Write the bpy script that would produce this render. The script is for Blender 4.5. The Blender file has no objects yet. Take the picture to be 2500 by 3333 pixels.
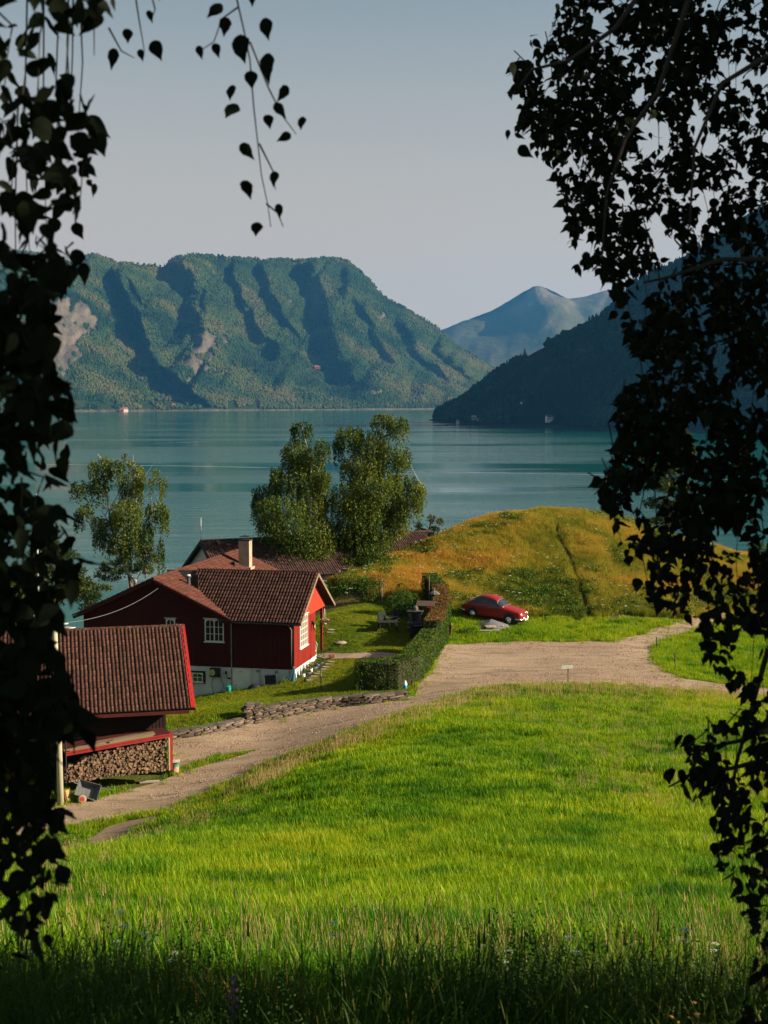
import bpy, math, random
import numpy as np
from mathutils import Vector, Matrix, Euler

random.seed(7); RNG = np.random.default_rng(7)
sc = bpy.context.scene
C = sc.collection
R = math.radians
# ---------------------------------------------------------------- camera
HCAM = 45.0
FPX = 4578.0
PITCH = math.atan((1666.5 - 1300) / FPX)
cam_d = bpy.data.cameras.new('camera')
cam = bpy.data.objects.new('camera', cam_d); C.objects.link(cam)
cam.location = (0, 0, HCAM); cam.rotation_euler = (R(90) - PITCH, 0, 0)
cam_d.sensor_fit = 'VERTICAL'; cam_d.sensor_height = 36; cam_d.lens = FPX / 3333 * 36
cam_d.clip_start = 0.1; cam_d.clip_end = 60000
cam_d.dof.use_dof = True; cam_d.dof.focus_distance = 85; cam_d.dof.aperture_fstop = 9
sc.camera = cam
# ---------------------------------------------------------------- light
SUN_AZ, SUN_EL = R(97), R(24)
SDIR = Vector((math.sin(SUN_AZ) * math.cos(SUN_EL), math.cos(SUN_AZ) * math.cos(SUN_EL), math.sin(SUN_EL)))
sun_d = bpy.data.lights.new('sun', 'SUN'); sun_d.energy = 5.0; sun_d.angle = R(0.5); sun_d.color = (1.0, 0.83, 0.62)
sun = bpy.data.objects.new('sun', sun_d); C.objects.link(sun)
sun.rotation_euler = SDIR.to_track_quat('Z', 'Y').to_euler(); sun.location = (60, 20, 90)
w = bpy.data.worlds.new('World'); sc.world = w; w.use_nodes = True
nt = w.node_tree; bg = nt.nodes['Background']
sky = nt.nodes.new('ShaderNodeTexSky'); sky.sky_type = 'NISHITA'; sky.sun_disc = False
sky.sun_elevation = SUN_EL; sky.sun_rotation = SUN_AZ; sky.altitude = 1500
sky.air_density = 0.75; sky.dust_density = 2.0; sky.ozone_density = 0.5
tcw = nt.nodes.new('ShaderNodeTexCoord'); sx = nt.nodes.new('ShaderNodeSeparateXYZ'); nt.links.new(tcw.outputs['Generated'], sx.inputs[0])
mrw = nt.nodes.new('ShaderNodeMapRange'); mrw.interpolation_type = 'SMOOTHERSTEP'; nt.links.new(sx.outputs[2], mrw.inputs[0])   # even evening haze band all round the horizon
for i, q in enumerate((0.0, 0.40, 0.90, 0.10)): mrw.inputs[i + 1].default_value = q
mxw = nt.nodes.new('ShaderNodeMix'); mxw.data_type = 'RGBA'; nt.links.new(mrw.outputs[0], mxw.inputs[0]); tnw = nt.nodes.new('ShaderNodeMix'); tnw.data_type = 'RGBA'; tnw.blend_type = 'MULTIPLY'; tnw.inputs[0].default_value = 1; tnw.inputs[7].default_value = (.98, 1.10, .82, 1); nt.links.new(sky.outputs[0], tnw.inputs[6]); nt.links.new(tnw.outputs[2], mxw.inputs[6]); mxw.inputs[7].default_value = (4.9, 3.75, 2.95, 1)
nt.links.new(mxw.outputs[2], bg.inputs[0]); bg.inputs[1].default_value = 0.05
sc.view_settings.view_transform = 'Standard'; sc.view_settings.look = 'None'
sc.view_settings.gamma = 1.0; sc.view_settings.use_curve_mapping = False
sc.view_settings.exposure = 1.40
sc.cycles.use_denoising = True
sc.cycles.max_bounces = 6; sc.cycles.diffuse_bounces = 3; sc.cycles.glossy_bounces = 3
sc.cycles.transmission_bounces = 4; sc.cycles.volume_bounces = 1; sc.cycles.transparent_max_bounces = 8
sc.cycles.sample_clamp_indirect = 4.0

# ---------------------------------------------------------------- measuring helpers
def ray(u, v):
    b = (1666.5 - v) / FPX
    y = math.cos(PITCH) + b * math.sin(PITCH); z = -math.sin(PITCH) + b * math.cos(PITCH)
    return (u - 1250) / FPX / y, z / y
def P(u, v, d):
    x, z = ray(u, v)
    return Vector((x * d, d, HCAM + z * d))
K = 2500 / 1659.0
def D(x, y, d): return P(x * K, y * K, d)
def proj(p):   # world -> display px arrays (1659 wide)
    p = np.asarray(p); x, y, z = p[..., 0], p[..., 1], p[..., 2] - HCAM
    f = y * math.cos(PITCH) - z * math.sin(PITCH); uu = y * math.sin(PITCH) + z * math.cos(PITCH)
    return (1250 + FPX * x / f) / K, (1666.5 - FPX * uu / f) / K

# ---------------------------------------------------------------- numpy noise
_perm = np.random.default_rng(3).random((256, 256))
def vnoise(x, y):
    x = np.asarray(x, float); y = np.asarray(y, float)
    xi = np.floor(x).astype(int); yi = np.floor(y).astype(int)
    fx = x - xi; fy = y - yi; fx = fx * fx * (3 - 2 * fx); fy = fy * fy * (3 - 2 * fy)
    g = lambda a, b: _perm[a & 255, b & 255]
    return (g(xi, yi) * (1 - fx) * (1 - fy) + g(xi + 1, yi) * fx * (1 - fy) + g(xi, yi + 1) * (1 - fx) * fy + g(xi + 1, yi + 1) * fx * fy)
def fbm(x, y, o=4):
    s = 0; a = .5
    for i in range(o):
        s = s + a * vnoise(x * 2 ** i + 17.3 * i, y * 2 ** i + 5.1 * i); a *= .5
    return s / (1 - .5 ** o)

# ---------------------------------------------------------------- object helpers
def tag(o, label=None, cat=None, group=None, kind=None):
    if label: o['label'] = label
    if cat: o['category'] = cat
    if group: o['group'] = group
    if kind: o['kind'] = kind
    return o
def thing(name, label, cat, loc=(0, 0, 0), rz=0, group=None):
    o = bpy.data.objects.new(name, None); C.objects.link(o)
    o.location = loc; o.rotation_euler = (0, 0, rz); o.empty_display_size = .2
    return tag(o, label, cat, group)
def link(name, me, parent=None, loc=None, rot=None, mat=None):
    o = bpy.data.objects.new(name, me); C.objects.link(o)
    if parent is not None: o.parent = parent
    if mat is not None: o.matrix_basis = mat
    if loc is not None: o.location = loc
    if rot is not None: o.rotation_euler = rot
    return o
def npmesh(name, V, F, mat=None, smooth=False, attrs=None):
    V = np.asarray(V, np.float32).reshape(-1, 3); F = np.asarray(F, np.int32)
    me = bpy.data.meshes.new(name); n = F.shape[1]
    me.vertices.add(len(V)); me.vertices.foreach_set('co', V.ravel())
    me.loops.add(F.size); me.loops.foreach_set('vertex_index', F.ravel())
    me.polygons.add(len(F)); me.polygons.foreach_set('loop_start', np.arange(0, F.size, n, dtype=np.int32))
    me.polygons.foreach_set('loop_total', np.full(len(F), n, np.int32))
    if smooth: me.polygons.foreach_set('use_smooth', np.ones(len(F), bool))
    me.update(calc_edges=True)
    if attrs:
        for k, a in attrs.items():
            at = me.attributes.new(k, 'FLOAT', 'POINT'); at.data.foreach_set('value', np.asarray(a, np.float32))
    if mat: me.materials.append(mat)
    return me
class MB:
    def __init__(s): s.v = []; s.f = []; s.m = []; s.cur = 0
    def add(s, vs, fs):
        b = len(s.v); s.v += [tuple(p) for p in vs]; s.f += [tuple(b + i for i in f) for f in fs]; s.m += [s.cur] * len(fs); return s
    def box(s, x0, x1, y0, y1, z0, z1, M=None):
        vs = [Vector((x, y, z)) for z in (z0, z1) for y in (y0, y1) for x in (x0, x1)]
        if M is not None: vs = [M @ p for p in vs]
        return s.add(vs, [(0, 2, 3, 1), (4, 5, 7, 6), (0, 1, 5, 4), (2, 6, 7, 3), (0, 4, 6, 2), (1, 3, 7, 5)])
    def tube(s, pts, rad, n=8, cap=True):
        pts = [Vector(p) for p in pts]
        if not hasattr(rad, '__len__'): rad = [rad] * len(pts)
        rings = []; up = None
        for i, p in enumerate(pts):
            t = (pts[min(i + 1, len(pts) - 1)] - pts[max(i - 1, 0)]).normalized()
            if up is None: up = Vector((0, 0, 1)) if abs(t.z) < .9 else Vector((1, 0, 0))
            a = t.cross(up).normalized(); b = t.cross(a).normalized(); up = -b if False else up
            rings.append([p + (a * math.cos(2 * math.pi * k / n) + b * math.sin(2 * math.pi * k / n)) * rad[i] for k in range(n)])
        vs = [q for r in rings for q in r]; fs = []
        for i in range(len(rings) - 1):
            for k in range(n): fs.append((i * n + k, i * n + (k + 1) % n, (i + 1) * n + (k + 1) % n, (i + 1) * n + k))
        if cap: fs.append(tuple(range(n - 1, -1, -1))); fs.append(tuple((len(rings) - 1) * n + k for k in range(n)))
        return s.add(vs, fs)
    def lathe(s, prof, n=16, c=(0, 0, 0), M=None, cap=True):
        vs = []; fs = []
        for r, z in prof:
            for k in range(n):
                a = 2 * math.pi * k / n; p = Vector((c[0] + r * math.cos(a), c[1] + r * math.sin(a), c[2] + z))
                vs.append(M @ p if M is not None else p)
        for i in range(len(prof) - 1):
            for k in range(n): fs.append((i * n + k, i * n + (k + 1) % n, (i + 1) * n + (k + 1) % n, (i + 1) * n + k))
        if cap: fs.append(tuple(range(n - 1, -1, -1))); fs.append(tuple((len(prof) - 1) * n + k for k in range(n)))
        return s.add(vs, fs)
    def prism(s, poly, d0, d1, M):   # poly in local xz; extruded along local y
        n = len(poly); vs = [M @ Vector((x, d, z)) for d in (d0, d1) for x, z in poly]
        fs = [tuple(range(n)), tuple(range(2 * n - 1, n - 1, -1))]
        for k in range(n): fs.append((k, n + k, n + (k + 1) % n, (k + 1) % n))
        return s.add(vs, fs)
    def ball(s, c, r, n=8, m=6, sc3=(1, 1, 1)):
        c = Vector(c); vs = [c + Vector((0, 0, -r * sc3[2]))]
        for j in range(1, m):
            th = math.pi * j / m
            for k in range(n): vs.append(c + Vector((r * sc3[0] * math.sin(th) * math.cos(2 * math.pi * k / n), r * sc3[1] * math.sin(th) * math.sin(2 * math.pi * k / n), -r * sc3[2] * math.cos(th))))
        vs.append(c + Vector((0, 0, r * sc3[2]))); fs = []
        for k in range(n): fs.append((0, 1 + (k + 1) % n, 1 + k))
        for j in range(m - 2):
            for k in range(n):
                a = 1 + j * n; fs.append((a + k, a + (k + 1) % n, a + n + (k + 1) % n, a + n + k))
        a = 1 + (m - 2) * n
        for k in range(n): fs.append((a + k, a + (k + 1) % n, len(vs) - 1))
        return s.add(vs, fs)
    def mesh(s, name, mats, smooth=False):
        me = bpy.data.meshes.new(name); me.from_pydata([tuple(p) for p in s.v], [], s.f)
        for m in (mats if isinstance(mats, (list, tuple)) else [mats]): me.materials.append(m)
        if any(s.m): me.polygons.foreach_set('material_index', s.m)
        if smooth: me.polygons.foreach_set('use_smooth', [True] * len(s.f))
        me.update(); return me
    def build(s, name, mats, parent=None, smooth=False, **k):
        return link(name, s.mesh(name, mats, smooth), parent, **k)
def auto_smooth(o, ang=35):
    me = o.data
    import bmesh
    bm = bmesh.new(); bm.from_mesh(me)
    for e in bm.edges:
        if len(e.link_faces) == 2 and e.calc_face_angle(0) > R(ang): e.smooth = False
    for f in bm.faces: f.smooth = True
    bmesh.ops.recalc_face_normals(bm, faces=bm.faces)
    bm.to_mesh(me); bm.free()

# ---------------------------------------------------------------- materials
def nodes(name):
    m = bpy.data.materials.new(name); m.use_nodes = True; n = m.node_tree
    return m, n, n.nodes['Principled BSDF'], n.links
def rgb(n, c): return (c[0], c[1], c[2], 1)
def mixc(n, L, fac, a, b, typ='MIX'):
    x = n.nodes.new('ShaderNodeMix'); x.data_type = 'RGBA'; x.blend_type = typ
    for s, val in ((x.inputs[0], fac), (x.inputs[6], a), (x.inputs[7], b)):
        if hasattr(val, 'is_linked') or isinstance(val, bpy.types.NodeSocket): L.new(val, s)
        elif isinstance(val, (int, float)): s.default_value = val
        else: s.default_value = (val[0], val[1], val[2], 1)
    return x.outputs[2]
def mapr(n, L, val, a, b, c=0, d=1):
    x = n.nodes.new('ShaderNodeMapRange'); L.new(val, x.inputs[0])
    for i, q in enumerate((a, b, c, d)): x.inputs[i + 1].default_value = q
    return x.outputs[0]
def noise(n, L, scale, detail=4, rough=.55, co='Object', st=(1, 1, 1)):
    tc = n.nodes.new('ShaderNodeTexCoord'); mp = n.nodes.new('ShaderNodeMapping'); mp.inputs['Scale'].default_value = st
    L.new(tc.outputs[co], mp.inputs[0]); x = n.nodes.new('ShaderNodeTexNoise'); L.new(mp.outputs[0], x.inputs[0])
    x.inputs['Scale'].default_value = scale; x.inputs['Detail'].default_value = detail; x.inputs['Roughness'].default_value = rough
    return x.outputs[0]
def bump(n, L, B, h, st=.3, dist=.02):
    x = n.nodes.new('ShaderNodeBump'); L.new(h, x.inputs['Height']); x.inputs['Strength'].default_value = st; x.inputs['Distance'].default_value = dist
    L.new(x.outputs[0], B.inputs['Normal'])
def pm(name, c1, c2=None, scale=3, rough=.8, bmp=0, bscale=None, metal=0, st=(1, 1, 1), spec=.3, rnd=0, island=False, coat=0, third=None):
    """painted / weathered surface: two tones mixed by noise, optional third speckle tone, per-piece value shift"""
    m, n, B, L = nodes(name)
    if c2 is None: c2 = tuple(x * .8 for x in c1)
    f = mapr(n, L, noise(n, L, scale, st=st), .35, .65)
    col = mixc(n, L, f, c1, c2)
    if third:
        f3 = mapr(n, L, noise(n, L, third[1], 3, .6), third[2], third[2] + .08)
        col = mixc(n, L, f3, col, third[0])
    if rnd:
        if island: g = n.nodes.new('ShaderNodeNewGeometry'); rv = g.outputs['Random Per Island']
        else: g = n.nodes.new('ShaderNodeObjectInfo'); rv = g.outputs['Random']
        hs = n.nodes.new('ShaderNodeHueSaturation'); L.new(col, hs.inputs['Color']); L.new(mapr(n, L, rv, 0, 1, 1 - rnd, 1 + rnd), hs.inputs['Value'])
        mm = n.nodes.new('ShaderNodeMath'); mm.operation = 'FRACT'; m2 = n.nodes.new('ShaderNodeMath'); m2.operation = 'MULTIPLY'; m2.inputs[1].default_value = 7.31
        L.new(rv, m2.inputs[0]); L.new(m2.outputs[0], mm.inputs[0]); L.new(mapr(n, L, mm.outputs[0], 0, 1, .5 - rnd * .035, .5 + rnd * .035), hs.inputs['Hue'])
        col = hs.outputs[0]
    L.new(col, B.inputs['Base Color']); B.inputs['Roughness'].default_value = rough; B.inputs['Metallic'].default_value = metal
    B.inputs['Specular IOR Level'].default_value = spec; B.inputs['Coat Weight'].default_value = coat
    if bmp: bump(n, L, B, noise(n, L, bscale or scale * 6, 5, .6, st=st), bmp, .01)
    return m
def leafmat(name, ramp, trans=.35, rough=.55, inst=True, spread=.25):
    """leaf / blade: tint attribute picks the tone, light passes through"""
    m, n, B, L = nodes(name)
    a = n.nodes.new('ShaderNodeAttribute'); a.attribute_type = 'INSTANCER' if inst else 'GEOMETRY'; a.attribute_name = 'tint'
    g = n.nodes.new('ShaderNodeNewGeometry'); ad = n.nodes.new('ShaderNodeMath'); ad.operation = 'ADD'
    L.new(a.outputs['Fac'], ad.inputs[0]); L.new(mapr(n, L, g.outputs['Random Per Island'], 0, 1, -spread, spread), ad.inputs[1])
    cr = n.nodes.new('ShaderNodeValToRGB'); L.new(ad.outputs[0], cr.inputs[0])
    while len(cr.color_ramp.elements) < len(ramp): cr.color_ramp.elements.new(.5)
    for e, (p, c) in zip(cr.color_ramp.elements, ramp): e.position = p; e.color = (*c, 1)
    L.new(cr.outputs[0], B.inputs['Base Color']); B.inputs['Roughness'].default_value = rough; B.inputs['Specular IOR Level'].default_value = .10
    T = n.nodes.new('ShaderNodeBsdfTranslucent'); L.new(mixc(n, L, 1.0, cr.outputs[0], (1.0, 1.15, .55), 'MULTIPLY'), T.inputs[0])
    mx = n.nodes.new('ShaderNodeMixShader'); mx.inputs[0].default_value = trans
    L.new(B.outputs[0], mx.inputs[1]); L.new(T.outputs[0], mx.inputs[2]); L.new(mx.outputs[0], n.nodes['Material Output'].inputs[0])
    return m

# ---------------------------------------------------------------- instancing of uncountable stuff
def scatter(name, sources, pos, rz, scl, tint, tilt=None, idx=None, kind='stuff', label=None, cat=None):
    N = len(pos)
    me = bpy.data.meshes.new(name); me.vertices.add(N); me.vertices.foreach_set('co', np.asarray(pos, np.float32).ravel())
    rot = np.zeros((N, 3), np.float32); rot[:, 2] = rz
    if tilt is not None: rot[:, 0] = tilt[:, 0]; rot[:, 1] = tilt[:, 1]
    me.attributes.new('rot', 'FLOAT_VECTOR', 'POINT').data.foreach_set('vector', rot.ravel())
    me.attributes.new('scl', 'FLOAT', 'POINT').data.foreach_set('value', np.asarray(scl, np.float32))
    me.attributes.new('tint', 'FLOAT', 'POINT').data.foreach_set('value', np.asarray(tint, np.float32))
    if idx is None: idx = RNG.integers(0, len(sources), N)
    me.attributes.new('idx', 'INT', 'POINT').data.foreach_set('value', np.asarray(idx, np.int32))
    col = bpy.data.collections.new(name + '_sources')
    for i, m in enumerate(sources):
        so = bpy.data.objects.new('%s_source_%02d' % (name, i), m); col.objects.link(so)
    g = bpy.data.node_groups.new(name, 'GeometryNodeTree')
    g.interface.new_socket('Geometry', in_out='INPUT', socket_type='NodeSocketGeometry')
    g.interface.new_socket('Geometry', in_out='OUTPUT', socket_type='NodeSocketGeometry')
    gi = g.nodes.new('NodeGroupInput'); go = g.nodes.new('NodeGroupOutput'); ip = g.nodes.new('GeometryNodeInstanceOnPoints')
    ci = g.nodes.new('GeometryNodeCollectionInfo'); ci.inputs[0].default_value = col; ci.inputs[1].default_value = True; ci.inputs[2].default_value = True
    def na(nm, t):
        x = g.nodes.new('GeometryNodeInputNamedAttribute'); x.data_type = t; x.inputs[0].default_value = nm; return x.outputs[0]
    er = g.nodes.new('FunctionNodeEulerToRotation')
    g.links.new(gi.outputs[0], ip.inputs['Points']); g.links.new(ci.outputs[0], ip.inputs['Instance']); ip.inputs['Pick Instance'].default_value = True
    g.links.new(na('idx', 'INT'), ip.inputs['Instance Index']); g.links.new(na('rot', 'FLOAT_VECTOR'), er.inputs[0]); g.links.new(er.outputs[0], ip.inputs['Rotation'])
    g.links.new(na('scl', 'FLOAT'), ip.inputs['Scale']); g.links.new(ip.outputs[0], go.inputs[0])
    o = link(name, me); md = o.modifiers.new('scatter', 'NODES'); md.node_group = g
    return tag(o, label, cat, kind=kind)
# ================================================================ TERRAIN
CT = [  # (u, v, distance) measured on the photograph
 (0,3333,6.5),(1250,3333,7),(2500,3333,7.5),(0,3100,12),(1250,3100,12.5),(2500,3100,13),
 (0,2950,18),(1250,2900,22),(2500,2900,22),(0,2830,40-10),(600,2800,29),(1250,2700,33),(2500,2700,33),
 (300,2790,45),(450,2715,49),(750,2575,55),(1000,2440,61),(1250,2500,47),(2500,2500,45),(1800,2500,47),
 (1250,2380,59.5),(1800,2350,61),(2500,2350,60),(1200,2338,65.5),(1500,2255,71),(1850,2238,72.5),(2200,2252,72),(2450,2275,71),
 (250,2640,55.5),(-100,2700,53),(500,2600,57),(600,2470,62.5),(600,2412,66),(800,2358,69),(1000,2312,71),(1326,2280,72.6),
 (900,2430,64),(720,2520,59.5),(150,2560,58),(400,2500,61.5),(1450,2200,77),(1850,2150,80.5),(1500,2096,87),(1850,2092,86.8),(2200,2050,91),(2450,1992,97),
 (2350,2235,74.5),(2500,2255,74),(2140,2130,83.5),(2300,2140,83),(2500,2150,83),(2350,2060,91),(2500,2030,94.5),
 (1660,2036,91),(1550,2060,89),(1850,2030,92.3),
 (1550,1990,94),(1700,2005,94),(1900,2000,94.5),(2200,1975,96.5),(2400,1960,99),
 (1650,1920,98),(1780,1900,99.5),(1950,1880,100.5),(1400,1930,98),(1790,1780,105.5),(2000,1790,106),(2200,1850,105.5),(1500,1860,102.5),
 (1100,1885,102),(1250,1835,105),(1400,1775,108),(1550,1708,111),(1793,1669,113),(1900,1676,113),(2050,1703,113.5),(2200,1762,114),(2330,1795,114),(2480,1832,115),
 (1793,1760,123),(1400,1840,117),(1100,1960,112),(2200,1850,125),
 (955,2214,78),(860,2232,78.6),(740,2246,79.4),(640,2262,79.9),(500,2290,80.5),(1150,2257,73.2),(1326,2247,73.2),(1100,2200,77),(1000,2235,76),
 (830,2306,70.4),(700,2330,69.5),(620,2350,69.2),(750,2290,75),(560,2375,69),
 (1040,2130,84),(1200,2140,81),(1300,2100,84.5),(1380,2150,80.5),(1150,2050,87.5),(1250,2060,87),(1100,2000,92),(1250,1965,96.5),(1380,2010,92),
]
pts = [P(*c) for c in CT]
CX = [(p.x, p.y, p.z - HCAM) for p in pts]
CX += [(-20,90,-18.5),(-25,80,-17.6),(-30,66,-16.6),(-22,60,-16.3),(-16,70,-16.8),(-14,92,-18.0),(-8,98,-16.2),(-22,102,-21),(-35,100,-22),(-12,112,-21),(-28,120,-28),(0,125,-17),(0,140,-27),(20,140,-24),(30,130,-18),(-30,145,-40),(0,160,-40),(40,150,-34),(70,140,-26),(-60,100,-30),(-60,140,-42),(60,110,-12),(60,80,-13),(45,60,-12),
 (40,40,-9),(40,20,-5),(40,0,-1),(-40,45,-17),(-35,20,-10),(-40,0,-4),(0,0,-1.75),(0,3,-2.0),(0,-20,0),(60,-20,3),(-60,-20,-1),(60,180,-48),(0,180,-48),(-60,180,-49),(80,40,-5),(-80,60,-22)]
CX = np.array(CX, float)
def _tps(r2): return np.where(r2 > 0, r2 * np.log(np.maximum(r2, 1e-9)), 0) * .5
def _fit(X, lam=2.0):
    n = len(X); xy = X[:, :2]; r2 = ((xy[:, None] - xy[None]) ** 2).sum(-1)
    A = np.zeros((n + 3, n + 3)); A[:n, :n] = _tps(r2) + lam * np.eye(n); A[:n, n] = 1; A[:n, n + 1:] = xy; A[n, :n] = 1; A[n + 1:, :n] = xy.T
    return np.linalg.solve(A, np.concatenate([X[:, 2], [0, 0, 0]]))
_W = _fit(CX)
def tz(x, y):
    x = np.atleast_1d(np.asarray(x, float)); y = np.atleast_1d(np.asarray(y, float)); sh = x.shape
    xf = np.clip(x.ravel(), -75, 75); yf = np.clip(y.ravel(), -20, 175); out = np.empty(len(xf))
    for i in range(0, len(xf), 20000):
        a = xf[i:i + 20000]; b = yf[i:i + 20000]
        r2 = (a[:, None] - CX[:, 0]) ** 2 + (b[:, None] - CX[:, 1]) ** 2
        out[i:i + 20000] = _tps(r2) @ _W[:-3] + _W[-3] + _W[-2] * a + _W[-1] * b
    ex = np.maximum(np.abs(x.ravel()) - 75, 0); ey = np.maximum(y.ravel() - 175, 0)
    out = out - ey * .05 - ex * .02 * np.clip((y.ravel() - 40) / 60, -1, 1)
    out = np.maximum(out, -HCAM - 2.5)
    # micro relief of grassland
    wgt = np.clip((x.ravel() ** 2 + y.ravel() ** 2) / 100, 0, 1)
    out = out + (vnoise(x.ravel() * .35, y.ravel() * .35) - .5) * .16 * wgt
    return (HCAM + out).reshape(sh)
def G(u, v, dmax=260):
    x, z = ray(u, v); d = np.concatenate([np.arange(3, 130, .12), np.arange(130, dmax, 1.)])
    h = tz(x * d, d); below = HCAM + z * d < h
    i = int(np.argmax(below)) if below.any() else len(d) - 1
    dd = d[i]; return Vector((x * dd, dd, float(tz(x * dd, dd)[0])))
def gz(x, y): return float(tz(x, y)[0])
def axis(segs):
    out = []
    for a, b, s in segs: out += list(np.arange(a, b, s))
    return np.array(out + [segs[-1][1]])
gx = axis([(-900, -200, 60), (-200, -60, 10), (-60, -36, 1.5), (-36, 42, .45), (42, 60, 1.5), (60, 200, 10), (200, 900, 60)])
gy = axis([(-500, -40, 40), (-40, 4, 2), (4, 130, .45), (130, 240, 4), (240, 300, 20)])
GX, GY = np.meshgrid(gx, gy); GZ = tz(GX, GY)
ny, nx = GX.shape
def gridmesh(name, X, Y, Z, mat, attrs=None):
    ny, nx = X.shape; V = np.stack([X, Y, Z], -1).reshape(-1, 3)
    i = np.arange(ny - 1)[:, None] * nx + np.arange(nx - 1)[None]
    F = np.stack([i, i + 1, i + nx + 1, i + nx], -1).reshape(-1, 4)
    return npmesh(name, V, F, mat, True, attrs)
def inpoly(x, y, poly):
    x = np.asarray(x); y = np.asarray(y); r = np.zeros(x.shape, bool); n = len(poly)
    for i in range(n):
        x1, y1 = poly[i][:2]; x2, y2 = poly[(i + 1) % n][:2]
        if y1 == y2: continue
        c = ((y1 > y) != (y2 > y)) & (x < (x2 - x1) * (y - y1) / (y2 - y1) + x1); r ^= c
    return r

# road outline on the ground (measured pixels -> ground points)
ROAD_PX = [(-260,2735),(-80,2700),(215,2624),(388,2586),(513,2551),(590,2522),(545,2500),(545,2412),(680,2388),(800,2363),(930,2332),(1100,2302),(1326,2281),(1350,2262),(1395,2195),(1420,2150),(1425,2110),(1450,2099),(1560,2094),(1700,2092),(1850,2094),(1990,2090),(2060,2075),(2160,2040),(2260,2014),(2360,1998),(2480,1984),(2700,1970),
 (2700,1992),(2500,2006),(2400,2016),(2330,2028),(2260,2050),(2184,2075),(2140,2100),(2124,2130),(2137,2165),(2170,2190),(2230,2210),(2330,2226),(2500,2246),(2700,2266),(2760,2292),
 (2500,2272),(2300,2258),(2100,2241),(1960,2230),(1800,2236),(1650,2240),(1550,2249),(1450,2278),(1300,2332),(1100,2402),(950,2455),(720,2565),(560,2640),(400,2670),(215,2693),(-80,2765),(-260,2800)]
def dense(px, step=1.2, amp=.12):
    g = [G(u, v) for u, v in px]; out = []
    for a, b in zip(g, g[1:] + g[:1]):
        n = max(1, int((b - a).length / step))
        for k in range(n):
            p = a.lerp(b, k / n); out.append([p.x + amp * random.uniform(-1, 1), p.y + amp * 2 * random.uniform(-1, 1)])
    return out
ROAD = dense(ROAD_PX)
VERGE = dense([(600,2492),(700,2468),(850,2442),(800,2462),(700,2488),(560,2535),(545,2515)], 1., .1)
LAWN_PX = [(560,2385),(620,2368),(800,2330),(960,2298),(1160,2268),(1340,2258),(1400,2185),(1428,2100),(1440,1990),(1380,1955),(1250,1950),(1090,1985),(1030,2060),(1010,2150),(950,2222),(640,2275),(480,2300)]
LAWN = dense(LAWN_PX, 1.2, .05)
def patch(name, poly, mat, lift, step=.3, kind='structure'):
    """ground sheet laid over the terrain inside a polygon"""
    import bmesh
    P2 = np.array(poly); x0, y0 = P2.min(0) - step; x1, y1 = P2.max(0) + step
    bm = bmesh.new(); vs = [bm.verts.new((p[0], p[1], 0)) for p in poly]
    f = bm.faces.new(vs); bmesh.ops.triangulate(bm, faces=[f], ngon_method='EAR_CLIP')
    for ax, a, b in (((1, 0, 0), x0, x1), ((0, 1, 0), y0, y1)):
        for c in np.arange(a, b, .9):
            co = [c * ax[0], c * ax[1], 0]
            bmesh.ops.bisect_plane(bm, geom=bm.verts[:] + bm.edges[:] + bm.faces[:], plane_co=co, plane_no=ax)
    co = np.array([v.co[:] for v in bm.verts]); z = tz(co[:, 0], co[:, 1]) + lift
    for v, zz in zip(bm.verts, z): v.co.z = zz
    for f in bm.faces:
        if f.normal.z < 0: f.normal_flip()
        f.smooth = True
    bmesh.ops.recalc_face_normals(bm, faces=bm.faces)
    me = bpy.data.meshes.new(name); bm.to_mesh(me); bm.free(); me.materials.append(mat)
    if me.polygons[0].normal.z < 0: me.flip_normals()
    return tag(link(name, me), kind=kind)

# ground material : soil / turf mix, dry attribute from position
def ground_mat():
    m, n, B, L = nodes('meadow_soil')
    a = n.nodes.new('ShaderNodeAttribute'); a.attribute_name = 'dry'
    f = mapr(n, L, noise(n, L, 1.3, 5), .35, .65)
    g = mixc(n, L, f, (.050, .068, .012), (.085, .095, .020)); d = mixc(n, L, f, (.12, .085, .030), (.075, .068, .022))
    L.new(mixc(n, L, a.outputs['Fac'], g, d), B.inputs['Base Color']); B.inputs['Roughness'].default_value = 1; B.inputs['Specular IOR Level'].default_value = .05
    bump(n, L, B, noise(n, L, 9, 5), .8, .08); return m
def hilly(x, y):   # 1 on the dry mound
    px, py = proj(np.stack([x, y, tz(x, y)], -1))
    return ((y > 93.5) & (y < 130) & (x > -6)).astype(float)
dry = hilly(GX.ravel(), GY.ravel())
gme = gridmesh('ground', GX, GY, GZ, ground_mat(), {'dry': dry})
tag(link('ground', gme), kind='structure')
def gravel_mat(name='gravel', k=1.0):
    m, n, B, L = nodes(name)
    c = mixc(n, L, mapr(n, L, noise(n, L, .55, 5, .6, st=(.5, 1.6, 1)), .35, .68), (.30 * k, .215 * k, .145 * k), (.215 * k, .155 * k, .105 * k))
    c = mixc(n, L, mapr(n, L, noise(n, L, 11, 3, .8), .38, .62), c, (.34 * k, .25 * k, .175 * k))
    c = mixc(n, L, mapr(n, L, noise(n, L, .35, 3, .6, st=(.5, 2.2, 1)), .50, .60, 0, .45), c, (.38 * k, .30 * k, .215 * k))
    c = mixc(n, L, mapr(n, L, noise(n, L, 26, 2, .9), .60, .68), c, (.12 * k, .10 * k, .085 * k))
    c = mixc(n, L, mapr(n, L, noise(n, L, .8, 5, .75, st=(.3, 1.5, 1)), .52, .68), c, (.15 * k, .115 * k, .08 * k))
    L.new(c, B.inputs['Base Color']); B.inputs['Roughness'].default_value = .95; B.inputs['Specular IOR Level'].default_value = .1
    bump(n, L, B, noise(n, L, 14, 6, .75), 1.0, .06); return m
M_gravel = gravel_mat()
patch('gravel_road', ROAD, M_gravel, .05)
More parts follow.
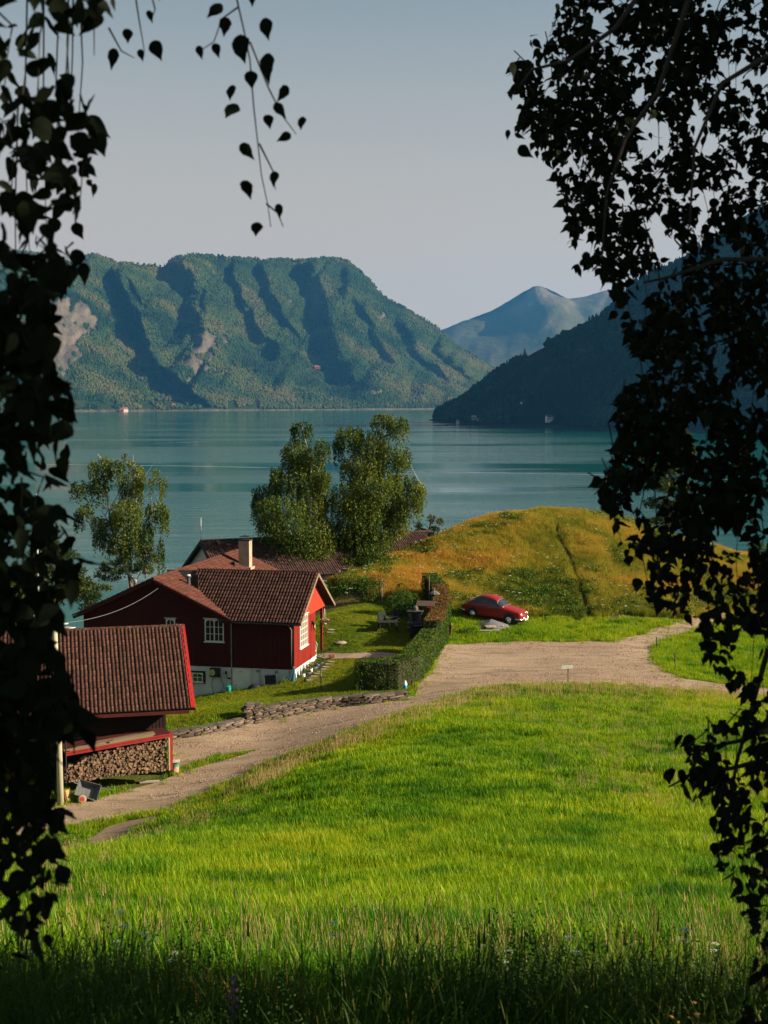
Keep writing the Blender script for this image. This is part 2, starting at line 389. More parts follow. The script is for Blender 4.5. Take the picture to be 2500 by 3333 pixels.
M_lawnsoil = pm('lawn_turf', (.085, .115, .016), (.060, .090, .012), 1.1, 1, .9, 22, spec=.05)
patch('lawn', LAWN, M_lawnsoil, .06)
patch('grass_verge', VERGE, M_lawnsoil, .075)
DIRT = dense([(420,2672),(560,2650),(450,2712),(330,2770),(258,2775),(290,2735),(350,2700)], .8, .12)
patch('bare_earth_bank', DIRT, pm('earth', (.30, .21, .12), (.17, .12, .07), 1.5, 1, 1, 9), .05)
PATHP = dense([(1015,2138),(1060,2130),(1160,2131),(1305,2134),(1300,2150),(1160,2149),(1060,2150)], 1.5, .04)
patch('flagstone_path', PATHP, pm('flagstone', (.34, .27, .20), (.24, .19, .15), 1.4, .9, .5, 8), .09)

# ---------------------------------------------------------------- lake
def water():
    m, n, B, L = nodes('fjord_water')
    B.inputs['Base Color'].default_value = (.004, .06, .065, 1)
    c = mixc(n, L, mapr(n, L, noise(n, L, .004, 3, .5, st=(.5, 1.6, 1)), .3, .7), (.001, .070, .060), (.002, .092, .072))
    L.new(c, B.inputs['Base Color'])
    B.inputs['Roughness'].default_value = .07; B.inputs['IOR'].default_value = 1.33; B.inputs['Specular IOR Level'].default_value = .5
    h1 = noise(n, L, .9, 4, .6, st=(.45, 1.0, 1)); h2 = noise(n, L, .11, 3, .5, st=(.35, 1.0, 1))
    mx = n.nodes.new('ShaderNodeMath'); mx.operation = 'MULTIPLY_ADD'; L.new(h2, mx.inputs[0]); mx.inputs[1].default_value = 3.0; L.new(h1, mx.inputs[2])
    wind = mapr(n, L, noise(n, L, .0035, 3, .55, st=(.35, 1.7, 1)), .42, .58, .05, .75)
    b = n.nodes.new('ShaderNodeBump'); L.new(mx.outputs[0], b.inputs['Height']); L.new(wind, b.inputs['Strength']); b.inputs['Distance'].default_value = .35
    L.new(b.outputs[0], B.inputs['Normal'])
    return m
lx = np.array([-6900, -3000, -1000, -200, 0, 200, 1000, 3000, 6900.]); ly = np.array([-1400, 0, 150, 600, 2000, 6000, 14900.])
LX, LY = np.meshgrid(lx, ly)
tag(link('lake_water', gridmesh('lake_water', LX, LY, LX * 0, water())), kind='structure')
# ferry wakes: long thin glassy swells lying on the water
M_wake = pm('wake_foam', (.30, .42, .42), (.20, .34, .35), .2, .45, spec=.5)
for i, (px, wd) in enumerate([([(100,1003),(370,1006),(620,1011)], 2.2), ([(880,1019),(1060,1021),(1320,1026),(1700,1041)], 1.6), ([(330,958),(470,953)], 2.5), ([(620,946),(730,942)], 2.5)]):
    vs = []; fs = []; q = []
    for a, b in zip(px, px[1:]):
        for k in range(12):
            s = k / 12; q.append((a[0] + (b[0] - a[0]) * s, a[1] + (b[1] - a[1]) * s))
    for (a, b) in q:
        x, z = ray(a * K, b * K); d = -HCAM / z; vs += [(x * d, d - wd * random.uniform(.2, 1), .05), (x * d, d + wd * random.uniform(.2, 1), .05)]
    for k in range(len(q) - 1): fs.append((2 * k, 2 * k + 2, 2 * k + 3, 2 * k + 1))
    m = MB(); m.add(vs, fs); tag(m.build('water_wake', M_wake), kind='structure')

# ---------------------------------------------------------------- mountains
def smooth(a, b, x): t = np.clip((x - a) / (b - a), 0, 1); return t * t * (3 - 2 * t)
def range_mesh(name, crest, shore, run, mat, ncol, nrow, gull=(), rockf=None, rough=30, prof=.75, back=.35, seed=0):
    """crest: [(displayx, displayy)], shore depth fn, run depth -> full-depth slope with gullies, and a back slope"""
    cx = np.array([c[0] for c in crest]); cy = np.array([c[1] for c in crest])
    us = np.linspace(cx[0], cx[-1], ncol); cyi = np.interp(us, cx, cy)
    t = np.concatenate([np.linspace(0, 1, nrow), 1 + np.linspace(.06, 1, 8) * back]); T, U = np.meshgrid(t, us, indexing='ij')
    d0 = shore(us); rn = run(us); dc = d0 + rn
    kx = (us * K - 1250) / FPX / math.cos(PITCH) ; 
    b = (1666.5 - cyi * K) / FPX; yy = math.cos(PITCH) + b * math.sin(PITCH); zz = -math.sin(PITCH) + b * math.cos(PITCH)
    Hc = HCAM + zz / yy * dc; X0 = (us * K - 1250) / FPX / yy * dc
    Y = d0[None] + rn[None] * T; X = np.repeat(X0[None], len(t), 0)
    Tc = np.clip(T, 0, 1)
    pr = Tc * (1 - prof) + prof * np.sin(Tc * math.pi / 2) ** 1.15
    Z = Hc[None] * pr - np.clip(T - 1, 0, 9) * Hc[None] * .9
    px, py = proj(np.stack([X, Y, Z], -1))
    fade = smooth(0, .12, Tc) * (1 - smooth(.93, 1.0, Tc)) 
    push = np.zeros_like(X)
    for g in gull:
        line, A, Lw, Ww = g; ly_ = np.array([p[1] for p in line]); lx_ = np.array([p[0] for p in line])
        gx_ = np.interp(py, ly_, lx_); s = px - gx_ + (fbm(py * .03 + 9, px * .01) - .5) * 26 + (fbm(px * .05, py * .05 + 3) - .5) * 10
        vert = smooth(ly_[0] - 12, ly_[0] + 25, py) * (1 - smooth(ly_[-1] - 30, ly_[-1] + 12, py))
        f = np.where(s < 0, np.clip(1 + s / (1.4 * Lw), 0, 1) ** 1.4, 1 - smooth(0, Ww * 1.3, s))
        push = np.maximum(push, 1.25 * A * f * vert)
    Y = Y + push * (1 - smooth(.97, 1.0, Tc)) - push * 0
    sc1 = 1 / 420.
    spur = np.abs(fbm(px * .016 + (py - 700) * .008 + seed, py * .006, 3) - .5)
    Y = Y + (.25 - spur) * rough * 10 * fade
    nz = (fbm(X * sc1 + seed, Y * sc1 + Z * sc1, 5) - .5)
    Y = Y + nz * rough * 4 * fade; Z = Z + (fbm(X / 90. + seed, (Y + Z) / 90., 4) - .5) * rough * smooth(0, .1, Tc)
    Z = np.where(T < .004, -3, Z); Z = np.maximum(Z, -3)
    rock = rockf(px, py, X, Y, Z) if rockf else np.zeros_like(X)
    me = gridmesh(name, X, Y, Z, mat, {'rock': rock.ravel(), 'alt': (py).ravel() / 1000})
    o = tag(link(name, me), kind='structure'); return o, (X, Y, Z, T, px, py, rock)
def hill_mat(name, forest1, forest2, rock1=(.135, .11, .085), rock2=(.06, .052, .043), sc=.01):
    m, n, B, L = nodes(name)
    a = n.nodes.new('ShaderNodeAttribute'); a.attribute_name = 'rock'
    f = mixc(n, L, mapr(n, L, noise(n, L, sc, 6, .65), .35, .65), forest1, forest2)
    r = mixc(n, L, mapr(n, L, noise(n, L, sc * 2, 5, .7, st=(1, .3, .35)), .40, .60), rock1, rock2)
    L.new(mixc(n, L, a.outputs['Fac'], f, r), B.inputs['Base Color']); B.inputs['Roughness'].default_value = 1; B.inputs['Specular IOR Level'].default_value = 0
    bump(n, L, B, noise(n, L, sc * 6, 5, .7), 1, 12); return m
crest_A = [(-520,560),(-300,530),(-100,548),(0,545),(60,546),(110,560),(160,570),(188,553),(208,551),(232,560),(258,573),(300,573),(350,574),(368,563),(400,554),(440,552),(475,553),(500,559),(560,562),(600,560),(640,563),(690,558),(735,559),(752,565),(775,583),(800,607),(822,632),(850,651),(900,681),(950,713),(1000,755),(1050,788),(1082,806),(1150,848),(1240,884)]
gA = [ ([(200,572),(228,640),(262,715),(300,790),(345,835),(420,880)], 260, 110, 42),
       ([(150,640),(182,690),(210,720),(240,760)], 90, 60, 30),
       ([(358,572),(372,640),(372,700),(330,745),(300,770)], 210, 70, 55),
       ([(470,566),(495,640),(520,690),(545,750),(560,800)], 130, 80, 34),
       ([(540,566),(562,640),(590,690),(650,745),(672,760)], 150, 60, 32),
       ([(625,570),(662,660),(668,740),(690,800),(730,850)], 200, 70, 55),
       ([(755,640),(768,670),(800,730),(850,800)], 80, 60, 22), ([(840,690),(870,740),(925,800),(960,840)], 90, 50, 26), ([(925,735),(955,780),(1010,840)], 70, 40, 22), ([(730,575),(742,660),(760,720)], 70, 60, 18), ([(600,590),(618,640),(640,700)], 80, 40, 20), ([(250,590),(290,650),(330,700)], 60, 40, 18), ([(420,600),(428,650),(440,690)], 70, 40, 16),
       ([(545,720),(560,760),(575,800)], 120, 60, 55),
       ([(430,690),(400,730),(380,760),(350,800)], 80, 60, 30) ]
def rockA(px, py, X, Y, Z):
    nn = fbm(px * .035, py * .035, 4); n2 = fbm(px * .12, py * .05, 3)
    def blob(cx, cy, rx, ry, k=1): return k * np.exp(-(((px - cx) / rx) ** 2 + ((py - cy) / ry) ** 2) ** 1.6)
    r = blob(450, 735, 55, 26, 1.1) + blob(410, 775, 40, 32, .75) + blob(120, 700, 80, 70, 1.3) + blob(100, 770, 50, 50) + blob(800, 660, 40, 30, .35) + blob(790, 845, 55, 18, .7) + blob(720, 790, 40, 12, .45) + blob(620, 640, 12, 25, .5) + blob(850, 700, 60, 50, .25) + blob(430, 800, 60, 25, .45) + blob(310, 680, 30, 40, .35)
    r = smooth(.42, .75, r * .75 + (nn - .5) * 1.2 + (n2 - .5) * .5)
    r = np.maximum(r, .45 * smooth(20, 0, py - np.interp(px, [c[0] for c in crest_A], [c[1] for c in crest_A])) * smooth(.4, .6, nn))
    r = np.maximum(r, .7 * smooth(.6, .5, Z / 12.))
    return np.clip(r, 0, 1)
M_hillA = hill_mat('far_forest_floor', (.015, .028, .011), (.028, .038, .014))
oA, gridA = range_mesh('mountain_ridge', crest_A, lambda u: np.interp(u, [-500, 0, 1100, 1300], [4300, 4600, 6600, 7000]), lambda u: np.interp(u, [-500, 735, 1000, 1240], [1300, 1300, 700, 350]), M_hillA, 560, 190, gA, rockA, 26, seed=1)
crest_B = [(880,760),(945,716),(1000,694),(1060,672),(1100,650),(1128,632),(1152,620),(1166,619),(1180,622),(1205,634),(1228,645),(1262,640),(1300,629),(1340,622),(1380,621),(1450,640),(1550,660),(1700,640)]
gB = [([(1150,625),(1100,660),(1070,700),(1010,740)], 250, 60, 90)]
M_hillB = hill_mat('distant_slopes', (.045, .055, .028), (.07, .068, .035), (.13, .11, .08), (.09, .08, .055), .004)
range_mesh('distant_mountain', crest_B, lambda u: 9200 + 0 * u, lambda u: 2600 + 0 * u, M_hillB, 200, 90, gB, lambda px, py, X, Y, Z: smooth(.5, 1, fbm(px * .03, py * .03) + smooth(690, 630, py) * .5), 16, prof=.6, seed=5)
crest_Cc = [(915,913),(935,906),(948,893),(975,880),(1003,870),(1020,852),(1060,822),(1100,795),(1160,759),(1200,740),(1250,715),(1300,692),(1345,645),(1385,606),(1430,592),(1470,576),(1530,532),(1600,488),(1659,450),(1900,330),(2300,200),(2900,150)]
def rockC(px, py, X, Y, Z):
    nn = fbm(px * .04, py * .04, 4)
    r = np.exp(-(((px - 1180 + (py - 780) * -1.2) / 75) ** 2 + ((py - 780) / 45) ** 2)) 
    return np.clip(smooth(.35, .7, r * .9 + (nn - .5) * .6) * .6 + .8 * smooth(.7, .5, Z / 6.), 0, 1)
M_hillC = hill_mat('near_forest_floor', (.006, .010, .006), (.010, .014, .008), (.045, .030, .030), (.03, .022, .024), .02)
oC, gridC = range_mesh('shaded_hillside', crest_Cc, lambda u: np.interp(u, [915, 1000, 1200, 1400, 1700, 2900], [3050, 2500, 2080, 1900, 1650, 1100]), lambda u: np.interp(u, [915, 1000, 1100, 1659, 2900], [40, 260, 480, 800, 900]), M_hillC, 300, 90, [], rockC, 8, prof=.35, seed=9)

# ---------------------------------------------------------------- far woods (uncountable): instanced crowns
def blob_tree(seed, conifer):
    r = random.Random(seed); m = MB()
    if conifer:
        for j, (z, rr) in enumerate(((.12, .26), (.42, .19), (.70, .12))):
            n = 7; vs = [(rr * r.uniform(.8, 1.2) * math.cos(2 * math.pi * k / n), rr * r.uniform(.8, 1.2) * math.sin(2 * math.pi * k / n), z) for k in range(n)] + [(0, 0, min(1, z + .42))]
            m.add(vs, [(k, (k + 1) % n, n) for k in range(n)])
    else:
        for j in range(4):
            a = r.uniform(0, 6.28); m.ball((.2 * math.cos(a), .2 * math.sin(a), .38 + .13 * j), .34 - .04 * j, 6, 4, (1, 1, r.uniform(.8, 1.1)))
    return m
M_farleaf = leafmat('far_canopy', [(0, (.008, .024, .010)), (.45, (.024, .050, .016)), (.8, (.050, .068, .020)), (1, (.085, .078, .028))], .1, .9)
src_b = [blob_tree(i, False).mesh('far_tree', M_farleaf) for i in range(4)]; src_c = [blob_tree(i, True).mesh('far_tree', M_farleaf) for i in range(3)]
def forest(name, grid, N, smin, smax, label, cfrac, seed, keep=None, tb=.0):
    X, Y, Z, T, px, py, rock = grid; rg = np.random.default_rng(seed)
    ny, nx = X.shape; m = (T[:, :1] <= 1.02).ravel(); ny2 = int(m.sum())
    i = rg.random(N * 3) * (ny2 - 1.001); j = rg.random(N * 3) * (nx - 1.001); i0 = i.astype(int); j0 = j.astype(int); fi = i - i0; fj = j - j0
    def bl(A): return A[i0, j0] * (1 - fi) * (1 - fj) + A[i0 + 1, j0] * fi * (1 - fj) + A[i0, j0 + 1] * (1 - fi) * fj + A[i0 + 1, j0 + 1] * fi * fj
    x, y, z, rk, ppx, ppy = bl(X), bl(Y), bl(Z), bl(rock), bl(px), bl(py)
    ok = (rk < .22 + .3 * rg.random(N * 3)) & (z > 3) & (ppx > -60) & (ppx < 1760)
    if keep is not None: ok &= keep(ppx, ppy, rg)
    x, y, z, ppx, ppy = [a[ok][:N] for a in (x, y, z, ppx, ppy)]; n = len(x)
    con = fbm(x / 260. + 3, (y + z) / 260.) + rg.normal(0, .08, n) < cfrac
    idx = np.where(con, rg.integers(len(src_b), len(src_b) + len(src_c), n), rg.integers(0, len(src_b), n))
    scl = rg.uniform(smin, smax, n) * np.where(con, 1.25, 1)
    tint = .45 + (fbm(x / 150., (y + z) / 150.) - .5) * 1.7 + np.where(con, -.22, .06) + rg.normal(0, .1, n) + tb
    scatter(name, src_b + src_c, np.stack([x, y, z - 1], -1), rg.random(n) * 6.28, scl, tint, idx=idx, label=label, cat=None)
def keepA(px, py, rg):
    crest = np.interp(px, [c[0] for c in crest_A], [c[1] for c in crest_A]); d = py - crest
    meadow = ((px > 130) & (px < 560) & (py > 868) & (fbm(px * .05, py * .1) > .48)) | (np.hypot((px - 290) / 18, (py - 798) / 6) < 1) | (np.hypot((px - 680) / 30, (py - 797) / 5) < 1)
    return (rg.random(len(px)) < np.clip(d / 18, .25, 1)) & ~meadow
forest('far_forest', gridA, 120000, 8, 16, 'dense green forest covering the sunlit far ridge', .42, 11, keepA)
def keepC(px, py, rg):
    meadow = (np.hypot((px - 1160) / 62, (py - 912) / 14) < 1) | (np.hypot((px - 1010) / 22, (py - 903) / 8) < 1) | (np.hypot((px - 1131) / 9, (py - 882) / 7) < 1) | (np.hypot((px - 1188) / 12, (py - 909) / 7) < 1) | (np.hypot((px - 1030) / 14, (py - 906) / 6) < 1)
    return ~meadow
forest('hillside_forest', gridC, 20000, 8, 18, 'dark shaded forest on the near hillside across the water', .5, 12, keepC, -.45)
# ---------------------------------------------------------------- haze
hz = MB(); hz.box(-7000, 7000, -1500, 15000, -4, 1250)
hm = bpy.data.materials.new('haze_air'); hm.use_nodes = True; hn = hm.node_tree; hn.nodes.remove(hn.nodes['Principled BSDF'])
pv = hn.nodes.new('ShaderNodeVolumePrincipled'); pv.inputs['Color'].default_value = (.12, .46, 1, 1); pv.inputs['Density'].default_value = 2.9e-5; pv.inputs['Anisotropy'].default_value = .3
hn.links.new(pv.outputs[0], hn.nodes['Material Output'].inputs['Volume'])
tag(hz.build('haze', hm), kind='stuff')
# ================================================================ GRASS AND WEEDS (uncountable)
def tuft(seed, n, h, rad, wid, lean=.35, seg=2, head=0, fan=.5):
    """many bent blades; head>0 adds seed heads as a fraction of blades"""
    r = random.Random(seed); V = []; F = []
    for i in range(n):
        a = r.uniform(0, 6.28); q = rad * math.sqrt(r.random()); bx, by = q * math.cos(a), q * math.sin(a)
        da = r.uniform(0, 6.28); hh = h * r.uniform(.55, 1.1); ln = hh * lean * r.uniform(.2, 1.2); wx, wy = -math.sin(da) * wid * .5, math.cos(da) * wid * .5
        dx, dy = math.cos(da), math.sin(da); b = len(V)
        V += [(bx - wx, by - wy, -.03), (bx + wx, by + wy, -.03), (bx + dx * ln * .35 + wx * .8, by + dy * ln * .35 + wy * .8, hh * .6), (bx + dx * ln * .35 - wx * .8, by + dy * ln * .35 - wy * .8, hh * .6), (bx + dx * ln, by + dy * ln, hh)]
        F += [(b, b + 1, b + 2, b + 3), (b + 3, b + 2, b + 4)]
        if r.random() < head:
            b = len(V); x, y, z = bx + dx * ln, by + dy * ln, hh; s = min(wid, .010) * .9
            V += [(x - s, y, z - .04), (x, y + s, z - .035), (x + s, y, z - .04), (x, y - s, z - .035), (x, y, z + .04)]
            F += [(b, b + 1, b + 4), (b + 1, b + 2, b + 4), (b + 2, b + 3, b + 4), (b + 3, b, b + 4)]
    return V, F
def pymesh(name, VF, mat):
    me = bpy.data.meshes.new(name); me.from_pydata(VF[0], [], VF[1]); me.materials.append(mat); me.update(); return me
M_grass = leafmat('pasture_grass', [(0, (.022, .095, .003)), (.3, (.10, .22, .004)), (.5, (.24, .33, .005)), (.8, (.37, .36, .015)), (1, (.42, .27, .05))], .40, .5)
M_hay = leafmat('hill_grass', [(0, (.075, .11, .010)), (.25, (.22, .23, .020)), (.5, (.42, .34, .040)), (.75, (.50, .33, .05)), (1, (.54, .24, .05))], .40, .6)
M_seed = leafmat('seed_grass', [(0, (.26, .20, .07)), (.5, (.40, .28, .12)), (1, (.48, .34, .20))], .4, .7)
M_lawn = leafmat('lawn_blades', [(0, (.060, .130, .005)), (.5, (.15, .20, .007)), (1, (.24, .23, .015))], .35, .5)
S_field = [pymesh('pasture_tuft', tuft(i, 34, .19, .17, .0075, .42), M_grass) for i in range(5)]
S_field_far = [pymesh('pasture_tuft_wide', tuft(40 + i, 26, .21, .22, .015, .42), M_grass) for i in range(4)]
S_hay = [pymesh('hay_tuft', tuft(10 + i, 26, .46, .24, .014, .4, head=.4), M_hay) for i in range(5)]
S_seed = [pymesh('seed_tuft', tuft(20 + i, 9, .55, .22, .008, .25, head=1), M_seed) for i in range(3)]
S_lawn = [pymesh('lawn_tuft', tuft(30 + i, 16, .075, .13, .014, .5), M_lawn) for i in range(3)]
road_np = [(p[0], p[1]) for p in ROAD]; lawn_np = [(p[0], p[1]) for p in LAWN]; verge_np = VERGE; dirt_np = DIRT; path_np = PATHP
def rnd_pts(n, x0, x1, y0, y1): return RNG.uniform(x0, x1, n), RNG.uniform(y0, y1, n)
def infrust(x, y, m=2.0): return np.abs(x) < .29 * y + m
HOUSE_FOOT = None
def build_grass(HX):
    """HX: list of building footprints (world polygons) kept free of grass"""
    def free(x, y):
        k = ~inpoly(x, y, road_np) & ~inpoly(x, y, lawn_np) & ~inpoly(x, y, dirt_np)
        k |= inpoly(x, y, verge_np)
        for h in HX: k &= ~inpoly(x, y, h)
        return k
    # pasture : nearer tufts fine and dense, farther tufts broader
    def field(name, n, y0, y1, src, s0, s1, label):
        x, y = rnd_pts(n, -32, 32, y0, y1)
        # keep density per area even inside view wedge
        k = infrust(x, y) & free(x, y); x, y = x[k], y[k]
        if name == 'pasture_grass_far': kk = (y < 93.5) ; x, y = x[kk], y[kk]
        big = fbm(x * .10, y * .10, 3); mid = fbm(x * .5 + 40, y * .5, 3); fine = fbm(x * 1.7, y * 1.7 + 9, 2)
        tint = .50 + (big - .5) * .7 + (mid - .5) * .9 + RNG.normal(0, .07, len(x))
        lush = smooth(.50, .62, mid) * .6 + .6 * smooth(.60, .75, fbm(x * .9 + 60, y * 1.3 + 5, 2)) ; scl = (s0 + (s1 - s0) * (mid * .6 + fine * .4)) * (1 + .45 * lush) * RNG.uniform(.8, 1.2, len(x))
        tint = tint - .34 * lush
        px, py = proj(np.stack([x, y, tz(x, y)], -1)); tint = tint + .10 * smooth(40, 70, y) - .05 - .14 * smooth(36, 18, y)
        scatter(name, src, np.stack([x, y, tz(x, y)], -1), RNG.random(len(x)) * 6.28, scl, tint, label=label)
    field('pasture_grass', 70000, 7, 34, S_field, .7, 1.5, 'long green pasture grass in the foreground field')
    field('pasture_grass_far', 110000, 34, 97, S_field_far, .6, 1.35, 'long green pasture grass sloping down to the road')
    # mound
    x, y = rnd_pts(135000, -12, 42, 92, 127); k = infrust(x, y, 3) & free(x, y); x, y = x[k], y[k]
    z = tz(x, y); px, py = proj(np.stack([x, y, z], -1))
    k = (y > 93.8 + (fbm(x * .3, y * .2) - .5) * 2.5) & ~((px < 800) & (py > 1262)); x, y, z, px, py = [a[k] for a in (x, y, z, px, py)]
    # trodden track climbing the mound
    def offtrack(x, y):
        px, py = proj(np.stack([x, y, tz(x, y)], -1)); tr = np.interp(py, [1130, 1175, 1200, 1240, 1300, 1345], [1198, 1212, 1228, 1243, 1262, 1275]); return ~((np.abs(px - tr) < 6 + (py - 1130) * .02) & (py > 1125) & (py < 1350))
    tr = np.interp(py, [1130, 1175, 1200, 1240, 1300, 1345], [1198, 1212, 1228, 1243, 1262, 1275]); on = (np.abs(px - tr) < 5 + (py - 1130) * .02) & (py > 1125)
    x, y, z, px, py = [a[~on] for a in (x, y, z, px, py)]
    orange = smooth(1010, 900, px) * .5 + .35 * np.exp(-((px - 1000) / 150) ** 2 - ((py - 1215) / 50) ** 2) + .4 * smooth(1450, 1620, px)
    mid = fbm(x * .33, y * .33 + 5, 3); tint = .40 + orange * .48 + (mid - .5) * 1.2 + RNG.normal(0, .14, len(x)) - .10 * smooth(1180, 1330, py) * (px > 1100)
    herb = smooth(.53, .62, fbm(x * .28 + 70, y * .28, 3)); tint = tint - .08 * herb
    ht = .7 + .6 * fbm(x * .7 + 3, y * .7 + 8, 2)
    scatter('mound_grass', S_hay, np.stack([x, y, z], -1), RNG.random(len(x)) * 6.28, RNG.uniform(.75, 1.25, len(x)) * (.6 + .6 * mid) * ht, tint, label='tall dry orange and green grass covering the mound')
    # seed heads: fringe along the road edge of the pasture, sprinkled over the field
    e = []
    for (u, v) in [(2500,2290),(2300,2272),(2100,2258),(1950,2250),(1800,2255),(1650,2262),(1550,2275),(1450,2305),(1300,2362),(1200,2400),(1100,2440),(1000,2490),(900,2540),(800,2590)]:
        e.append(G(u, v))
    xs = []; ys = []
    for a, b in zip(e, e[1:]):
        for k in range(42):
            s = random.random(); p = a.lerp(b, s); o = random.gauss(0, 1.1); xs.append(p.x + random.gauss(0, .3)); ys.append(p.y + o - .4)
    xs = np.array(xs); ys = np.array(ys); k = ~inpoly(xs, ys, road_np); xs, ys = xs[k], ys[k]
    x2, y2 = rnd_pts(5200, -22, 22, 18, 75); k = infrust(x2, y2) & free(x2, y2) & (fbm(x2 * .12 + 8, y2 * .12) > .5); x2, y2 = x2[k], y2[k]
    x = np.concatenate([xs, x2]); y = np.concatenate([ys, y2])
    scatter('seeding_grass', S_seed, np.stack([x, y, tz(x, y)], -1), RNG.random(len(x)) * 6.28, np.concatenate([RNG.uniform(.8, 1.5, len(xs)), RNG.uniform(.5, .9, len(x2))]), RNG.random(len(x)), label='brown seeding grass heads standing along the field edge')
    # lawn blades
    x, y = rnd_pts(60000, -16, 6, 62, 100); k = (inpoly(x, y, lawn_np) | inpoly(x, y, verge_np)) & ~inpoly(x, y, path_np)
    for h in HX: k &= ~inpoly(x, y, h)
    x, y = x[k], y[k]
    scatter('lawn_grass', S_lawn, np.stack([x, y, tz(x, y) + .05], -1), RNG.random(len(x)) * 6.28, RNG.uniform(.6, 1.3, len(x)), .5 + (fbm(x * .5, y * .5) - .5) * 1.1 + RNG.normal(0, .08, len(x)), label='short mown lawn grass around the red house')
    # wild flowers on the mound: pale umbels and yellow herbs
    M_fl = pm('pale_petals', (.62, .60, .50), (.50, .48, .36), 9, .9); M_yl = pm('yellow_petals', (.45, .40, .04), (.30, .30, .03), 9, .9); M_st = pm('stem_green', (.06, .10, .02), (.05, .08, .02), 9, .9)
    def umbel(seed, col, h=.6, w=.06, k=5):
        r = random.Random(seed); m = MB(); m.cur = 0
        top = (r.uniform(-.06, .06), r.uniform(-.06, .06), h); m.tube([(0, 0, 0), (top[0] * .4, top[1] * .4, h * .5), top], .004, 3, False)
        for i in range(k):
            a = r.uniform(0, 6.28); q = w * 1.2 * math.sqrt(r.random()); c = (top[0] + q * math.cos(a), top[1] + q * math.sin(a), h + r.uniform(-.01, .02)); m.cur = 1; s = w * r.uniform(.3, .55)
            m.add([(c[0] + s * math.cos(j * 1.257), c[1] + s * math.sin(j * 1.257), c[2]) for j in range(5)] + [(c[0], c[1], c[2] + .008)], [(j, (j + 1) % 5, 5) for j in range(5)])
        for i in range(3):
            m.cur = 0; z = h * r.uniform(.2, .7); a = r.uniform(0, 6.28); l = .1; m.add([(0, 0, z), (l * math.cos(a - .3), l * math.sin(a - .3), z + .03), (1.5 * l * math.cos(a), 1.5 * l * math.sin(a), z), (l * math.cos(a + .3), l * math.sin(a + .3), z + .03)], [(0, 1, 2, 3)])
        return m.mesh('umbel_flower', [M_st, col])
    U = [umbel(i, M_fl, .62, .085, 7) for i in range(3)]; Yl = [umbel(9 + i, M_yl, .6, .05) for i in range(2)]
    x, y = rnd_pts(1500, -4, 38, 94, 113); k = infrust(x, y) & (fbm(x * .35 + 2, y * .35 + 77) > .50) & free(x, y) & offtrack(x, y); x, y = x[k], y[k]
    scatter('mound_wildflowers', U + Yl, np.stack([x, y, tz(x, y)], -1), RNG.random(len(x)) * 6.28, RNG.uniform(.7, 1.1, len(x)), RNG.random(len(x)), label='pale and yellow wildflowers scattered through the mound grass')
    # loose stones on the gravel
    M_peb = pm('pebble', (.32, .23, .16), (.18, .13, .10), 5, .95, rnd=.3, island=True)
    def peb(seed):
        r = random.Random(seed); m = MB()
        for i in range(7): m.ball((r.uniform(-.3, .3), r.uniform(-.3, .3), .0), r.uniform(.012, .032), 5, 3, (1, r.uniform(.6, 1), .7))
        return m.mesh('pebbles', M_peb)
    xs_ = np.array(road_np); x, y = rnd_pts(16000, xs_[:, 0].min(), min(30, xs_[:, 0].max()), xs_[:, 1].min(), xs_[:, 1].max()); k = inpoly(x, y, road_np) & infrust(x, y) & (RNG.random(len(x)) < .25 + 1.2 * smooth(.45, .65, fbm(x * .5, y * .9, 3))); x, y = x[k], y[k]
    for h in HX: k = ~inpoly(x, y, h); x, y = x[k], y[k]
    scatter('loose_gravel', [peb(i) for i in range(4)], np.stack([x, y, tz(x, y) + .055], -1), RNG.random(len(x)) * 6.28, RNG.uniform(.6, 1.5, len(x)), RNG.random(len(x)), label='loose stones lying on the gravel road')
    # thin weeds creeping in from the road edges and along the middle of the wheel tracks
    ed = np.array(road_np); i = RNG.integers(0, len(ed), 2600); x = ed[i, 0] + RNG.normal(0, .35, 2600); y = ed[i, 1] + RNG.normal(0, .5, 2600); k = infrust(x, y)
    for h in HX: k &= ~inpoly(x, y, h)
    x, y = x[k], y[k]
    scatter('edge_weeds', S_lawn + S_field_far[:1], np.stack([x, y, tz(x, y) + .03], -1), RNG.random(len(x)) * 6.28, RNG.uniform(.5, 1.1, len(x)), .55 + RNG.normal(0, .2, len(x)), label='short weeds along the edges of the gravel road')
    # bushy herbs on the mound
    M_herb = leafmat('herb_leaves', [(0, (.02, .06, .006)), (.5, (.06, .11, .01)), (1, (.15, .18, .02))], .3)
    def herb(seed):
        r = random.Random(seed); V = []; F = []
        for i in range(130):
            a = r.uniform(0, 6.28); q = .3 * math.sqrt(r.random()); z = r.uniform(.03, .42) * (1 - q * 1.2); s = r.uniform(.03, .055); x, y = q * math.cos(a), q * math.sin(a)
            d = Vector((r.gauss(0, 1), r.gauss(0, 1), r.gauss(.5, .6))).normalized(); t = d.orthogonal().normalized(); u = d.cross(t); b = len(V); c = Vector((x, y, z))
            V += [c - t * s, c - u * s * .5, c + t * s, c + u * s * .5]; F.append((b, b + 1, b + 2, b + 3))
        return V, F
    Hm = [pymesh('herb_clump', herb(i), M_herb) for i in range(3)]
    x, y = rnd_pts(2600, -12, 40, 90, 113); k = infrust(x, y) & free(x, y) & (fbm(x * .28 + 70, y * .28, 3) > .55) & (y > 94) & offtrack(x, y); x, y = x[k], y[k]
    scatter('mound_herbs', Hm, np.stack([x, y, tz(x, y)], -1), RNG.random(len(x)) * 6.28, RNG.uniform(.9, 2.0, len(x)), RNG.random(len(x)), label='leafy green herbs growing in patches on the mound')
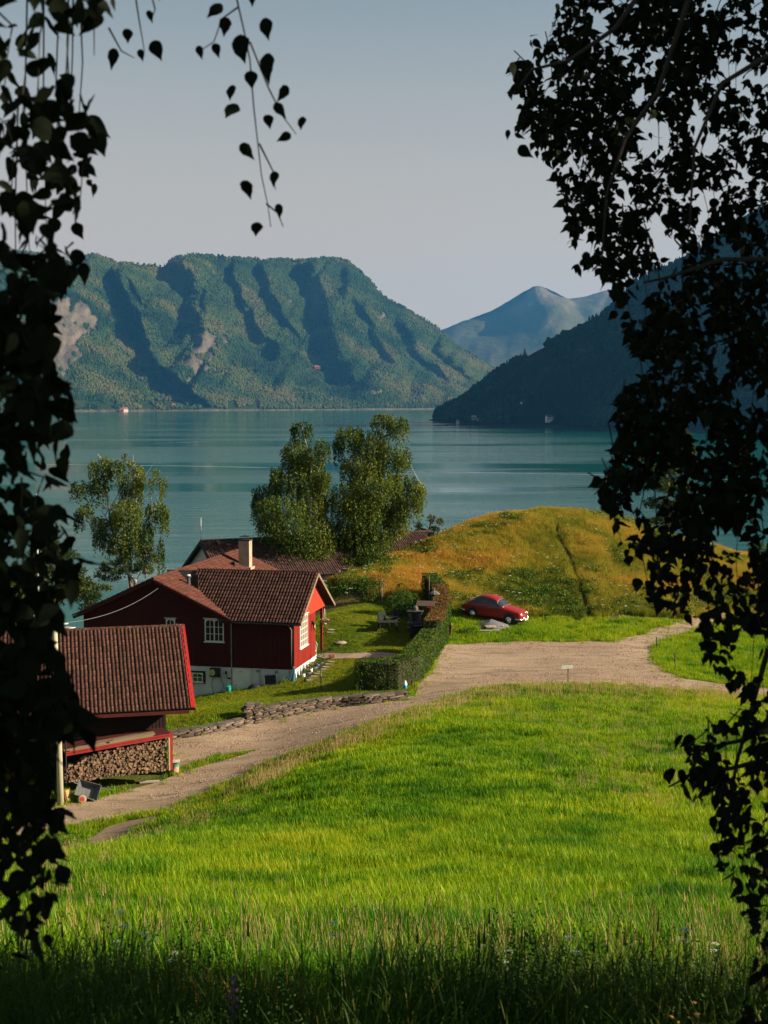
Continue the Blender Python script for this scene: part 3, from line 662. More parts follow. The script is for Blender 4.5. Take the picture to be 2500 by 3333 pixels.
    # dark margin plants at the feet of the viewer
    M_fg = leafmat('margin_leaves', [(0, (.020, .050, .008)), (.5, (.05, .10, .012)), (.8, (.12, .12, .02)), (1, (.24, .11, .03))], .35)
    Tall = [pymesh('margin_tuft', tuft(60 + i, 16, .38, .14, .006, .6, head=.1), M_fg) for i in range(4)]
    Hf = []
    M_wh = pm('yarrow_white', (.70, .70, .62), (.55, .56, .48), 9, .9); M_pu = pm('lupin_purple', (.16, .06, .20), (.10, .04, .15), 9, .9)
    def yarrow(seed):
        r = random.Random(seed); m = MB(); m.tube([(0, 0, 0), (.01, 0, .3), (.015, .01, .5)], .0025, 3, False)
        for j in range(2):
            cx_, cy_, h = .015 + r.uniform(-.03, .03), r.uniform(-.03, .03), .5 - .05 * j; m.cur = 0; m.tube([(.012, 0, .36), (cx_, cy_, h)], .0015, 3, False); m.cur = 1
            for i in range(26):
                a = r.uniform(0, 6.28); q = .026 * math.sqrt(r.random()); x, y, s_ = cx_ + q * math.cos(a), cy_ + q * math.sin(a), r.uniform(.003, .0055); z = h - q * .25
                m.add([(x - s_, y, z), (x, y - s_, z), (x + s_, y, z), (x, y + s_, z)], [(0, 1, 2, 3)])
        return m.mesh('yarrow', [M_st, M_wh])
    def feather(seed):
        r = random.Random(seed); V = []; F = []
        for st_ in range(7):
            a0 = r.uniform(0, 6.28); l = r.uniform(.25, .5); ln_ = r.uniform(.1, .35)
            for i in range(26):
                s_ = i / 26; c = Vector((math.cos(a0) * ln_ * s_, math.sin(a0) * ln_ * s_, l * s_ * (1.1 - .3 * s_))); a = a0 + (1.2 if i % 2 else -1.2) + r.gauss(0, .4); w_ = r.uniform(.012, .03) * (1.15 - s_ * .6); d = Vector((math.cos(a), math.sin(a), r.gauss(.25, .3))).normalized(); u = d.orthogonal().normalized() * w_ * .22; b = len(V)
                V += [c, c + d * w_ * .5 + u, c + d * w_, c + d * w_ * .5 - u]; F.append((b, b + 1, b + 2, b + 3))
        return V, F
    U2 = [yarrow(70 + i) for i in range(3)]
    def spike(seed):
        r = random.Random(seed); m = MB(); m.tube([(0, 0, 0), (.02, 0, .5)], .003, 3, False); m.cur = 1
        for i in range(16): m.ball((.02 + r.uniform(-.015, .015), r.uniform(-.015, .015), .38 + i * .010), .007, 4, 3)
        return m.mesh('flower_spike', [M_st, M_pu])
    Hf = [pymesh('margin_herb', feather(20 + i), M_fg) for i in range(2)]
    SP = [spike(1)]
    x, y = rnd_pts(15000, -5, 5, 4.5, 13); k = infrust(x, y, .8) & (RNG.random(len(x)) < np.clip((8.8 - y) / 2.4, .03, .9) * (.3 + 1.4 * smooth(.35, .65, fbm(x * 1.1 + 4, y * 1.1)))); x, y = x[k], y[k]; n = len(x)
    idx = RNG.choice(10, n, p=[.14, .14, .14, .14, .21, .21, .006, .005, .004, .005])
    tint = .35 + (fbm(x * .9, y * .9) - .5) * 1.3 + .35 * (RNG.random(n) < .12)
    scatter('margin_plants', Tall + Hf + U2 + SP, np.stack([x, y, tz(x, y) - .02], -1), RNG.random(n) * 6.28, RNG.uniform(.45, 1.25, n) * np.clip(1.1 - (y - 6) * .085, .55, 1.05) * (.55 + .9 * fbm(x * 1.6, y * 1.6 + 31)), tint, idx=idx, label='tall shaded weeds, yarrow and grasses along the bottom of the field')
    x, y = rnd_pts(260, -4, 4, 6.5, 12.5); k = infrust(x, y, .5); x, y = x[k], y[k]
    scatter('dry_stalks', [pymesh('dry_stalk', tuft(90 + i, 5, .62, .10, .0045, .22, head=1), M_seed) for i in range(3)], np.stack([x, y, tz(x, y)], -1), RNG.random(len(x)) * 6.28, RNG.uniform(.6, 1.1, len(x)), RNG.random(len(x)), label='thin tan grass stalks rising above the weeds at the bottom')
    # scrubby ground beyond the gardens
    x, y = rnd_pts(26000, -40, 42, 80, 135); k = infrust(x, y, 4) & free(x, y) & ((x < -8) | (y > 120)); x, y = x[k], y[k]
    scatter('rough_herbage', Hm + S_field_far, np.stack([x, y, tz(x, y)], -1), RNG.random(len(x)) * 6.28, RNG.uniform(.8, 1.7, len(x)), RNG.random(len(x)) * .5, label='rough herbage on the slope behind the houses')
# ================================================================ BUILDINGS
def tile_arr(w, l, rolls=2, lift=.075):
    """one roof tile: rolled top and a front lip; returns verts, quads (x along eave, y up slope)"""
    n = rolls * 4 + 1; V = []; F = []
    xs = [w * i / (n - 1) for i in range(n)]; zs = [lift * (.5 - .5 * math.cos(2 * math.pi * rolls * i / (n - 1))) for i in range(n)]
    for x, z in zip(xs, zs): V.append((x, -.03, z + .030))
    for x, z in zip(xs, zs): V.append((x, l, z + .002))
    for x, z in zip(xs, zs): V.append((x, -.03, z * .6 + .002))
    for i in range(n - 1): F += [(i, i + 1, n + i + 1, n + i), (2 * n + i, 2 * n + i + 1, i + 1, i)]
    return np.array(V, float), np.array(F, int)
def tile_mat(name, island, c1, c2, moss=(.30, .27, .24)):
    return pm(name, c1, c2, 5, .85, .5, 40, rnd=.28, island=island, third=(moss, 17, .62), spec=.2)
T1, T2 = (.075, .028, .018), (.038, .017, .013)
M_tile = tile_mat('roof_tile_clay', False, T1, T2); M_tile_i = tile_mat('roof_tile_clay_far', True, T1, T2)
M_tileb = tile_mat('roof_tile_bright', True, (.075, .023, .014), (.052, .018, .012), (.15, .10, .08))
def lay_tiles(parent, O, A, Bv, la, lb, tw, tl, maxn, matp, mati, keep=None, rolls=2, order='near', name='tile', flip=False):
    """tiles over the plane O + a*A + b*B; the first maxn become parts of their own, the rest one joined part"""
    A = Vector(A).normalized(); Bv = Vector(Bv).normalized(); Nn = A.cross(Bv)
    V, F = tile_arr(tw * .985, tl, rolls); me = npmesh(name, V, F, matp); nc = int(round(la / tw)); nr = int(round(lb / tl)); cells = []
    for r in range(nr):
        for c in range(nc):
            if keep is None or keep((c + .5) * tw, (r + .5) * tl): cells.append((c, r))
    rest = []
    if order == 'right': cells.sort(key=lambda q: -q[0])
    for k, (c, r) in enumerate(cells):
        j = Vector((random.gauss(0, .004), random.gauss(0, .006), random.gauss(0, .003)))
        p = Vector(O) + A * (c * tw + j.x) + Bv * (r * tl + j.y) + Nn * j.z
        M = Matrix(((A.x, Bv.x, Nn.x, p.x), (A.y, Bv.y, Nn.y, p.y), (A.z, Bv.z, Nn.z, p.z), (0, 0, 0, 1))) @ Matrix.Rotation(random.gauss(0, .008), 4, 'X') @ Matrix.Rotation(random.gauss(0, .006), 4, 'Z')
        if k < maxn: link(name, me, parent, mat=M)
        else: rest.append(np.array(M))
    if rest:
        Vh = np.concatenate([V, np.ones((len(V), 1))], 1); VV = np.concatenate([(Vh @ m.T)[:, :3] for m in rest]); FF = np.concatenate([F + i * len(V) for i in range(len(rest))])
        tag(link('tile_field', npmesh('tile_field', VV, FF, mati), parent), kind='stuff')
def slab(mb, O, A, Bv, la, lb, th, inset=0):
    A = Vector(A).normalized(); Bv = Vector(Bv).normalized(); N = A.cross(Bv); O = Vector(O)
    q = [O, O + A * la, O + A * la + Bv * lb, O + Bv * lb]
    mb.add([p - N * .004 for p in q] + [p - N * th for p in q], [(0, 1, 2, 3), (7, 6, 5, 4), (0, 4, 5, 1), (1, 5, 6, 2), (2, 6, 7, 3), (3, 7, 4, 0)]); return mb
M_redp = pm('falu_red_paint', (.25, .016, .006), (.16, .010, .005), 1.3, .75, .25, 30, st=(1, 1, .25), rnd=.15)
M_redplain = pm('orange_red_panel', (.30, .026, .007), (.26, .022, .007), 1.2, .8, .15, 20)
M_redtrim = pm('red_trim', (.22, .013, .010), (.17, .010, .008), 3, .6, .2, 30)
M_redshade = pm('red_board_shade_tone', (.060, .0055, .0045), (.045, .0045, .004), 2.5, .8, .3, 30, st=(1, 1, .25), rnd=.12)  # darker copy of the house red, shade put into the colour of unlit boards
M_white = pm('white_paint', (.66, .64, .58), (.58, .56, .50), 3, .55, .1, 30)
M_base = pm('whitewashed_plaster', (.55, .56, .56), (.44, .46, .46), 1.3, .9, .3, 14)
M_glass = pm('dark_window_glass', (.02, .022, .024), (.03, .03, .03), 1, .06, spec=.8)
M_curtain = pm('pale_curtain', (.30, .27, .22), (.16, .14, .11), 9, .9, st=(6, 1, 1))
M_tan = pm('tan_barge', (.20, .15, .095), (.15, .11, .07), 3, .7)
M_black = pm('black_felt', (.012, .012, .013), (.02, .02, .02), 3, .7)
M_conc = pm('concrete', (.36, .31, .25), (.26, .22, .18), 2.2, .9, .4, 18)
M_chim = pm('chimney_render', (.34, .28, .21), (.26, .21, .16), 2.4, .9, .4, 18, third=((.20, .15, .09), 2.5, .60))
M_wood = pm('weathered_plank', (.27, .19, .11), (.17, .12, .075), 2.5, .85, .4, 26, st=(.2, 1, 1), rnd=.25)
M_metalg = pm('grey_metal', (.30, .31, .32), (.20, .21, .22), 3, .45, .1, 20, metal=.6)

def window_part(parent, O, A, w, h, cols, rows, arch=True, fr=.055, sash=0, out=(0, -1, 0), head=True, name='window', curtain=None):
    """O lower left corner on the wall, A unit along wall, out = wall normal. frame mesh > pane, sill, muntin pieces"""
    A = Vector(A); U = Vector((0, 0, 1)); N = Vector(out); O = Vector(O)
    def bx(mb, a0, a1, z0, z1, n0, n1):
        q = [O + A * a + U * z + N * n for n in (n0, n1) for z in (z0, z1) for a in (a0, a1)]
        mb.add(q, [(0, 2, 3, 1), (4, 5, 7, 6), (0, 1, 5, 4), (2, 6, 7, 3), (0, 4, 6, 2), (1, 3, 7, 5)])
    m = MB()
    bx(m, 0, w, 0, fr, .0, .05); bx(m, 0, w, h - fr, h, .0, .05); bx(m, 0, fr, fr, h - fr, .0, .05); bx(m, w - fr, w, fr, h - fr, .0, .05)
    f = m.build(name, M_white, parent)
    mm = MB(); iw = w - 2 * fr; ih = h - 2 * fr; cw = iw / cols; rh = ih / rows
    for c in range(1, cols): t = .030 if (sash and c == sash) else .013; bx(mm, fr + c * cw - t, fr + c * cw + t, fr + .001, h - fr - .001, .004, .044)
    for r in range(1, rows): bx(mm, fr + .001, w - fr - .001, fr + r * rh - .012, fr + r * rh + .012, .006, .040)
    if arch:
        nn = cols // (2 if sash else 1) if not sash else cols // sash; grp = cols / max(1, (cols // sash if sash else cols))
        spans = [(fr + i * cw * (sash or 1), fr + (i + 1) * cw * (sash or 1)) for i in range(cols // (sash or 1))]
        for a0, a1 in spans:
            k = 8; z1 = h - fr; hh = min(rh * .42, .16); q = []
            for i in range(k + 1):
                a = a0 + (a1 - a0) * i / k; c = 1 - ((a - (a0 + a1) / 2) / ((a1 - a0) / 2)) ** 2; q.append((a, z1 - hh * (1 - math.sqrt(max(c, 0)))))
            for i in range(k):
                vs = [O + A * q[i][0] + U * q[i][1] + N * .042, O + A * q[i + 1][0] + U * q[i + 1][1] + N * .042, O + A * q[i + 1][0] + U * z1 + N * .042, O + A * q[i][0] + U * z1 + N * .042]
                mm.add(vs, [(0, 1, 2, 3)])
    mm.build('muntin', M_white, f)
    pane = MB(); pane.add([O + A * fr + U * fr + N * .004, O + A * (fr + cw) + U * fr + N * .004, O + A * (fr + cw) + U * (fr + rh) + N * .004, O + A * fr + U * (fr + rh) + N * .004], [(0, 1, 2, 3)])
    pme = pane.mesh('pane', curtain or M_glass)
    for c in range(cols):
        for r in range(rows): link('pane', pme, f, loc=A * (c * cw) + U * (r * rh))
    s = MB(); bx(s, -.06, w + .06, -.05, -.004, 0, .10); s.build('sill', M_white, f)
    if head: s = MB(); bx(s, -.08, w + .08, h + .03, h + .065, 0, .10); s.build('head_board', M_white, f)
    return f

# ---------------- red house (front wall faces the viewer, gable faces the sun)
BD = 78.0; cz = P(957, 2181, BD)
HROT = R(-12)
house = thing('red_house', 'large dark red wooden house with brown tiled roof, white basement wall and orange lit gable', 'house', (cz.x, cz.y, cz.z - 1.9), HROT)
ZB = 1.9   # boundary between red boards and plaster, in house coordinates
Hm4 = Matrix.Translation(house.location) @ Matrix.Rotation(HROT, 4, 'Z')
def HW(x, y, z=0): return Hm4 @ Vector((x, y, z + ZB))
L0 = -12.6; SE = -3.75; MD = 14.6      # left end, seam to the wing, depth of main body
EZ = ZB + 2.72; RP = 31; WD = 7.0      # wing eave height, pitch, wing depth
RZ = EZ + math.tan(R(RP)) * (WD / 2 + .4) + 0
# basement plaster
m = MB(); m.box(L0, 0, 0, MD if False else 5.0, 0, ZB); 
m.box(L0, SE, 5.0, MD, 0, ZB); m.build('basement_wall', M_base, house)
m = MB(); m.box(0.003, .9, -.25, 6.9, ZB - 1.2, ZB - .52); m.build('plinth_step', M_conc, house)
# wall cores behind the boards
wall = MB(); mx_ = (L0 + SE) / 2; apz = EZ + .25 + math.tan(R(25)) * ((SE - L0) / 2)
wall.prism([(L0, ZB + .002), (SE, ZB + .002), (SE, EZ + .2), (mx_, apz - .10), (L0, EZ + .2)], .02, MD, Matrix.Identity(4))
wall.box(SE + .001, -.02, .02, 4.6, ZB + .002, EZ + .2)
wo = wall.build('wall', M_redshade, house)
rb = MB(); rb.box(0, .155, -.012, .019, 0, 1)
bme = MB(); bme.box(0.004, .104, -.014, .0195, 0, 1); bme = bme.mesh('board', M_redshade)
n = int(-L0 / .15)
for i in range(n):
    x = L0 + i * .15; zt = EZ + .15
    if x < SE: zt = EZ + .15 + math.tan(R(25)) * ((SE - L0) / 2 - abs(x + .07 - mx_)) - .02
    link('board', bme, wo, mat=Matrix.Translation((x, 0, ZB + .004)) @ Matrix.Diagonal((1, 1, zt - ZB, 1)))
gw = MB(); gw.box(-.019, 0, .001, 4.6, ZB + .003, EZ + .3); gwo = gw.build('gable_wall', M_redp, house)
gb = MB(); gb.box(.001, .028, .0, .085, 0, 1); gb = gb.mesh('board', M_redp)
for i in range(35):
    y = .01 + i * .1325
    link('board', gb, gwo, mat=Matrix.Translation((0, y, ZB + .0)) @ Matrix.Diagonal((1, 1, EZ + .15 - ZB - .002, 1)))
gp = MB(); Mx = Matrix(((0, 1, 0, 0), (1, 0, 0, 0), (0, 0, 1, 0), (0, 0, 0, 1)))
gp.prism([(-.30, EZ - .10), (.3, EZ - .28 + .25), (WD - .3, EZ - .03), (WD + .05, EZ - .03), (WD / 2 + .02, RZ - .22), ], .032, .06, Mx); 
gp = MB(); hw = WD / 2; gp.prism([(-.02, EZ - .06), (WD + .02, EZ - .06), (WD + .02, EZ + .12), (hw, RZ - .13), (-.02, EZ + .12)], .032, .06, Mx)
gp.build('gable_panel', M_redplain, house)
pw = MB(); pw.box(-2.6, -2.55, 4.6, WD, ZB, EZ); pw.build('porch_back_wall', M_redp, house)
ps = MB(); ps.box(-.14, 0, WD - .62, WD - .48, ZB - .28, EZ - .06); ps.build('porch_post', M_redtrim, house)
fl = MB(); fl.box(-2.6, .35, 4.63, WD - .1, ZB - .6, ZB - .28); fl.box(.351, .95, 4.9, WD - .1, ZB - .8, ZB - .42); fl.build('porch_floor', M_conc, house)
# roof of the wing
cR, sR = math.cos(R(RP)), math.sin(R(RP)); OV = .42; XR = .52
roof = MB()
slopeL = (WD / 2 + OV) / cR
OF = Vector((-6.9, -OV, EZ - .02)); 
kv = (math.tan(R(RP)) / math.tan(R(25))) * .93
def wslab(y0, sgn):
    xe = SE - .35; xr = SE - .35 - (WD / 2 + OV) * kv; zr = EZ - .02 + (WD / 2 + OV) * math.tan(R(RP))
    q = [Vector((xe, y0, EZ - .02)), Vector((XR, y0, EZ - .02)), Vector((XR, WD / 2, zr)), Vector((xr, WD / 2, zr))]
    t = [p - Vector((0, 0, .12)) for p in q]; q = [p - Vector((0, 0, .006)) for p in q]
    roof.add(q + t, [(0, 1, 2, 3), (7, 6, 5, 4), (0, 4, 5, 1), (1, 5, 6, 2), (2, 6, 7, 3), (3, 7, 4, 0)])
wslab(-OV, 1)
OB = Vector((XR, WD + OV, EZ - .02)); wslab(WD + OV, -1)
ro = roof.build('wing_roof', M_black, house)
def keepwing(a, b):   # stop at the valley where the wing meets the main slope
    x = -6.9 + a; y = -OV + b * cR
    return x > SE - .35 - (y + OV) * 1.0 * (math.tan(R(RP)) / math.tan(R(25))) * .93
lay_tiles(ro, OF + Vector((0, -.02, .012)), (1, 0, 0), (0, cR, sR), 6.9 + XR, slopeL, .37, .335, 300, M_tile, M_tile_i, keepwing, order='right')
lay_tiles(ro, OB + Vector((0, .02, .012)), (-1, 0, 0), (0, -cR, sR), 6.9 + XR, slopeL, .37, .335, 0, M_tile, M_tile_i)
rc = MB()
for i in range(19):
    x0 = -6.6 + i * .372; rc.lathe([(.095, 0), (.11, .02), (.10, .40)], 8, M=Matrix.Translation((x0, WD / 2, RZ - .015)) @ Matrix.Rotation(R(90), 4, 'Y'))
rc.build('ridge_tiles', M_tile_i, ro)
vb = MB()
for s, oy in ((1, -OV - .03), (-1, WD + OV + .03)):
    a = Vector((XR, oy, EZ - .06)); b = Vector((XR, WD / 2, EZ - .06 + (WD / 2 + OV + .03) * math.tan(R(RP))))
    d = (b - a); nrm = Vector((0, -d.z, d.y)).normalized() * (1 if s > 0 else -1)
    q = [a - nrm * .11, b - nrm * .11, b + nrm * .05, a + nrm * .05]
    vb.add(q + [p + Vector((.028, 0, 0)) for p in q], [(0, 1, 2, 3), (7, 6, 5, 4), (0, 4, 5, 1), (1, 5, 6, 2), (2, 6, 7, 3), (3, 7, 4, 0)])
vb.build('barge_board', M_tan, ro)
# main roof
t25 = math.tan(R(25)); c25, s25 = math.cos(R(25)), math.sin(R(25)); hwM = (SE - L0) / 2 + .45; EM = EZ - .02
rm = MB(); slM = hwM / c25; FRN = -.45
slab(rm, Vector((mx_ + hwM, FRN, EM)), (0, 1, 0), (-c25, 0, s25), MD + .9, slM, .14); slab(rm, Vector((mx_ - hwM, MD + .45, EM)), (0, -1, 0), (c25, 0, s25), MD + .9, slM, .14)
rmo = rm.build('main_roof', M_black, house)
def keepmain(a, b):
    y = FRN + a; x = mx_ + hwM - b * c25
    lim = SE - .35 - min(y + OV, WD + OV - y) * kv
    return (y > WD + .4) or x < lim + .3
lay_tiles(rmo, Vector((mx_ + hwM + .02, FRN, EM + .012)), (0, 1, 0), (-c25, 0, s25), MD + .9, slM, .24, .24, 0, M_tileb, M_tileb, keepmain)
lay_tiles(rmo, Vector((mx_ - hwM - .02, MD + .45, EM + .012)), (0, -1, 0), (c25, 0, s25), MD + .9, slM, .37, .335, 0, M_tile_i, M_tile_i)
apex = EM + hwM * t25
rc = MB()
for i in range(42):
    rc.lathe([(.10, 0), (.125, .02), (.105, .40)], 8, M=Matrix.Translation((mx_, FRN + .37 * i, apex + .01)) @ Matrix.Rotation(R(-90), 4, 'X'))
rc.build('ridge_tiles', M_tileb, rmo)
bb = MB()
for s in (1, -1):
    for y in (FRN - .03, MD + .451):
        a = Vector((mx_ + s * (hwM + .02), y, EM - .03)); b = Vector((mx_, y, apex - .02)); d = b - a; nn = Vector((-d.z, 0, d.x)).normalized(); nn *= 1 if nn.z > 0 else -1
        q = [a - nn * .13, b - nn * .13, b + nn * .03, a + nn * .03]; bb.add(q + [p + Vector((0, .028, 0)) for p in q], [(0, 1, 2, 3), (7, 6, 5, 4), (0, 4, 5, 1), (1, 5, 6, 2), (2, 6, 7, 3), (3, 7, 4, 0)])
bb.build('barge_board', M_redshade, rmo)
gt = MB(); gt.tube([(SE + .3, -OV - .07, EZ - .07), (.45, -OV - .07, EZ - .09)], .055, 8); gt.build('gutter', M_black, ro)
dp = MB(); dp.tube([(-.25, -OV - .06, EZ - .12), (-.22, -.22, EZ - .22), (-.12, -.07, EZ - .45), (-.12, -.07, ZB + .1)], .035, 8); dp.build('downpipe', M_metalg, house)
dp = MB(); dp.tube([(SE + .1, -.06, EZ - .2), (SE + .1, -.06, ZB - 1.5)], .03, 8); dp.build('drainpipe', M_metalg, house)
# chimney and roof vents
def roofz(x): return EM + (hwM - abs(x - mx_)) * t25
ch = thing  # chimney is a part of the roof
cx_, cy_ = mx_ + 1.55, 12.0; q = MB(); q.box(cx_ - .36, cx_ + .36, cy_ - .30, cy_ + .32, roofz(cx_) - .6, roofz(cx_) + 1.75); co = q.build('chimney', M_chim, house)
q = MB(); q.box(cx_ - .41, cx_ + .41, cy_ - .36, cy_ + .38, roofz(cx_) + 1.752, roofz(cx_) + 1.82); q.build('chimney_collar', M_black, co)
q = MB()
for sx in (-.22, .22):
    for sy in (-.2, .2): q.tube([(cx_ + sx, cy_ + sy, roofz(cx_) + 1.80), (cx_ + sx, cy_ + sy, roofz(cx_) + 2.0)], .012, 5)
q.box(cx_ - .30, cx_ + .30, cy_ - .28, cy_ + .28, roofz(cx_) + 2.0, roofz(cx_) + 2.03); q.ball((cx_, cy_, roofz(cx_) + 2.06), .07, 8, 5, (1.6, 1.6, .5)); q.build('chimney_cap', M_black, co)
q = MB(); q.box(cx_ - .46, cx_ + .50, cy_ - .42, cy_ + .44, roofz(cx_) - .3, roofz(cx_) + .03, None); q.build('chimney_flashing', pm('mortar', (.45, .33, .26), (.3, .2, .15), 6, .9), co)
q = MB(); vx, vy = cx_ - .35, 10.6; q.box(vx - .12, vx + .12, vy - .12, vy + .12, roofz(vx) - .1, roofz(vx) + .34); q.build('roof_vent', M_black, house)
q = MB(); vx, vy = mx_ + 1.05, 1.7; zz = roofz(vx) ; q.lathe([(.10, -.2), (.10, .35), (.16, .37), (.16, .42), (.02, .50)], 10, (vx + .3, vy + .1, zz)); vo = q.build('roof_cowl', pm('blue_grey_metal', (.10, .12, .16), (.07, .08, .10), 3, .5, metal=.4), house)
q = MB(); q.box(vx + .42, vx + .86, vy + .15, vy + .22, zz - .25, zz + .50); q.build('roof_hatch', M_black, house)
q = MB(); q.ball((vx + .3, vy + .1, zz + .47), .13, 8, 5, (1, 1, .5)); q.build('cowl_cap', M_white, vo)
# windows
W1 = window_part(house, (-5.22, -.016, ZB + 1.45), (1, 0, 0), 1.12, 1.28, 4, 3, sash=2)
W1['label'] = 'twelve paned white window with arched top lights on the dark wall'
W2 = window_part(house, (-7.55, -.016, ZB + 1.55), (1, 0, 0), .55, 1.12, 2, 3, sash=2)
W2['label'] = 'narrow two light window above the shed roof'
W3 = window_part(house, (.03, 1.02, ZB + 1.02), (0, 1, 0), 1.72, 1.80, 4, 5, out=(1, 0, 0), curtain=M_curtain)
W3['label'] = 'tall sunlit white lattice window on the orange gable'
fr = MB(); fr.box(-6.72, -5.22, -.03, -.001, ZB - 1.0, ZB - .27); fo = fr.build('basement_window_surround', M_black, house)
W4 = window_part(house, (-6.58, -.032, ZB - .90), (1, 0, 0), 1.22, .52, 4, 2, sash=2, fr=.04, head=False); W4['label'] = 'low four light basement window in a black surround'
q = MB(); q.box(-3.72, -2.58, -.03, -.001, ZB - 1.36, ZB - .06); bd_ = q.build('basement_door', M_white, house)
q = MB(); q.box(-3.76, -3.722, -.04, -.0015, ZB - 1.38, ZB - .02); q.box(-2.578, -2.53, -.04, -.0015, ZB - 1.38, ZB - .02); q.build('door_frame', M_white, bd_)
q = MB(); q.box(-3.22, -3.02, -.05, -.031, ZB - .22, ZB - .20); q.build('handle', M_metalg, bd_)
for x in (-2.12, -1.02, .0 - .32 + .12): q = MB(); q.box(x - .10, x + .10, -.02, -.001, ZB - .22, ZB - .06); q.build('air_vent', M_metalg, house)
q = MB(); q.tube([(-1.97, -.03, ZB - .04), (-1.97, -.03, ZB - 1.0)], .015, 6); q.build('cable_pipe', M_metalg, house)
# lantern on the gable
lt = MB(); lt.box(.03, .10, 3.74, 3.86, ZB + 2.0, ZB + 2.2); lo = lt.build('wall_lantern', M_black, house)
q = MB(); q.lathe([(.05, 0), (.085, .22), (.105, .24), (.02, .38), (.012, .46)], 6, (.17, 3.8, ZB + 1.78)); q.lathe([(.01, -.16), (.05, -.02), (.05, 0)], 6, (.17, 3.8, ZB + 1.78)); q.build('lantern_case', M_black, lo)
q = MB(); q.lathe([(.052, .02), (.080, .20)], 6, (.176, 3.8, ZB + 1.78)); q.build('lantern_glass', pm('lantern_glass', (.55, .45, .30), (.5, .4, .28), 3, .2), lo)
FOOT = [[tuple(HW(*p)[:2]) for p in ((L0, 0), (1.0, -.25), (1.0, 7), (0, 7.0), (SE, 7), (SE, MD), (L0, MD))]]

# ---------------- tiled wood shed
SROT = R(14)
se = P(634, 2305, 59.6); ED = 2.55
shed = thing('wood_shed', 'dark open fronted wood shed with brown tiled roof and bright red barge board', 'shed', (se.x, se.y, se.z - ED), SROT)
Sm4 = Matrix.Translation(shed.location) @ Matrix.Rotation(SROT, 4, 'Z')
def SW(x, y, z=0): return Sm4 @ Vector((x, y, z))
SP_ = 35; cS, sS = math.cos(R(SP_)), math.sin(R(SP_)); SL = 10.2; run = 4.15
m = MB(); OS = Vector((-SL, 0, ED)); slab(m, OS, (1, 0, 0), (0, cS, sS), SL, run / cS, .12)
OSb = Vector((0, 2 * run, ED)); slab(m, OSb, (-1, 0, 0), (0, -cS, sS), SL, run / cS, .12); sro = m.build('roof', M_black, shed)
lay_tiles(sro, OS + Vector((0, -.02, .012)), (1, 0, 0), (0, cS, sS), SL - .03, run / cS, .34, .36, 300, M_tile, M_tile_i, order='right')
lay_tiles(sro, OSb + Vector((0, .02, .012)), (-1, 0, 0), (0, -cS, sS), SL - .03, run / cS, .34, .36, 0, M_tile, M_tile_i)
rz = ED + run * math.tan(R(SP_)); rc = MB()
for i in range(27): rc.lathe([(.10, 0), (.115, .02), (.10, .40)], 8, M=Matrix.Translation((-SL + .378 * i, run, rz + .0)) @ Matrix.Rotation(R(90), 4, 'Y'))
rc.build('ridge_tiles', M_tile_i, sro)
vb = MB()
for a, b in ((Vector((.0, -.10, ED - .07)), Vector((.0, run, rz + .0))), (Vector((.0, 2 * run + .1, ED - .07)), Vector((.0, run, rz)))):
    d = b - a; nn = Vector((0, -d.z, d.y)).normalized(); nn *= 1 if nn.z > 0 else -1; q = [a - nn * .13, b - nn * .13, b + nn * .09, a + nn * .09]
    vb.add([p + Vector((.002, 0, 0)) for p in q] + [p + Vector((.03, 0, 0)) for p in q], [(0, 1, 2, 3), (7, 6, 5, 4), (0, 4, 5, 1), (1, 5, 6, 2), (2, 6, 7, 3), (3, 7, 4, 0)])
    q = [a - Vector((.14, 0, -.10)) , b - Vector((.14, 0, -.10))]
vb.build('barge_board', pm('bright_red_barge', (.36, .016, .013), (.30, .013, .011), 3, .55), shed)
ct = MB()
for (a, b) in ((Vector((0, -.05, ED)), Vector((0, run, rz))),):
    nn = Vector((0, -sS, cS)); A_ = a + nn * .085; B_ = b + nn * .085; q = [A_ - Vector((.17, 0, 0)), A_, B_, B_ - Vector((.17, 0, 0))]
    ct.add(q + [p - nn * .025 for p in q], [(0, 1, 2, 3), (7, 6, 5, 4), (0, 4, 5, 1), (1, 5, 6, 2), (2, 6, 7, 3), (3, 7, 4, 0)])
ct.build('verge_cap', bpy.data.materials['bright_red_barge'], shed)
wl = MB(); wl.box(-SL + .4, -1.15, .95, 1.05, 0, ED + .5); wl.box(-1.25, -1.15, 1.05, 2 * run - .6, 0, ED + .4); wl.box(-SL + .3, -SL + .4, .95, 2 * run - .6, 0, ED + .5); wl.box(-SL + .4, -1.25, 2 * run - .7, 2 * run - .6, 0, ED + .3)
wl.prism([(.95, ED + .4), (2 * run - .6, ED + .4), (run, rz - .15)], -1.25, -1.15, Mx)
M_shedw = pm('blackish_brown_wood', (.022, .009, .006), (.014, .007, .005), 3, .85, .3, 30)  # one near-black brown for the shed wall and its boards
so_ = wl.build('wall', M_shedw, shed)
bme2 = MB(); bme2.box(0, .12, -.015, -.001, 0, 1); bme2 = bme2.mesh('board', M_shedw)
for i in range(57): link('board', bme2, so_, mat=Matrix.Translation((-SL + .42 + i * .152, .95, .02)) @ Matrix.Diagonal((1, 1, ED + .35, 1)))
rf = MB(); rf.box(-SL + .2, -.25, -.06, -.02, ED - .20, ED - .06); rf.build('fascia', M_redshade, shed)
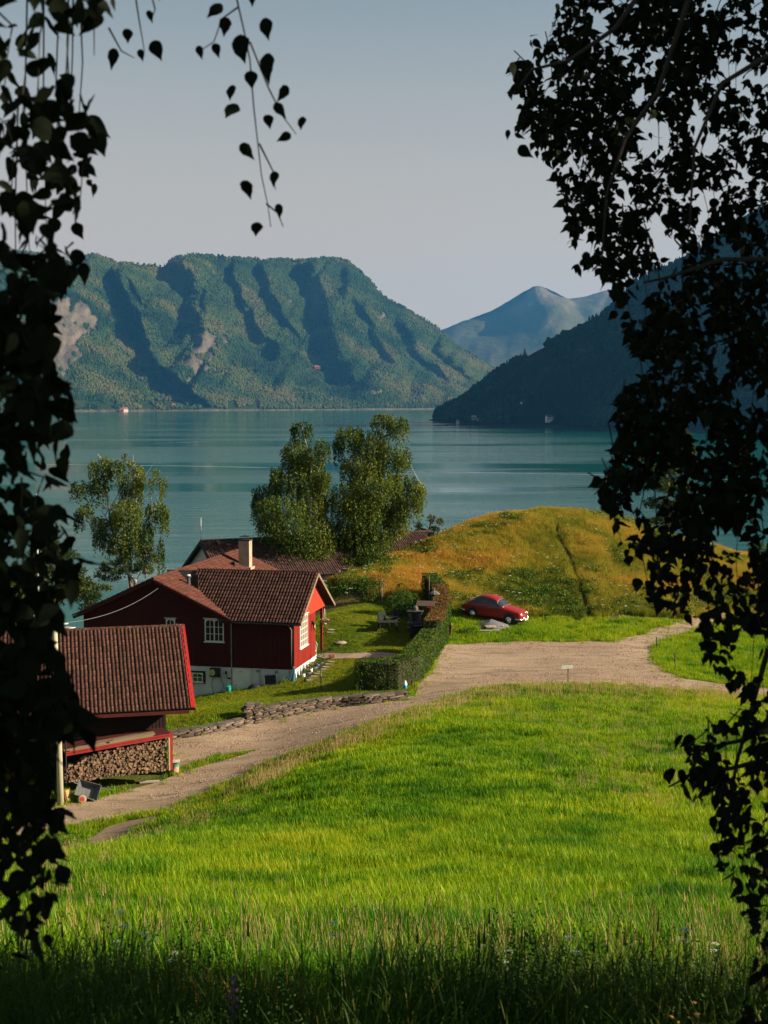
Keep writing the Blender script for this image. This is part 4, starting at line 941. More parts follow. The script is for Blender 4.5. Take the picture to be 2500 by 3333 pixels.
# lean-to rack carrying the firewood : swung a little forward of the shed front, its beam falling to the left
LT = -1.12; ry = -.30; LL = 4.5; LANG = R(13); DROP = .30
LTM = Matrix.Translation((LT, ry, 0)) @ Matrix.Rotation(LANG, 4, 'Z')
bs = Matrix.Rotation(-math.atan(DROP / LL), 4, 'Y')
def ltw(x, y, z): return Sm4 @ LTM @ Vector((x, y, z))
m = MB(); m.box(-LL, .02, -.04, .06, -.10, 0, LTM @ Matrix.Translation((0, 0, 1.52)) @ bs); m.box(-LL, .02, -.07, -.042, .01, .08, LTM @ Matrix.Translation((0, 0, 1.52)) @ bs); m.build('lean_to_beam', M_redtrim, shed)
m = MB(); m.box(.0, .13, -.03, .10, 0, 1.62, LTM); m.build('lean_to_post', M_redtrim, shed)
m = MB(); m.box(-.075, -.02, -.11, -.05, 0, 1.42, LTM); m.build('upright_stake', pm('pale_lath', (.38, .28, .18), (.30, .22, .14), 4, .8), shed)
m = MB(); m.tube([LTM @ Vector((-LL + .02, -.10, 0)), LTM @ Vector((-LL + .02, -.10, 2.3))], .03, 8); m.build('iron_pipe', M_black, shed)
m = MB(); m.box(-LL, .1, .07, 1.5, .012, .04, LTM @ Matrix.Translation((0, 0, 1.52)) @ bs); m.build('lean_to_deck', M_redshade, shed)
m = MB(); m.box(-9.4, -6.0, ry, ry + .08, 1.05, 1.14); m.build('lower_beam', M_redtrim, shed)
for k, x in enumerate((-9.4, -7.6)): m = MB(); m.box(x, x + .1, ry, ry + .1, 0, 1.05); m.build('rack_post', M_redtrim, shed)
FOOT.append([tuple(SW(*p)[:2]) for p in ((-SL, .2), (-5.6, .1))] + [tuple(ltw(*p)[:2]) for p in ((-LL, -.05, 0), (0, -.1, 0))] + [tuple(SW(*p)[:2]) for p in ((-1.15, .2), (-1.15, 7.6), (-SL, 7.6))])
# planks stored on the lean-to : each a thing
M_plank = pm('stored_plank', (.20, .135, .08), (.13, .092, .055), 3, .85, .4, 30, st=(.2, 1, 1), rnd=.3)
pl = [(-4.3, 3.6, .16, .05, .0, .045, 0, 'long thin plank lying lowest along the front edge of the rack'), (-2.6, 2.0, .20, .045, .02, .10, .02, 'short plank lying over the front plank at the right'), (-3.9, 2.6, .18, .06, .22, .045, -.01, 'weathered plank lying behind the front plank on the rack'), (-1.9, 1.4, .26, .05, .45, .045, .01, 'broad board lying at the right back of the rack'), (-3.4, 2.2, .15, .05, .5, .08, .03, 'narrow board lying at the back of the rack'), (-2.4, 1.8, .14, .05, .25, .12, -.03, 'uppermost weathered board on the plank pile'), (-4.6, 1.6, .12, .05, -.04, .11, .05, 'pale sawn offcut jutting left beside the pole')]
for x, l, wd, th, y, z, rr, lab in pl:
    m = MB(); m.box(0, l, 0, wd, 0, th); o = m.build('plank', M_plank); o.matrix_world = Sm4 @ LTM @ Matrix.Translation((0, 0, 1.52)) @ bs @ Matrix.Translation((x, y, z)) @ Matrix.Rotation(rr, 4, 'Z'); tag(o, lab, 'plank', 'planks stored on the shed rack')
# firewood
M_log = pm('split_wood', (.20, .12, .066), (.10, .064, .04), 6, .85, .4, 40, rnd=.5); M_logi = pm('split_wood_far', (.20, .12, .066), (.10, .064, .04), 6, .85, .4, 40, rnd=.5, island=True); M_bark = pm('bark', (.10, .075, .055), (.06, .045, .035), 8, .95, .5, 30)
def logmesh(seed):
    r = random.Random(seed); k = r.choice((3, 4, 4, 5)); a0 = r.uniform(0, 6.28); pts_ = [(.062 * r.uniform(.75, 1.2) * math.cos(a0 + 6.283 * i / k), .062 * r.uniform(.75, 1.2) * math.sin(a0 + 6.283 * i / k)) for i in range(k)]
    V = [(x, y, z) for y in (0, .34) for x, z in pts_]; F = [tuple(range(k)), tuple(range(2 * k - 1, k - 1, -1))] + [(i, k + i, k + (i + 1) % k, (i + 1) % k) for i in range(k)]
    me = bpy.data.meshes.new('log'); me.from_pydata(V, [], F); me.materials.append(M_log); me.materials.append(M_bark); me.polygons.foreach_set('material_index', [0, 0] + [1] * k); me.update(); return me, V, F
LM = [logmesh(i) for i in range(12)]
def woodpile(name, label, x0, x1, topf, y, maxn, seed, lean=False):
    """stack of split logs, ends to the viewer"""
    r = random.Random(seed); root = thing(name, label, 'woodpile', ltw((x0 + x1) / 2, y, 0) if lean else SW((x0 + x1) / 2, y, 0), SROT + (LANG if lean else 0))
    s = .108; cells = []; row = 0; z = .05
    while z < 2:
        x = x0 + (s / 2 if row % 2 else 0)
        while x < x1:
            if z < topf((x - x0) / (x1 - x0)): cells.append((x + r.gauss(0, .014), z + r.gauss(0, .014)))
            x += s * r.uniform(.9, 1.12)
        z += s * .80; row += 1
    r.shuffle(cells); rest_v = []; rest_f = []; rest_m = []
    for k, (x, z) in enumerate(cells):
        me, V, F = r.choice(LM); M = Matrix.Translation((x - (x0 + x1) / 2, r.uniform(-.07, .05), z)) @ Matrix.Rotation(r.uniform(0, 6.28), 4, 'Y') @ Matrix.Rotation(r.gauss(0, .05), 4, 'Z') @ Matrix.Scale(r.uniform(.8, 1.25), 4)
        if k < maxn: link('log', me, root, mat=M)
        else:
            b = len(rest_v); rest_v += [M @ Vector(v) for v in V]; rest_f += [tuple(b + i for i in f) for f in F]; rest_m += [0, 0] + [1] * (len(F) - 2)
    if rest_v:
        me = bpy.data.meshes.new('split_logs'); me.from_pydata(rest_v, [], rest_f); me.materials.append(M_logi); me.materials.append(M_bark); me.polygons.foreach_set('material_index', rest_m); me.update(); tag(link('split_logs', me, root), kind='stuff')
    bk = MB(); bk.box(x0 - (x0 + x1) / 2, x1 - (x0 + x1) / 2, .20, .5, 0, min(topf(0), topf(1)) * .9); bk.build('pile_core', M_bark, root)
woodpile('firewood_stack', 'big stack of split firewood under the red beam of the shed', -LL + .04, -.10, lambda t: (.58 + 1.7 * t if t < .3 else 1.09 + .36 * (t - .3)) + .02 * math.sin(t * 40), .0, 300, 5, True)
woodpile('firewood_stack', 'smaller heap of split firewood in the dark bay left of the pole', -8.9, -7.7, lambda t: .95 - .5 * abs(t - .4), ry + .25, 70, 6)
woodpile('firewood_stack', 'little pile of pale split logs on the bench behind the pole', -6.7, -6.0, lambda t: .82 - .6 * abs(t - .5), ry + .35, 30, 8)

# ---------------- white house behind, grey roof strip
b0 = P(651, 1762, 103); b0r = P(1370, 1738, 110.5)
bh = thing('white_house', 'white house with dark tiled roof half hidden behind the birches', 'house', (b0.x, b0.y, b0.z - 5.2), math.atan2(b0r.y - b0.y, b0r.x - b0.x))
BL = 18.2; rp = R(27); half = 4.6; rzb = 5.2; ez = rzb - half * math.tan(rp)
m = MB(); m.prism([(-half + .5, 0), (half - .5, 0), (half - .5, ez + .05), (0, rzb - .2), (-half + .5, ez + .05)], .35, BL - .35, Mx); m.build('wall', M_white, bh)
m = MB(); cB, sB = math.cos(rp), math.sin(rp); slab(m, (0, -half, ez), (1, 0, 0), (0, cB, sB), BL, half / cB, .14); slab(m, (BL, half, ez), (-1, 0, 0), (0, -cB, sB), BL, half / cB, .14); r_ = m.build('roof', M_black, bh)
M_dk = tile_mat('roof_tile_dark', True, (.060, .028, .022), (.035, .018, .016))
lay_tiles(r_, Vector((0, -half - .02, ez + .012)), (1, 0, 0), (0, cB, sB), BL, half / cB, .36, .36, 0, M_dk, M_dk)
m = MB()
for i in range(50): m.lathe([(.10, 0), (.12, .02), (.10, .4)], 6, M=Matrix.Translation((.38 * i, 0, rzb + .01)) @ Matrix.Rotation(R(90), 4, 'Y'))
m.build('ridge_tiles', M_dk, r_)
m = MB()
for s in (1, -1):
    a = Vector((-.03, s * (half + .02), ez - .04)); b = Vector((-.03, 0, rzb - .02)); d = b - a; nn = Vector((0, -d.z, d.y)).normalized(); nn *= 1 if nn.z > 0 else -1; q = [a - nn * .18, b - nn * .18, b + nn * .05, a + nn * .05]
    m.add(q + [p + Vector((.028, 0, 0)) for p in q], [(0, 1, 2, 3), (7, 6, 5, 4), (0, 4, 5, 1), (1, 5, 6, 2), (2, 6, 7, 3), (3, 7, 4, 0)])
m.build('barge_board', M_black, r_)
for x, lab, hh in ((.12, 'white television aerial mast on the left end of the white house roof', 1.75), (14.6, 'tall white mast on the white house roof beside the birch', 3.6)):
    t = thing('aerial_mast', lab, 'aerial', bh.matrix_basis @ Vector((x, .1, rzb - .05)) if False else (Matrix.Translation(bh.location) @ Matrix.Rotation(bh.rotation_euler.z, 4, 'Z')) @ Vector((x, .1, rzb)), 0)
    m = MB(); m.tube([(0, 0, 0), (0, 0, hh)], .028, 6); m.build('mast', M_white, t)
    if hh < 2:
        m = MB(); m.tube([(-.7, 0, hh - .05), (.35, 0, hh + .02)], .012, 5)
        for i in range(8): x_ = -.65 + i * .13; m.tube([(x_, -.22, hh - .045 + i * .008), (x_, .22, hh - .045 + i * .008)], .006, 4)
        m.build('aerial_rods', M_metalg, t)
g0 = P(172, 2050, 72); g1 = P(268, 2030, 73.4)
t = thing('greenhouse', 'low grey sheet roofed lean-to between the shed and the red house', 'greenhouse', (g1.x, g1.y, g1.z - 1.6), math.atan2(g1.y - g0.y, g1.x - g0.x))
m = MB()
for i in range(4): m.box(-1.7, 0, .02 + i * .62, .6 + i * .62, 1.15 + i * .16, 1.18 + i * .16, None)
m.build('roof_sheet', pm('corrugated_grey', (.30, .29, .27), (.22, .21, .20), 2, .5, .4, 20, st=(1, 12, 1)), t)
m = MB()
for i in range(5): m.tube([(-1.7, i * .62, 1.17 + i * .155), (0, i * .62, 1.17 + i * .155)], .03, 5)
m.build('roof_batten', M_white, t); m = MB(); m.box(-1.65, -.05, .1, 2.5, 0, 1.1); m.build('frame', M_metalg, t)
# ================================================================ TREES, SHRUBS, HEDGE
def leafquads(c, ax, s, asp=.6):
    """rhombic leaves: centres c, long axis ax, size s"""
    n = len(c); ax = ax / np.linalg.norm(ax, axis=1, keepdims=True); r = RNG.normal(size=(n, 3)); t = np.cross(ax, r); t /= np.linalg.norm(t, axis=1, keepdims=True) + 1e-9
    s = s[:, None]; V = np.stack([c - ax * s, c + t * s * asp, c + ax * s, c - t * s * asp], 1).reshape(-1, 3)
    return V, np.arange(4 * n).reshape(-1, 4)
def in_ell(n, surf=.55):
    d = RNG.normal(size=(n, 3)); d /= np.linalg.norm(d, axis=1, keepdims=True); return d * (surf + (1 - surf) * RNG.random(n) ** .5)[:, None] if surf > 0 else d * RNG.random(n)[:, None] ** .4
M_birch = leafmat('birch_leaves', [(0, (.024, .048, .009)), (.5, (.070, .105, .014)), (1, (.14, .155, .020))], .3, .5, inst=False, spread=.35)
M_pine = leafmat('pine_needles', [(0, (.012, .026, .008)), (.5, (.035, .055, .012)), (1, (.085, .095, .020))], .12, .7, inst=False, spread=.35)
M_shrub = leafmat('shrub_leaves', [(0, (.018, .050, .006)), (.5, (.045, .095, .010)), (1, (.090, .135, .016))], .25, .5, inst=False, spread=.4)
M_bbark = pm('birch_bark', (.34, .32, .27), (.22, .20, .17), 3, .8, .4, 12, third=((.04, .035, .03), 5, .60)); M_pbark = pm('pine_bark', (.20, .10, .055), (.10, .06, .04), 5, .9, .6, 14)
def world_clumps(cl, org, k, d): return [(P(org[0] + c[0] * k, org[1] + c[1] * k, d + (c[4] if len(c) > 4 else 0)), c[2] * k / FPX * d, c[3] * k / FPX * d) for c in cl]
def tree(name, label, cl, trunks, org, k, d, kind='birch', dens=330, ls=.075, group=None, dz=.75, grow=1.0):
    base = P(org[0] + trunks[0][0][0] * k, org[1] + trunks[0][0][1] * k, d); bz = min(base.z, gz(base.x, base.y) + .1)
    t = thing(name, label, 'tree', (base.x, base.y, bz)); o = np.array((base.x, base.y, bz))
    VV = []; wc = world_clumps(cl, org, k, d); tint = []
    for (c, rx, ry) in wc:
        if kind == 'birch': rx *= grow; ry *= grow
        yo = RNG.normal() * rx * .4; cc = np.array(c) + (0, yo, 0); rz_ = max(rx, .5) * dz + .2
        n = int(dens * 2.4 * rx * ry * 3.1)
        if kind == 'birch':
            ns = max(3, n // 14); a = in_ell(ns) * (rx, rz_, ry * .8); a[:, 2] = a[:, 2] * .8 + ry * .15
            ln = RNG.uniform(.35, 1.25, ns) ** 1.3 * min(2.6, ry * 1.1 + .5); per = 14
            s = RNG.random((ns, per)); px_ = a[:, None, :] + np.stack([RNG.normal(0, .05, (ns, per)) + (a[:, None, 0] * .12) * s, RNG.normal(0, .05, (ns, per)), -s * ln[:, None]], -1)
            c_ = px_.reshape(-1, 3) + cc; ax = RNG.normal(size=c_.shape) * (.5, .5, .35) + (0, 0, -1.); V, F = leafquads(c_, ax, RNG.uniform(.6, 1.25, len(c_)) * ls, .62)
        elif kind == 'pine':
            ns = max(4, n // 7); a = in_ell(ns, .35) * (rx, rz_, ry * .7); q = RNG.normal(size=(ns, 7, 3)) + (0, 0, .5); q /= np.linalg.norm(q, axis=2, keepdims=True)
            c_ = (a[:, None] + q * ls * 1.1).reshape(-1, 3) + cc; V, F = leafquads(c_, q.reshape(-1, 3), RNG.uniform(.8, 1.3, len(c_)) * ls * 1.25, .20)
        else:
            a = in_ell(n, .6) * (rx, rz_, ry); c_ = a + cc; V, F = leafquads(c_, RNG.normal(size=c_.shape), RNG.uniform(.6, 1.2, n) * ls, .65)
        VV.append(V); tint.append(np.full(len(V), .5 + RNG.normal() * .24))
    V = np.concatenate(VV) - o; F = np.arange(len(V)).reshape(-1, 4)
    link('crown', npmesh('crown', V, F, {'birch': M_birch, 'pine': M_pine}.get(kind, M_shrub), attrs={'tint': np.concatenate(tint)}), t)
    for i, tr in enumerate(trunks):
        pts_ = [P(org[0] + q[0] * k, org[1] + q[1] * k, d + (q[2] if len(q) > 2 else 0)) - Vector(o) for q in tr]
        if i == 0: pts_ = [Vector((pts_[0].x, pts_[0].y, -.2))] + pts_
        r0 = (.15 if i == 0 else .045) * (1.2 if kind == 'pine' else 1); m = MB(); m.tube(pts_, [r0 * (1 - .8 * j / (len(pts_) - 1)) for j in range(len(pts_))], 7)
        # twigs reaching into the crown
        if i == 0 or len(tr) > 2:
            for (c, rx, ry) in wc[::2]:
                j = min(range(len(pts_)), key=lambda j: (pts_[j] - (Vector(c) - Vector(o)) + Vector((0, 0, ry))).length)
                e = Vector(c) - Vector(o); 
                if (e - pts_[j]).length < (6 if i == 0 else 3): m.tube([pts_[j], pts_[j].lerp(e, .5) + Vector((0, 0, .3)), e + Vector((0, 0, ry * .3))], [.035, .02, .008], 5, False)
        m.build('trunk' if i == 0 else 'limb', M_bbark if kind == 'birch' else M_pbark, t, smooth=True)
    return t
z7 = ((200, 1420), .244)
tree('birch_tree', 'leaning sparse birch with white limbs left of the chimney', [(280,650,150,90),(230,1050,60,110),(350,950,90,90),(450,400,80,120),(600,330,70,90),(530,620,90,150),(760,400,70,110),(840,270,35,50),(930,350,45,60),(1040,480,55,130),(900,650,160,190),(900,1000,180,240),(950,1350,140,190),(1030,620,60,80),(1190,600,18,90),(1270,490,38,80),(1340,640,32,130),(1385,580,18,90),(1260,980,140,130),(1370,1050,50,150),(1330,1500,40,200),(1130,1250,100,190),(520,1150,110,100),(500,1300,80,110),(650,1350,110,120),(700,1100,80,120),(1130,1500,80,110),(840,1500,80,110),(1250,1600,50,80),(620,480,60,80)],
     [[(990,1930),(880,1820),(830,1650),(800,1560),(720,1370),(650,1180),(640,1000),(600,700),(575,500),(530,300),(480,230)],[(650,1180),(580,1060),(470,890),(380,740)],[(800,1560),(840,1400),(820,1050),(900,700),(955,400),(960,240)],[(900,1820),(880,1620),(960,1450),(1000,800),(1060,600),(1170,450),(1240,350),(1330,360)],[(900,1750),(960,1640),(1010,1560)],[(1120,1900),(1130,1650),(1150,1400),(1210,1150)]], *z7, 99, 'birch', 340, .07, grow=1.12)
z8 = ((780, 1300), .422)
tree('birch_tree', 'dense weeping birch, left one of the tall pair behind the house', [(480,220,80,60),(450,400,120,110),(640,360,55,80),(280,560,45,60),(450,620,210,140),(200,720,100,75),(130,800,45,80),(330,820,180,120),(560,800,120,180),(250,950,110,90),(420,1020,180,110),(600,1000,120,140),(400,1150,160,100),(560,1180,160,90),(640,600,60,90),(520,500,120,120)],
     [[(540,1290),(545,900),(550,500),(480,200)],[(545,900),(350,800),(150,760)],[(550,700),(660,420)]], *z8, 104, 'birch', 300, .075, grow=1.10)
tree('birch_tree', 'tall weeping birch with arms spreading to the right over the mound', [(1100,150,90,55),(1220,190,80,75),(850,250,100,65),(760,340,40,90),(1000,330,140,120),(1180,420,130,85),(1260,470,60,45),(950,500,160,110),(1050,620,190,110),(1250,640,120,75),(1380,680,60,65),(1300,760,110,95),(1100,820,190,140),(850,750,160,160),(1200,900,90,105),(1030,1000,150,140),(830,1050,140,170),(1000,1180,120,110),(850,1230,140,80),(950,800,150,150),(1370,780,40,60)],
     [[(820,1320),(850,1100),(900,800),(1000,400),(1150,130)],[(870,1000),(1000,850),(1200,760),(1400,660)],[(960,560),(1100,480),(1280,440)],[(900,800),(820,500),(770,290)]], *z8, 106, 'birch', 300, .075, grow=1.10)
z1 = ((0, 1650), .6932)
tree('pine_tree', 'broad bushy pine by the flagpole at the left', [(230,190,80,35),(200,240,100,45),(290,230,80,45),(330,300,80,45),(170,300,90,45),(250,330,120,45),(370,350,70,45),(150,370,70,45),(300,400,130,45),(400,420,80,45),(200,440,110,45),(420,470,60,30)], [[(262,540),(262,400),(268,250),(240,190)]], *z1, 92, 'pine', 190, .11)
tree('pine_tree', 'dark low pine standing under the leaning birch', [(700,1550,100,55),(620,1700,95,50),(700,1800,150,55),(480,1850,60,45),(650,1900,180,55),(900,1780,180,90),(1150,1790,90,80),(560,1780,110,50),(800,1680,130,60),(1080,1700,90,60)], [[(930,2000),(900,1850),(820,1650),(720,1540)]], *z7, 101, 'pine', 190, .11)
tree('pine_tree', 'spreading pine below the house gable at the left shore', [(200,1950,170,75),(400,2000,120,55),(500,2050,150,45),(350,2120,200,55),(150,2100,200,70),(600,2020,110,35)], [[(330,2300),(340,2100),(300,1960)]], *z7, 95, 'pine', 190, .11)
tree('young_birch', 'light green young birch behind the shed roof at the left edge', [(60,320,65,60),(80,400,70,70),(50,480,80,60),(110,470,50,60),(20,400,50,90)], [[(70,600),(70,450),(65,300)]], *z1, 82, 'birch', 260, .07)
z3 = ((1900, 900), .4522)
tree('pine_tree', 'tall pine with reddish stem standing beyond the mound crest at the right', [(660,1080,60,50),(720,1150,55,60),(740,1250,70,70),(790,1340,75,25),(680,1260,80,80),(420,1300,80,45),(450,1400,95,55),(720,1520,80,55),(560,1640,120,60),(700,1650,110,60),(560,1500,110,70),(780,1800,70,60),(620,1760,170,50),(600,1390,120,60),(650,1160,60,60)], [[(600,1950),(600,1700),(620,1400),(660,1080)]], *z3, 121, 'pine', 190, .12)
tree('small_pine', 'small young pine on the skyline left of the mound', [(1380,975,26,34),(1400,1015,45,26),(1480,925,30,45),(1545,945,28,36),(1510,1000,50,28),(1440,1050,70,24),(1500,1045,50,24)], [[(1465,1110),(1465,1000),(1485,900)]], *z8, 118, 'pine', 260, .10)
def bush(name, label, u, v, d, blobs, mat=None, ls=.045, dens=700, cat='bush', group=None):
    c0 = P(u, v, d); z = gz(c0.x, c0.y); t = thing(name, label, cat, (c0.x, c0.y, z), 0, group); VV = []; tn = []
    for (dx, dy, dz_, rx, ry, rz_) in blobs:
        n = int(dens * (rx * rz_ + rx * ry + ry * rz_) * 1.3); a = in_ell(n, .72); a = a * (1 + .18 * (fbm(a[:, 0] * 3 + dx + 9, a[:, 2] * 3 + a[:, 1] * 2, 2) - .5)[:, None] * 2) * (rx, ry, rz_) + (dx, dy, dz_)
        a = a[a[:, 2] > 0]; V, F = leafquads(a, RNG.normal(size=a.shape), RNG.uniform(.6, 1.2, len(a)) * ls, .65); VV.append(V); tn.append(np.full(len(V), .5 + RNG.normal() * .15))
    V = np.concatenate(VV); link('foliage', npmesh('foliage', V, np.arange(len(V)).reshape(-1, 4), mat or M_shrub, attrs={'tint': np.concatenate(tn)}), t)
    m = MB()
    for (dx, dy, dz_, rx, ry, rz_) in blobs: m.tube([(dx * .3, dy * .3, -.05), (dx * .7, dy * .7, dz_ * .5), (dx, dy, dz_ + rz_ * .4)], [.04, .03, .012], 5)
    m.build('stems', M_pbark, t); return t
bush('bush', 'dark bush at the right edge beyond the mound', 2478, 1800, 119, [(0, 0, .9, 1.3, 1.1, 1.1), (1.2, 0, .8, 1.2, 1, .9)], ls=.08, dens=300)
bush('bush', 'bright green leafy bush behind the shed roof beside the house wall', 225, 2010, 82, [(-.2, 0, 1.9, .8, .8, .9), (.6, 0, 1.6, .7, .6, .8), (0, .3, .8, .9, .8, .9)])
bush('bush', 'dark rounded bush behind the garden table', 1308, 1998, 91.5, [(-.5, 0, .75, .75, .7, .75), (.4, 0, .85, .9, .8, .85), (.0, .5, 1.0, .8, .7, .8)])
bush('bush', 'bright green upright bush left of the staked sapling', 1203, 1952, 96.5, [(0, 0, .8, .55, .5, .75), (.35, .1, 1.0, .4, .4, .6)])
bush('bush', 'low bush growing against the foot of the mound behind the garden', 1150, 1935, 99.5, [(0, 0, .5, 1.3, .7, .5), (1.2, 0, .45, .8, .6, .45)], dens=400, ls=.055)
bush('bush', 'weedy green clump beside the dirt bank at the lower left', 215, 2760, 48.5, [(0, 0, .25, .8, .5, .3), (-.9, 0, .3, .7, .5, .3)], ls=.03, dens=900)
bush('bush', 'green weeds growing left of the gravel heap', 1535, 2060, 88.5, [(0, 0, .2, .5, .35, .28), (-.5, .2, .2, .35, .3, .22)], ls=.045)
bush('bush', 'green clump at the foot of the mound left of the red car', 1482, 1945, 95.5, [(0, 0, .4, .9, .5, .5), (1, 0, .35, .6, .4, .4)], ls=.05, dens=450)
# staked sapling
c0 = G(1243, 1967); t = thing('sapling', 'thin sapling tied to two tall wooden stakes behind the garden', 'tree', c0)
m = MB(); m.tube([(.0, 0, 0), (.03, 0, 1.2), (.0, 0, 2.0)], [.03, .02, .008], 6); m.tube([(.03, 0, 1.1), (.3, 0, 1.5)], [.015, .006], 5); m.build('trunk', M_bbark, t)
for x in (-.17, .13): m = MB(); m.tube([(x, .05, -.1), (x, .05, 1.55)], .035 if x < 0 else .02, 6); m.build('stake', M_wood, t)
a = in_ell(500, .3) * (.35, .3, .6) + (0, 0, 1.75); V, F = leafquads(a, RNG.normal(size=a.shape), RNG.uniform(.6, 1.2, len(a)) * .035, .6); link('crown', npmesh('crown', V, F, M_shrub, attrs={'tint': np.full(len(V), .7)}), t)
# hedge
def hedge(label, path, width, h0, h1, tintf):
    p0 = path[0]; t = thing('hedge', label, 'hedge', p0); P_ = []; 
    for a, b in zip(path, path[1:]):
        k = max(1, int((b - a).length / .25))
        for i in range(k): P_.append(a.lerp(b, i / k))
    P_.append(path[-1]); n = len(P_); S = 24; VV = []; tn = []; core = MB(); rings = []
    for i, p in enumerate(P_):
        d = (P_[min(i + 2, n - 1)] - P_[max(i - 2, 0)]); d.z = 0; d.normalize(); q = Vector((d.y, -d.x, 0)); h = h0 + (h1 - h0) * i / (n - 1); g = gz(p.x, p.y); w2 = width / 2 * (.35 if i in (0, n - 1) else .88)
        rings.append([Vector((p.x, p.y, 0)) - Vector(p0) * 1 + q * sx * w2 + Vector((0, 0, g + zz)) for sx, zz in ((-1, 0), (-1, h * .93), (1, h * .93), (1, 0))])
        for j in range(int(.25 * (2 * h + width) * 420)):
            r = RNG.random(); per = 2 * h + width; s = r * per
            if s < h: off = -1; z = s; x = -width / 2
            elif s < h + width: x = s - h - width / 2; z = h
            else: z = 2 * h + width - s; x = width / 2
            al = RNG.uniform(-.14, .14); c = Vector((p.x, p.y, g)) + q * x * (1 - .10 * (z / h) ** 3) + d * al + Vector((0, 0, z))
            bmp_ = (float(fbm(c.x * 2.1 + c.z, c.y * 2.1 + c.z * 1.3, 2)) - .5) * .28; nrm = q * (1 if x > 0 else -1) if s < h or s > h + width else Vector((0, 0, 1)); c += nrm * (bmp_ + RNG.normal() * .03)
            VV.append(tuple(c - Vector(p0))); tn.append(tintf(i / n, z / h, s))
        if i in (0, n - 1):
            for j in range(int(width * h * 420)):
                x = RNG.uniform(-width / 2, width / 2); z = RNG.uniform(0, h); c = Vector((p.x, p.y, g + z)) + q * x + d * (-.14 if i == 0 else .14) + d * RNG.normal() * .04; VV.append(tuple(c - Vector(p0))); tn.append(tintf(i / n, z / h, 0))
    a = np.array(VV); V, F = leafquads(a, RNG.normal(size=a.shape), RNG.uniform(.6, 1.25, len(a)) * .042, .65)
    link('foliage', npmesh('foliage', V, F, M_hedge, attrs={'tint': np.repeat(np.array(tn), 4)}), t)
    for r in rings: core.add(r, [])
    core.f = [(4 * i + j, 4 * i + 4 + j, 4 * i + 4 + (j + 1) % 4, 4 * i + (j + 1) % 4) for i in range(n - 1) for j in range(4)] + [(0, 1, 2, 3), (4 * n - 1, 4 * n - 2, 4 * n - 3, 4 * n - 4)]; core.m = [0] * len(core.f)
    core.build('branches', pm('hedge_branches', (.030, .028, .012), (.018, .020, .008), 5, .95), t); return t
M_hedge = leafmat('hedge_leaves', [(0, (.020, .048, .006)), (.4, (.045, .092, .009)), (.65, (.085, .12, .012)), (.82, (.14, .085, .025)), (1, (.20, .055, .03))], .25, .5, inst=False, spread=.16)
def hp(x, y): return Vector((x, y, gz(x, y)))
ha = G(1148, 2258); hb = G(1318, 2254)
hedge('clipped green hedge running from the stone wall corner back along the gravel yard', [hp(ha.x + .3, ha.y + .7), hp(hb.x - .6, hb.y + .7), hp(hb.x + .3, hb.y + 2.0), hp(2.15, 79.2), hp(2.75, 82.3)], 1.15, 1.55, 1.5, lambda i, z, s: .38 + .12 * z)
hedge('taller hedge with reddish clipped top beyond the low green hedge', [hp(2.95, 83.5), hp(3.35, 86.5), hp(3.75, 90.5), hp(3.75, 94.5), hp(3.2, 97.0)], 1.1, 1.9, 1.7, lambda i, z, s: .42 + (.42 if z > .93 and i < .8 else 0))

# ================================================================ STONE WALLS
M_stone = pm('slate_stone', (.10, .082, .064), (.05, .043, .038), 3, .9, .6, 14, rnd=.45, third=((.26, .16, .085), 1.1, .58))
def stone_mesh(seed):
    r = random.Random(seed); P2 = [(-.5, -.42), (-.44, -.5), (-.05, -.5 - r.uniform(0, .06)), (.42, -.49), (.5, -.40), (.49, .45), (-.48, .47)]; k = 7
    V = [(x * r.uniform(.93, 1.02), y * r.uniform(.92, 1.05), z * r.uniform(.8, 1.02)) for z in (-.5, .5) for x, y in P2]
    F = [tuple(range(k - 1, -1, -1)), tuple(range(k, 2 * k))] + [(i, (i + 1) % k, k + (i + 1) % k, k + i) for i in range(k)]
    me = bpy.data.meshes.new('stone'); me.from_pydata(V, [], F); me.materials.append(M_stone); me.update(); return me
SM = [stone_mesh(i) for i in range(10)]
def stonewall(label, base, hts, seed, lmin=.26, lmax=1.0, thick=.4, dz=0):
    r = random.Random(seed); t = thing('stone_wall', label, 'stone wall', base[0]); o = Vector(base[0]); seg = [(b - a).length for a, b in zip(base, base[1:])]; L = sum(seg)
    def at(s):
        for a, b, l in zip(base, base[1:], seg):
            if s <= l: return a.lerp(b, s / l), (b - a).normalized()
            s -= l
        return base[-1], (base[-1] - base[-2]).normalized()
    z = 0; row = 0; hmax = max(hts)
    while z < hmax:
        th = r.uniform(.05, .105); s = -r.uniform(0, .2)
        while s < L:
            l = r.uniform(lmin, lmax) * (1.3 if z == 0 else 1); p, d = at(max(0, min(L, s + l / 2))); h = np.interp((s + l / 2) / L, np.linspace(0, 1, len(hts)), hts)
            if z + th * .6 < h and s + l / 2 < L:
                for back in ((0,) if z + 2 * th < h else (0, .34)):
                    M = Matrix.Translation(p - o + Vector((0, .12 + z * .22 + back, z + th / 2 + r.uniform(-.012, .012)))) @ Matrix.Rotation(math.atan2(d.y, d.x) + r.gauss(0, .05), 4, 'Z') @ Matrix.Rotation(-math.asin(max(-1, min(1, d.z))) + r.gauss(0, .025), 4, 'Y') @ Matrix.Diagonal((l * .98, thick * r.uniform(.75, 1.1), th * r.uniform(.92, 1.04), 1))
                    link('stone', r.choice(SM), t, mat=M)
            s += l
        z += th; row += 1
    return t
wb = [G(u, v) for u, v in ((835,2360),(920,2340),(1010,2323),(1100,2307),(1200,2296),(1322,2281))]
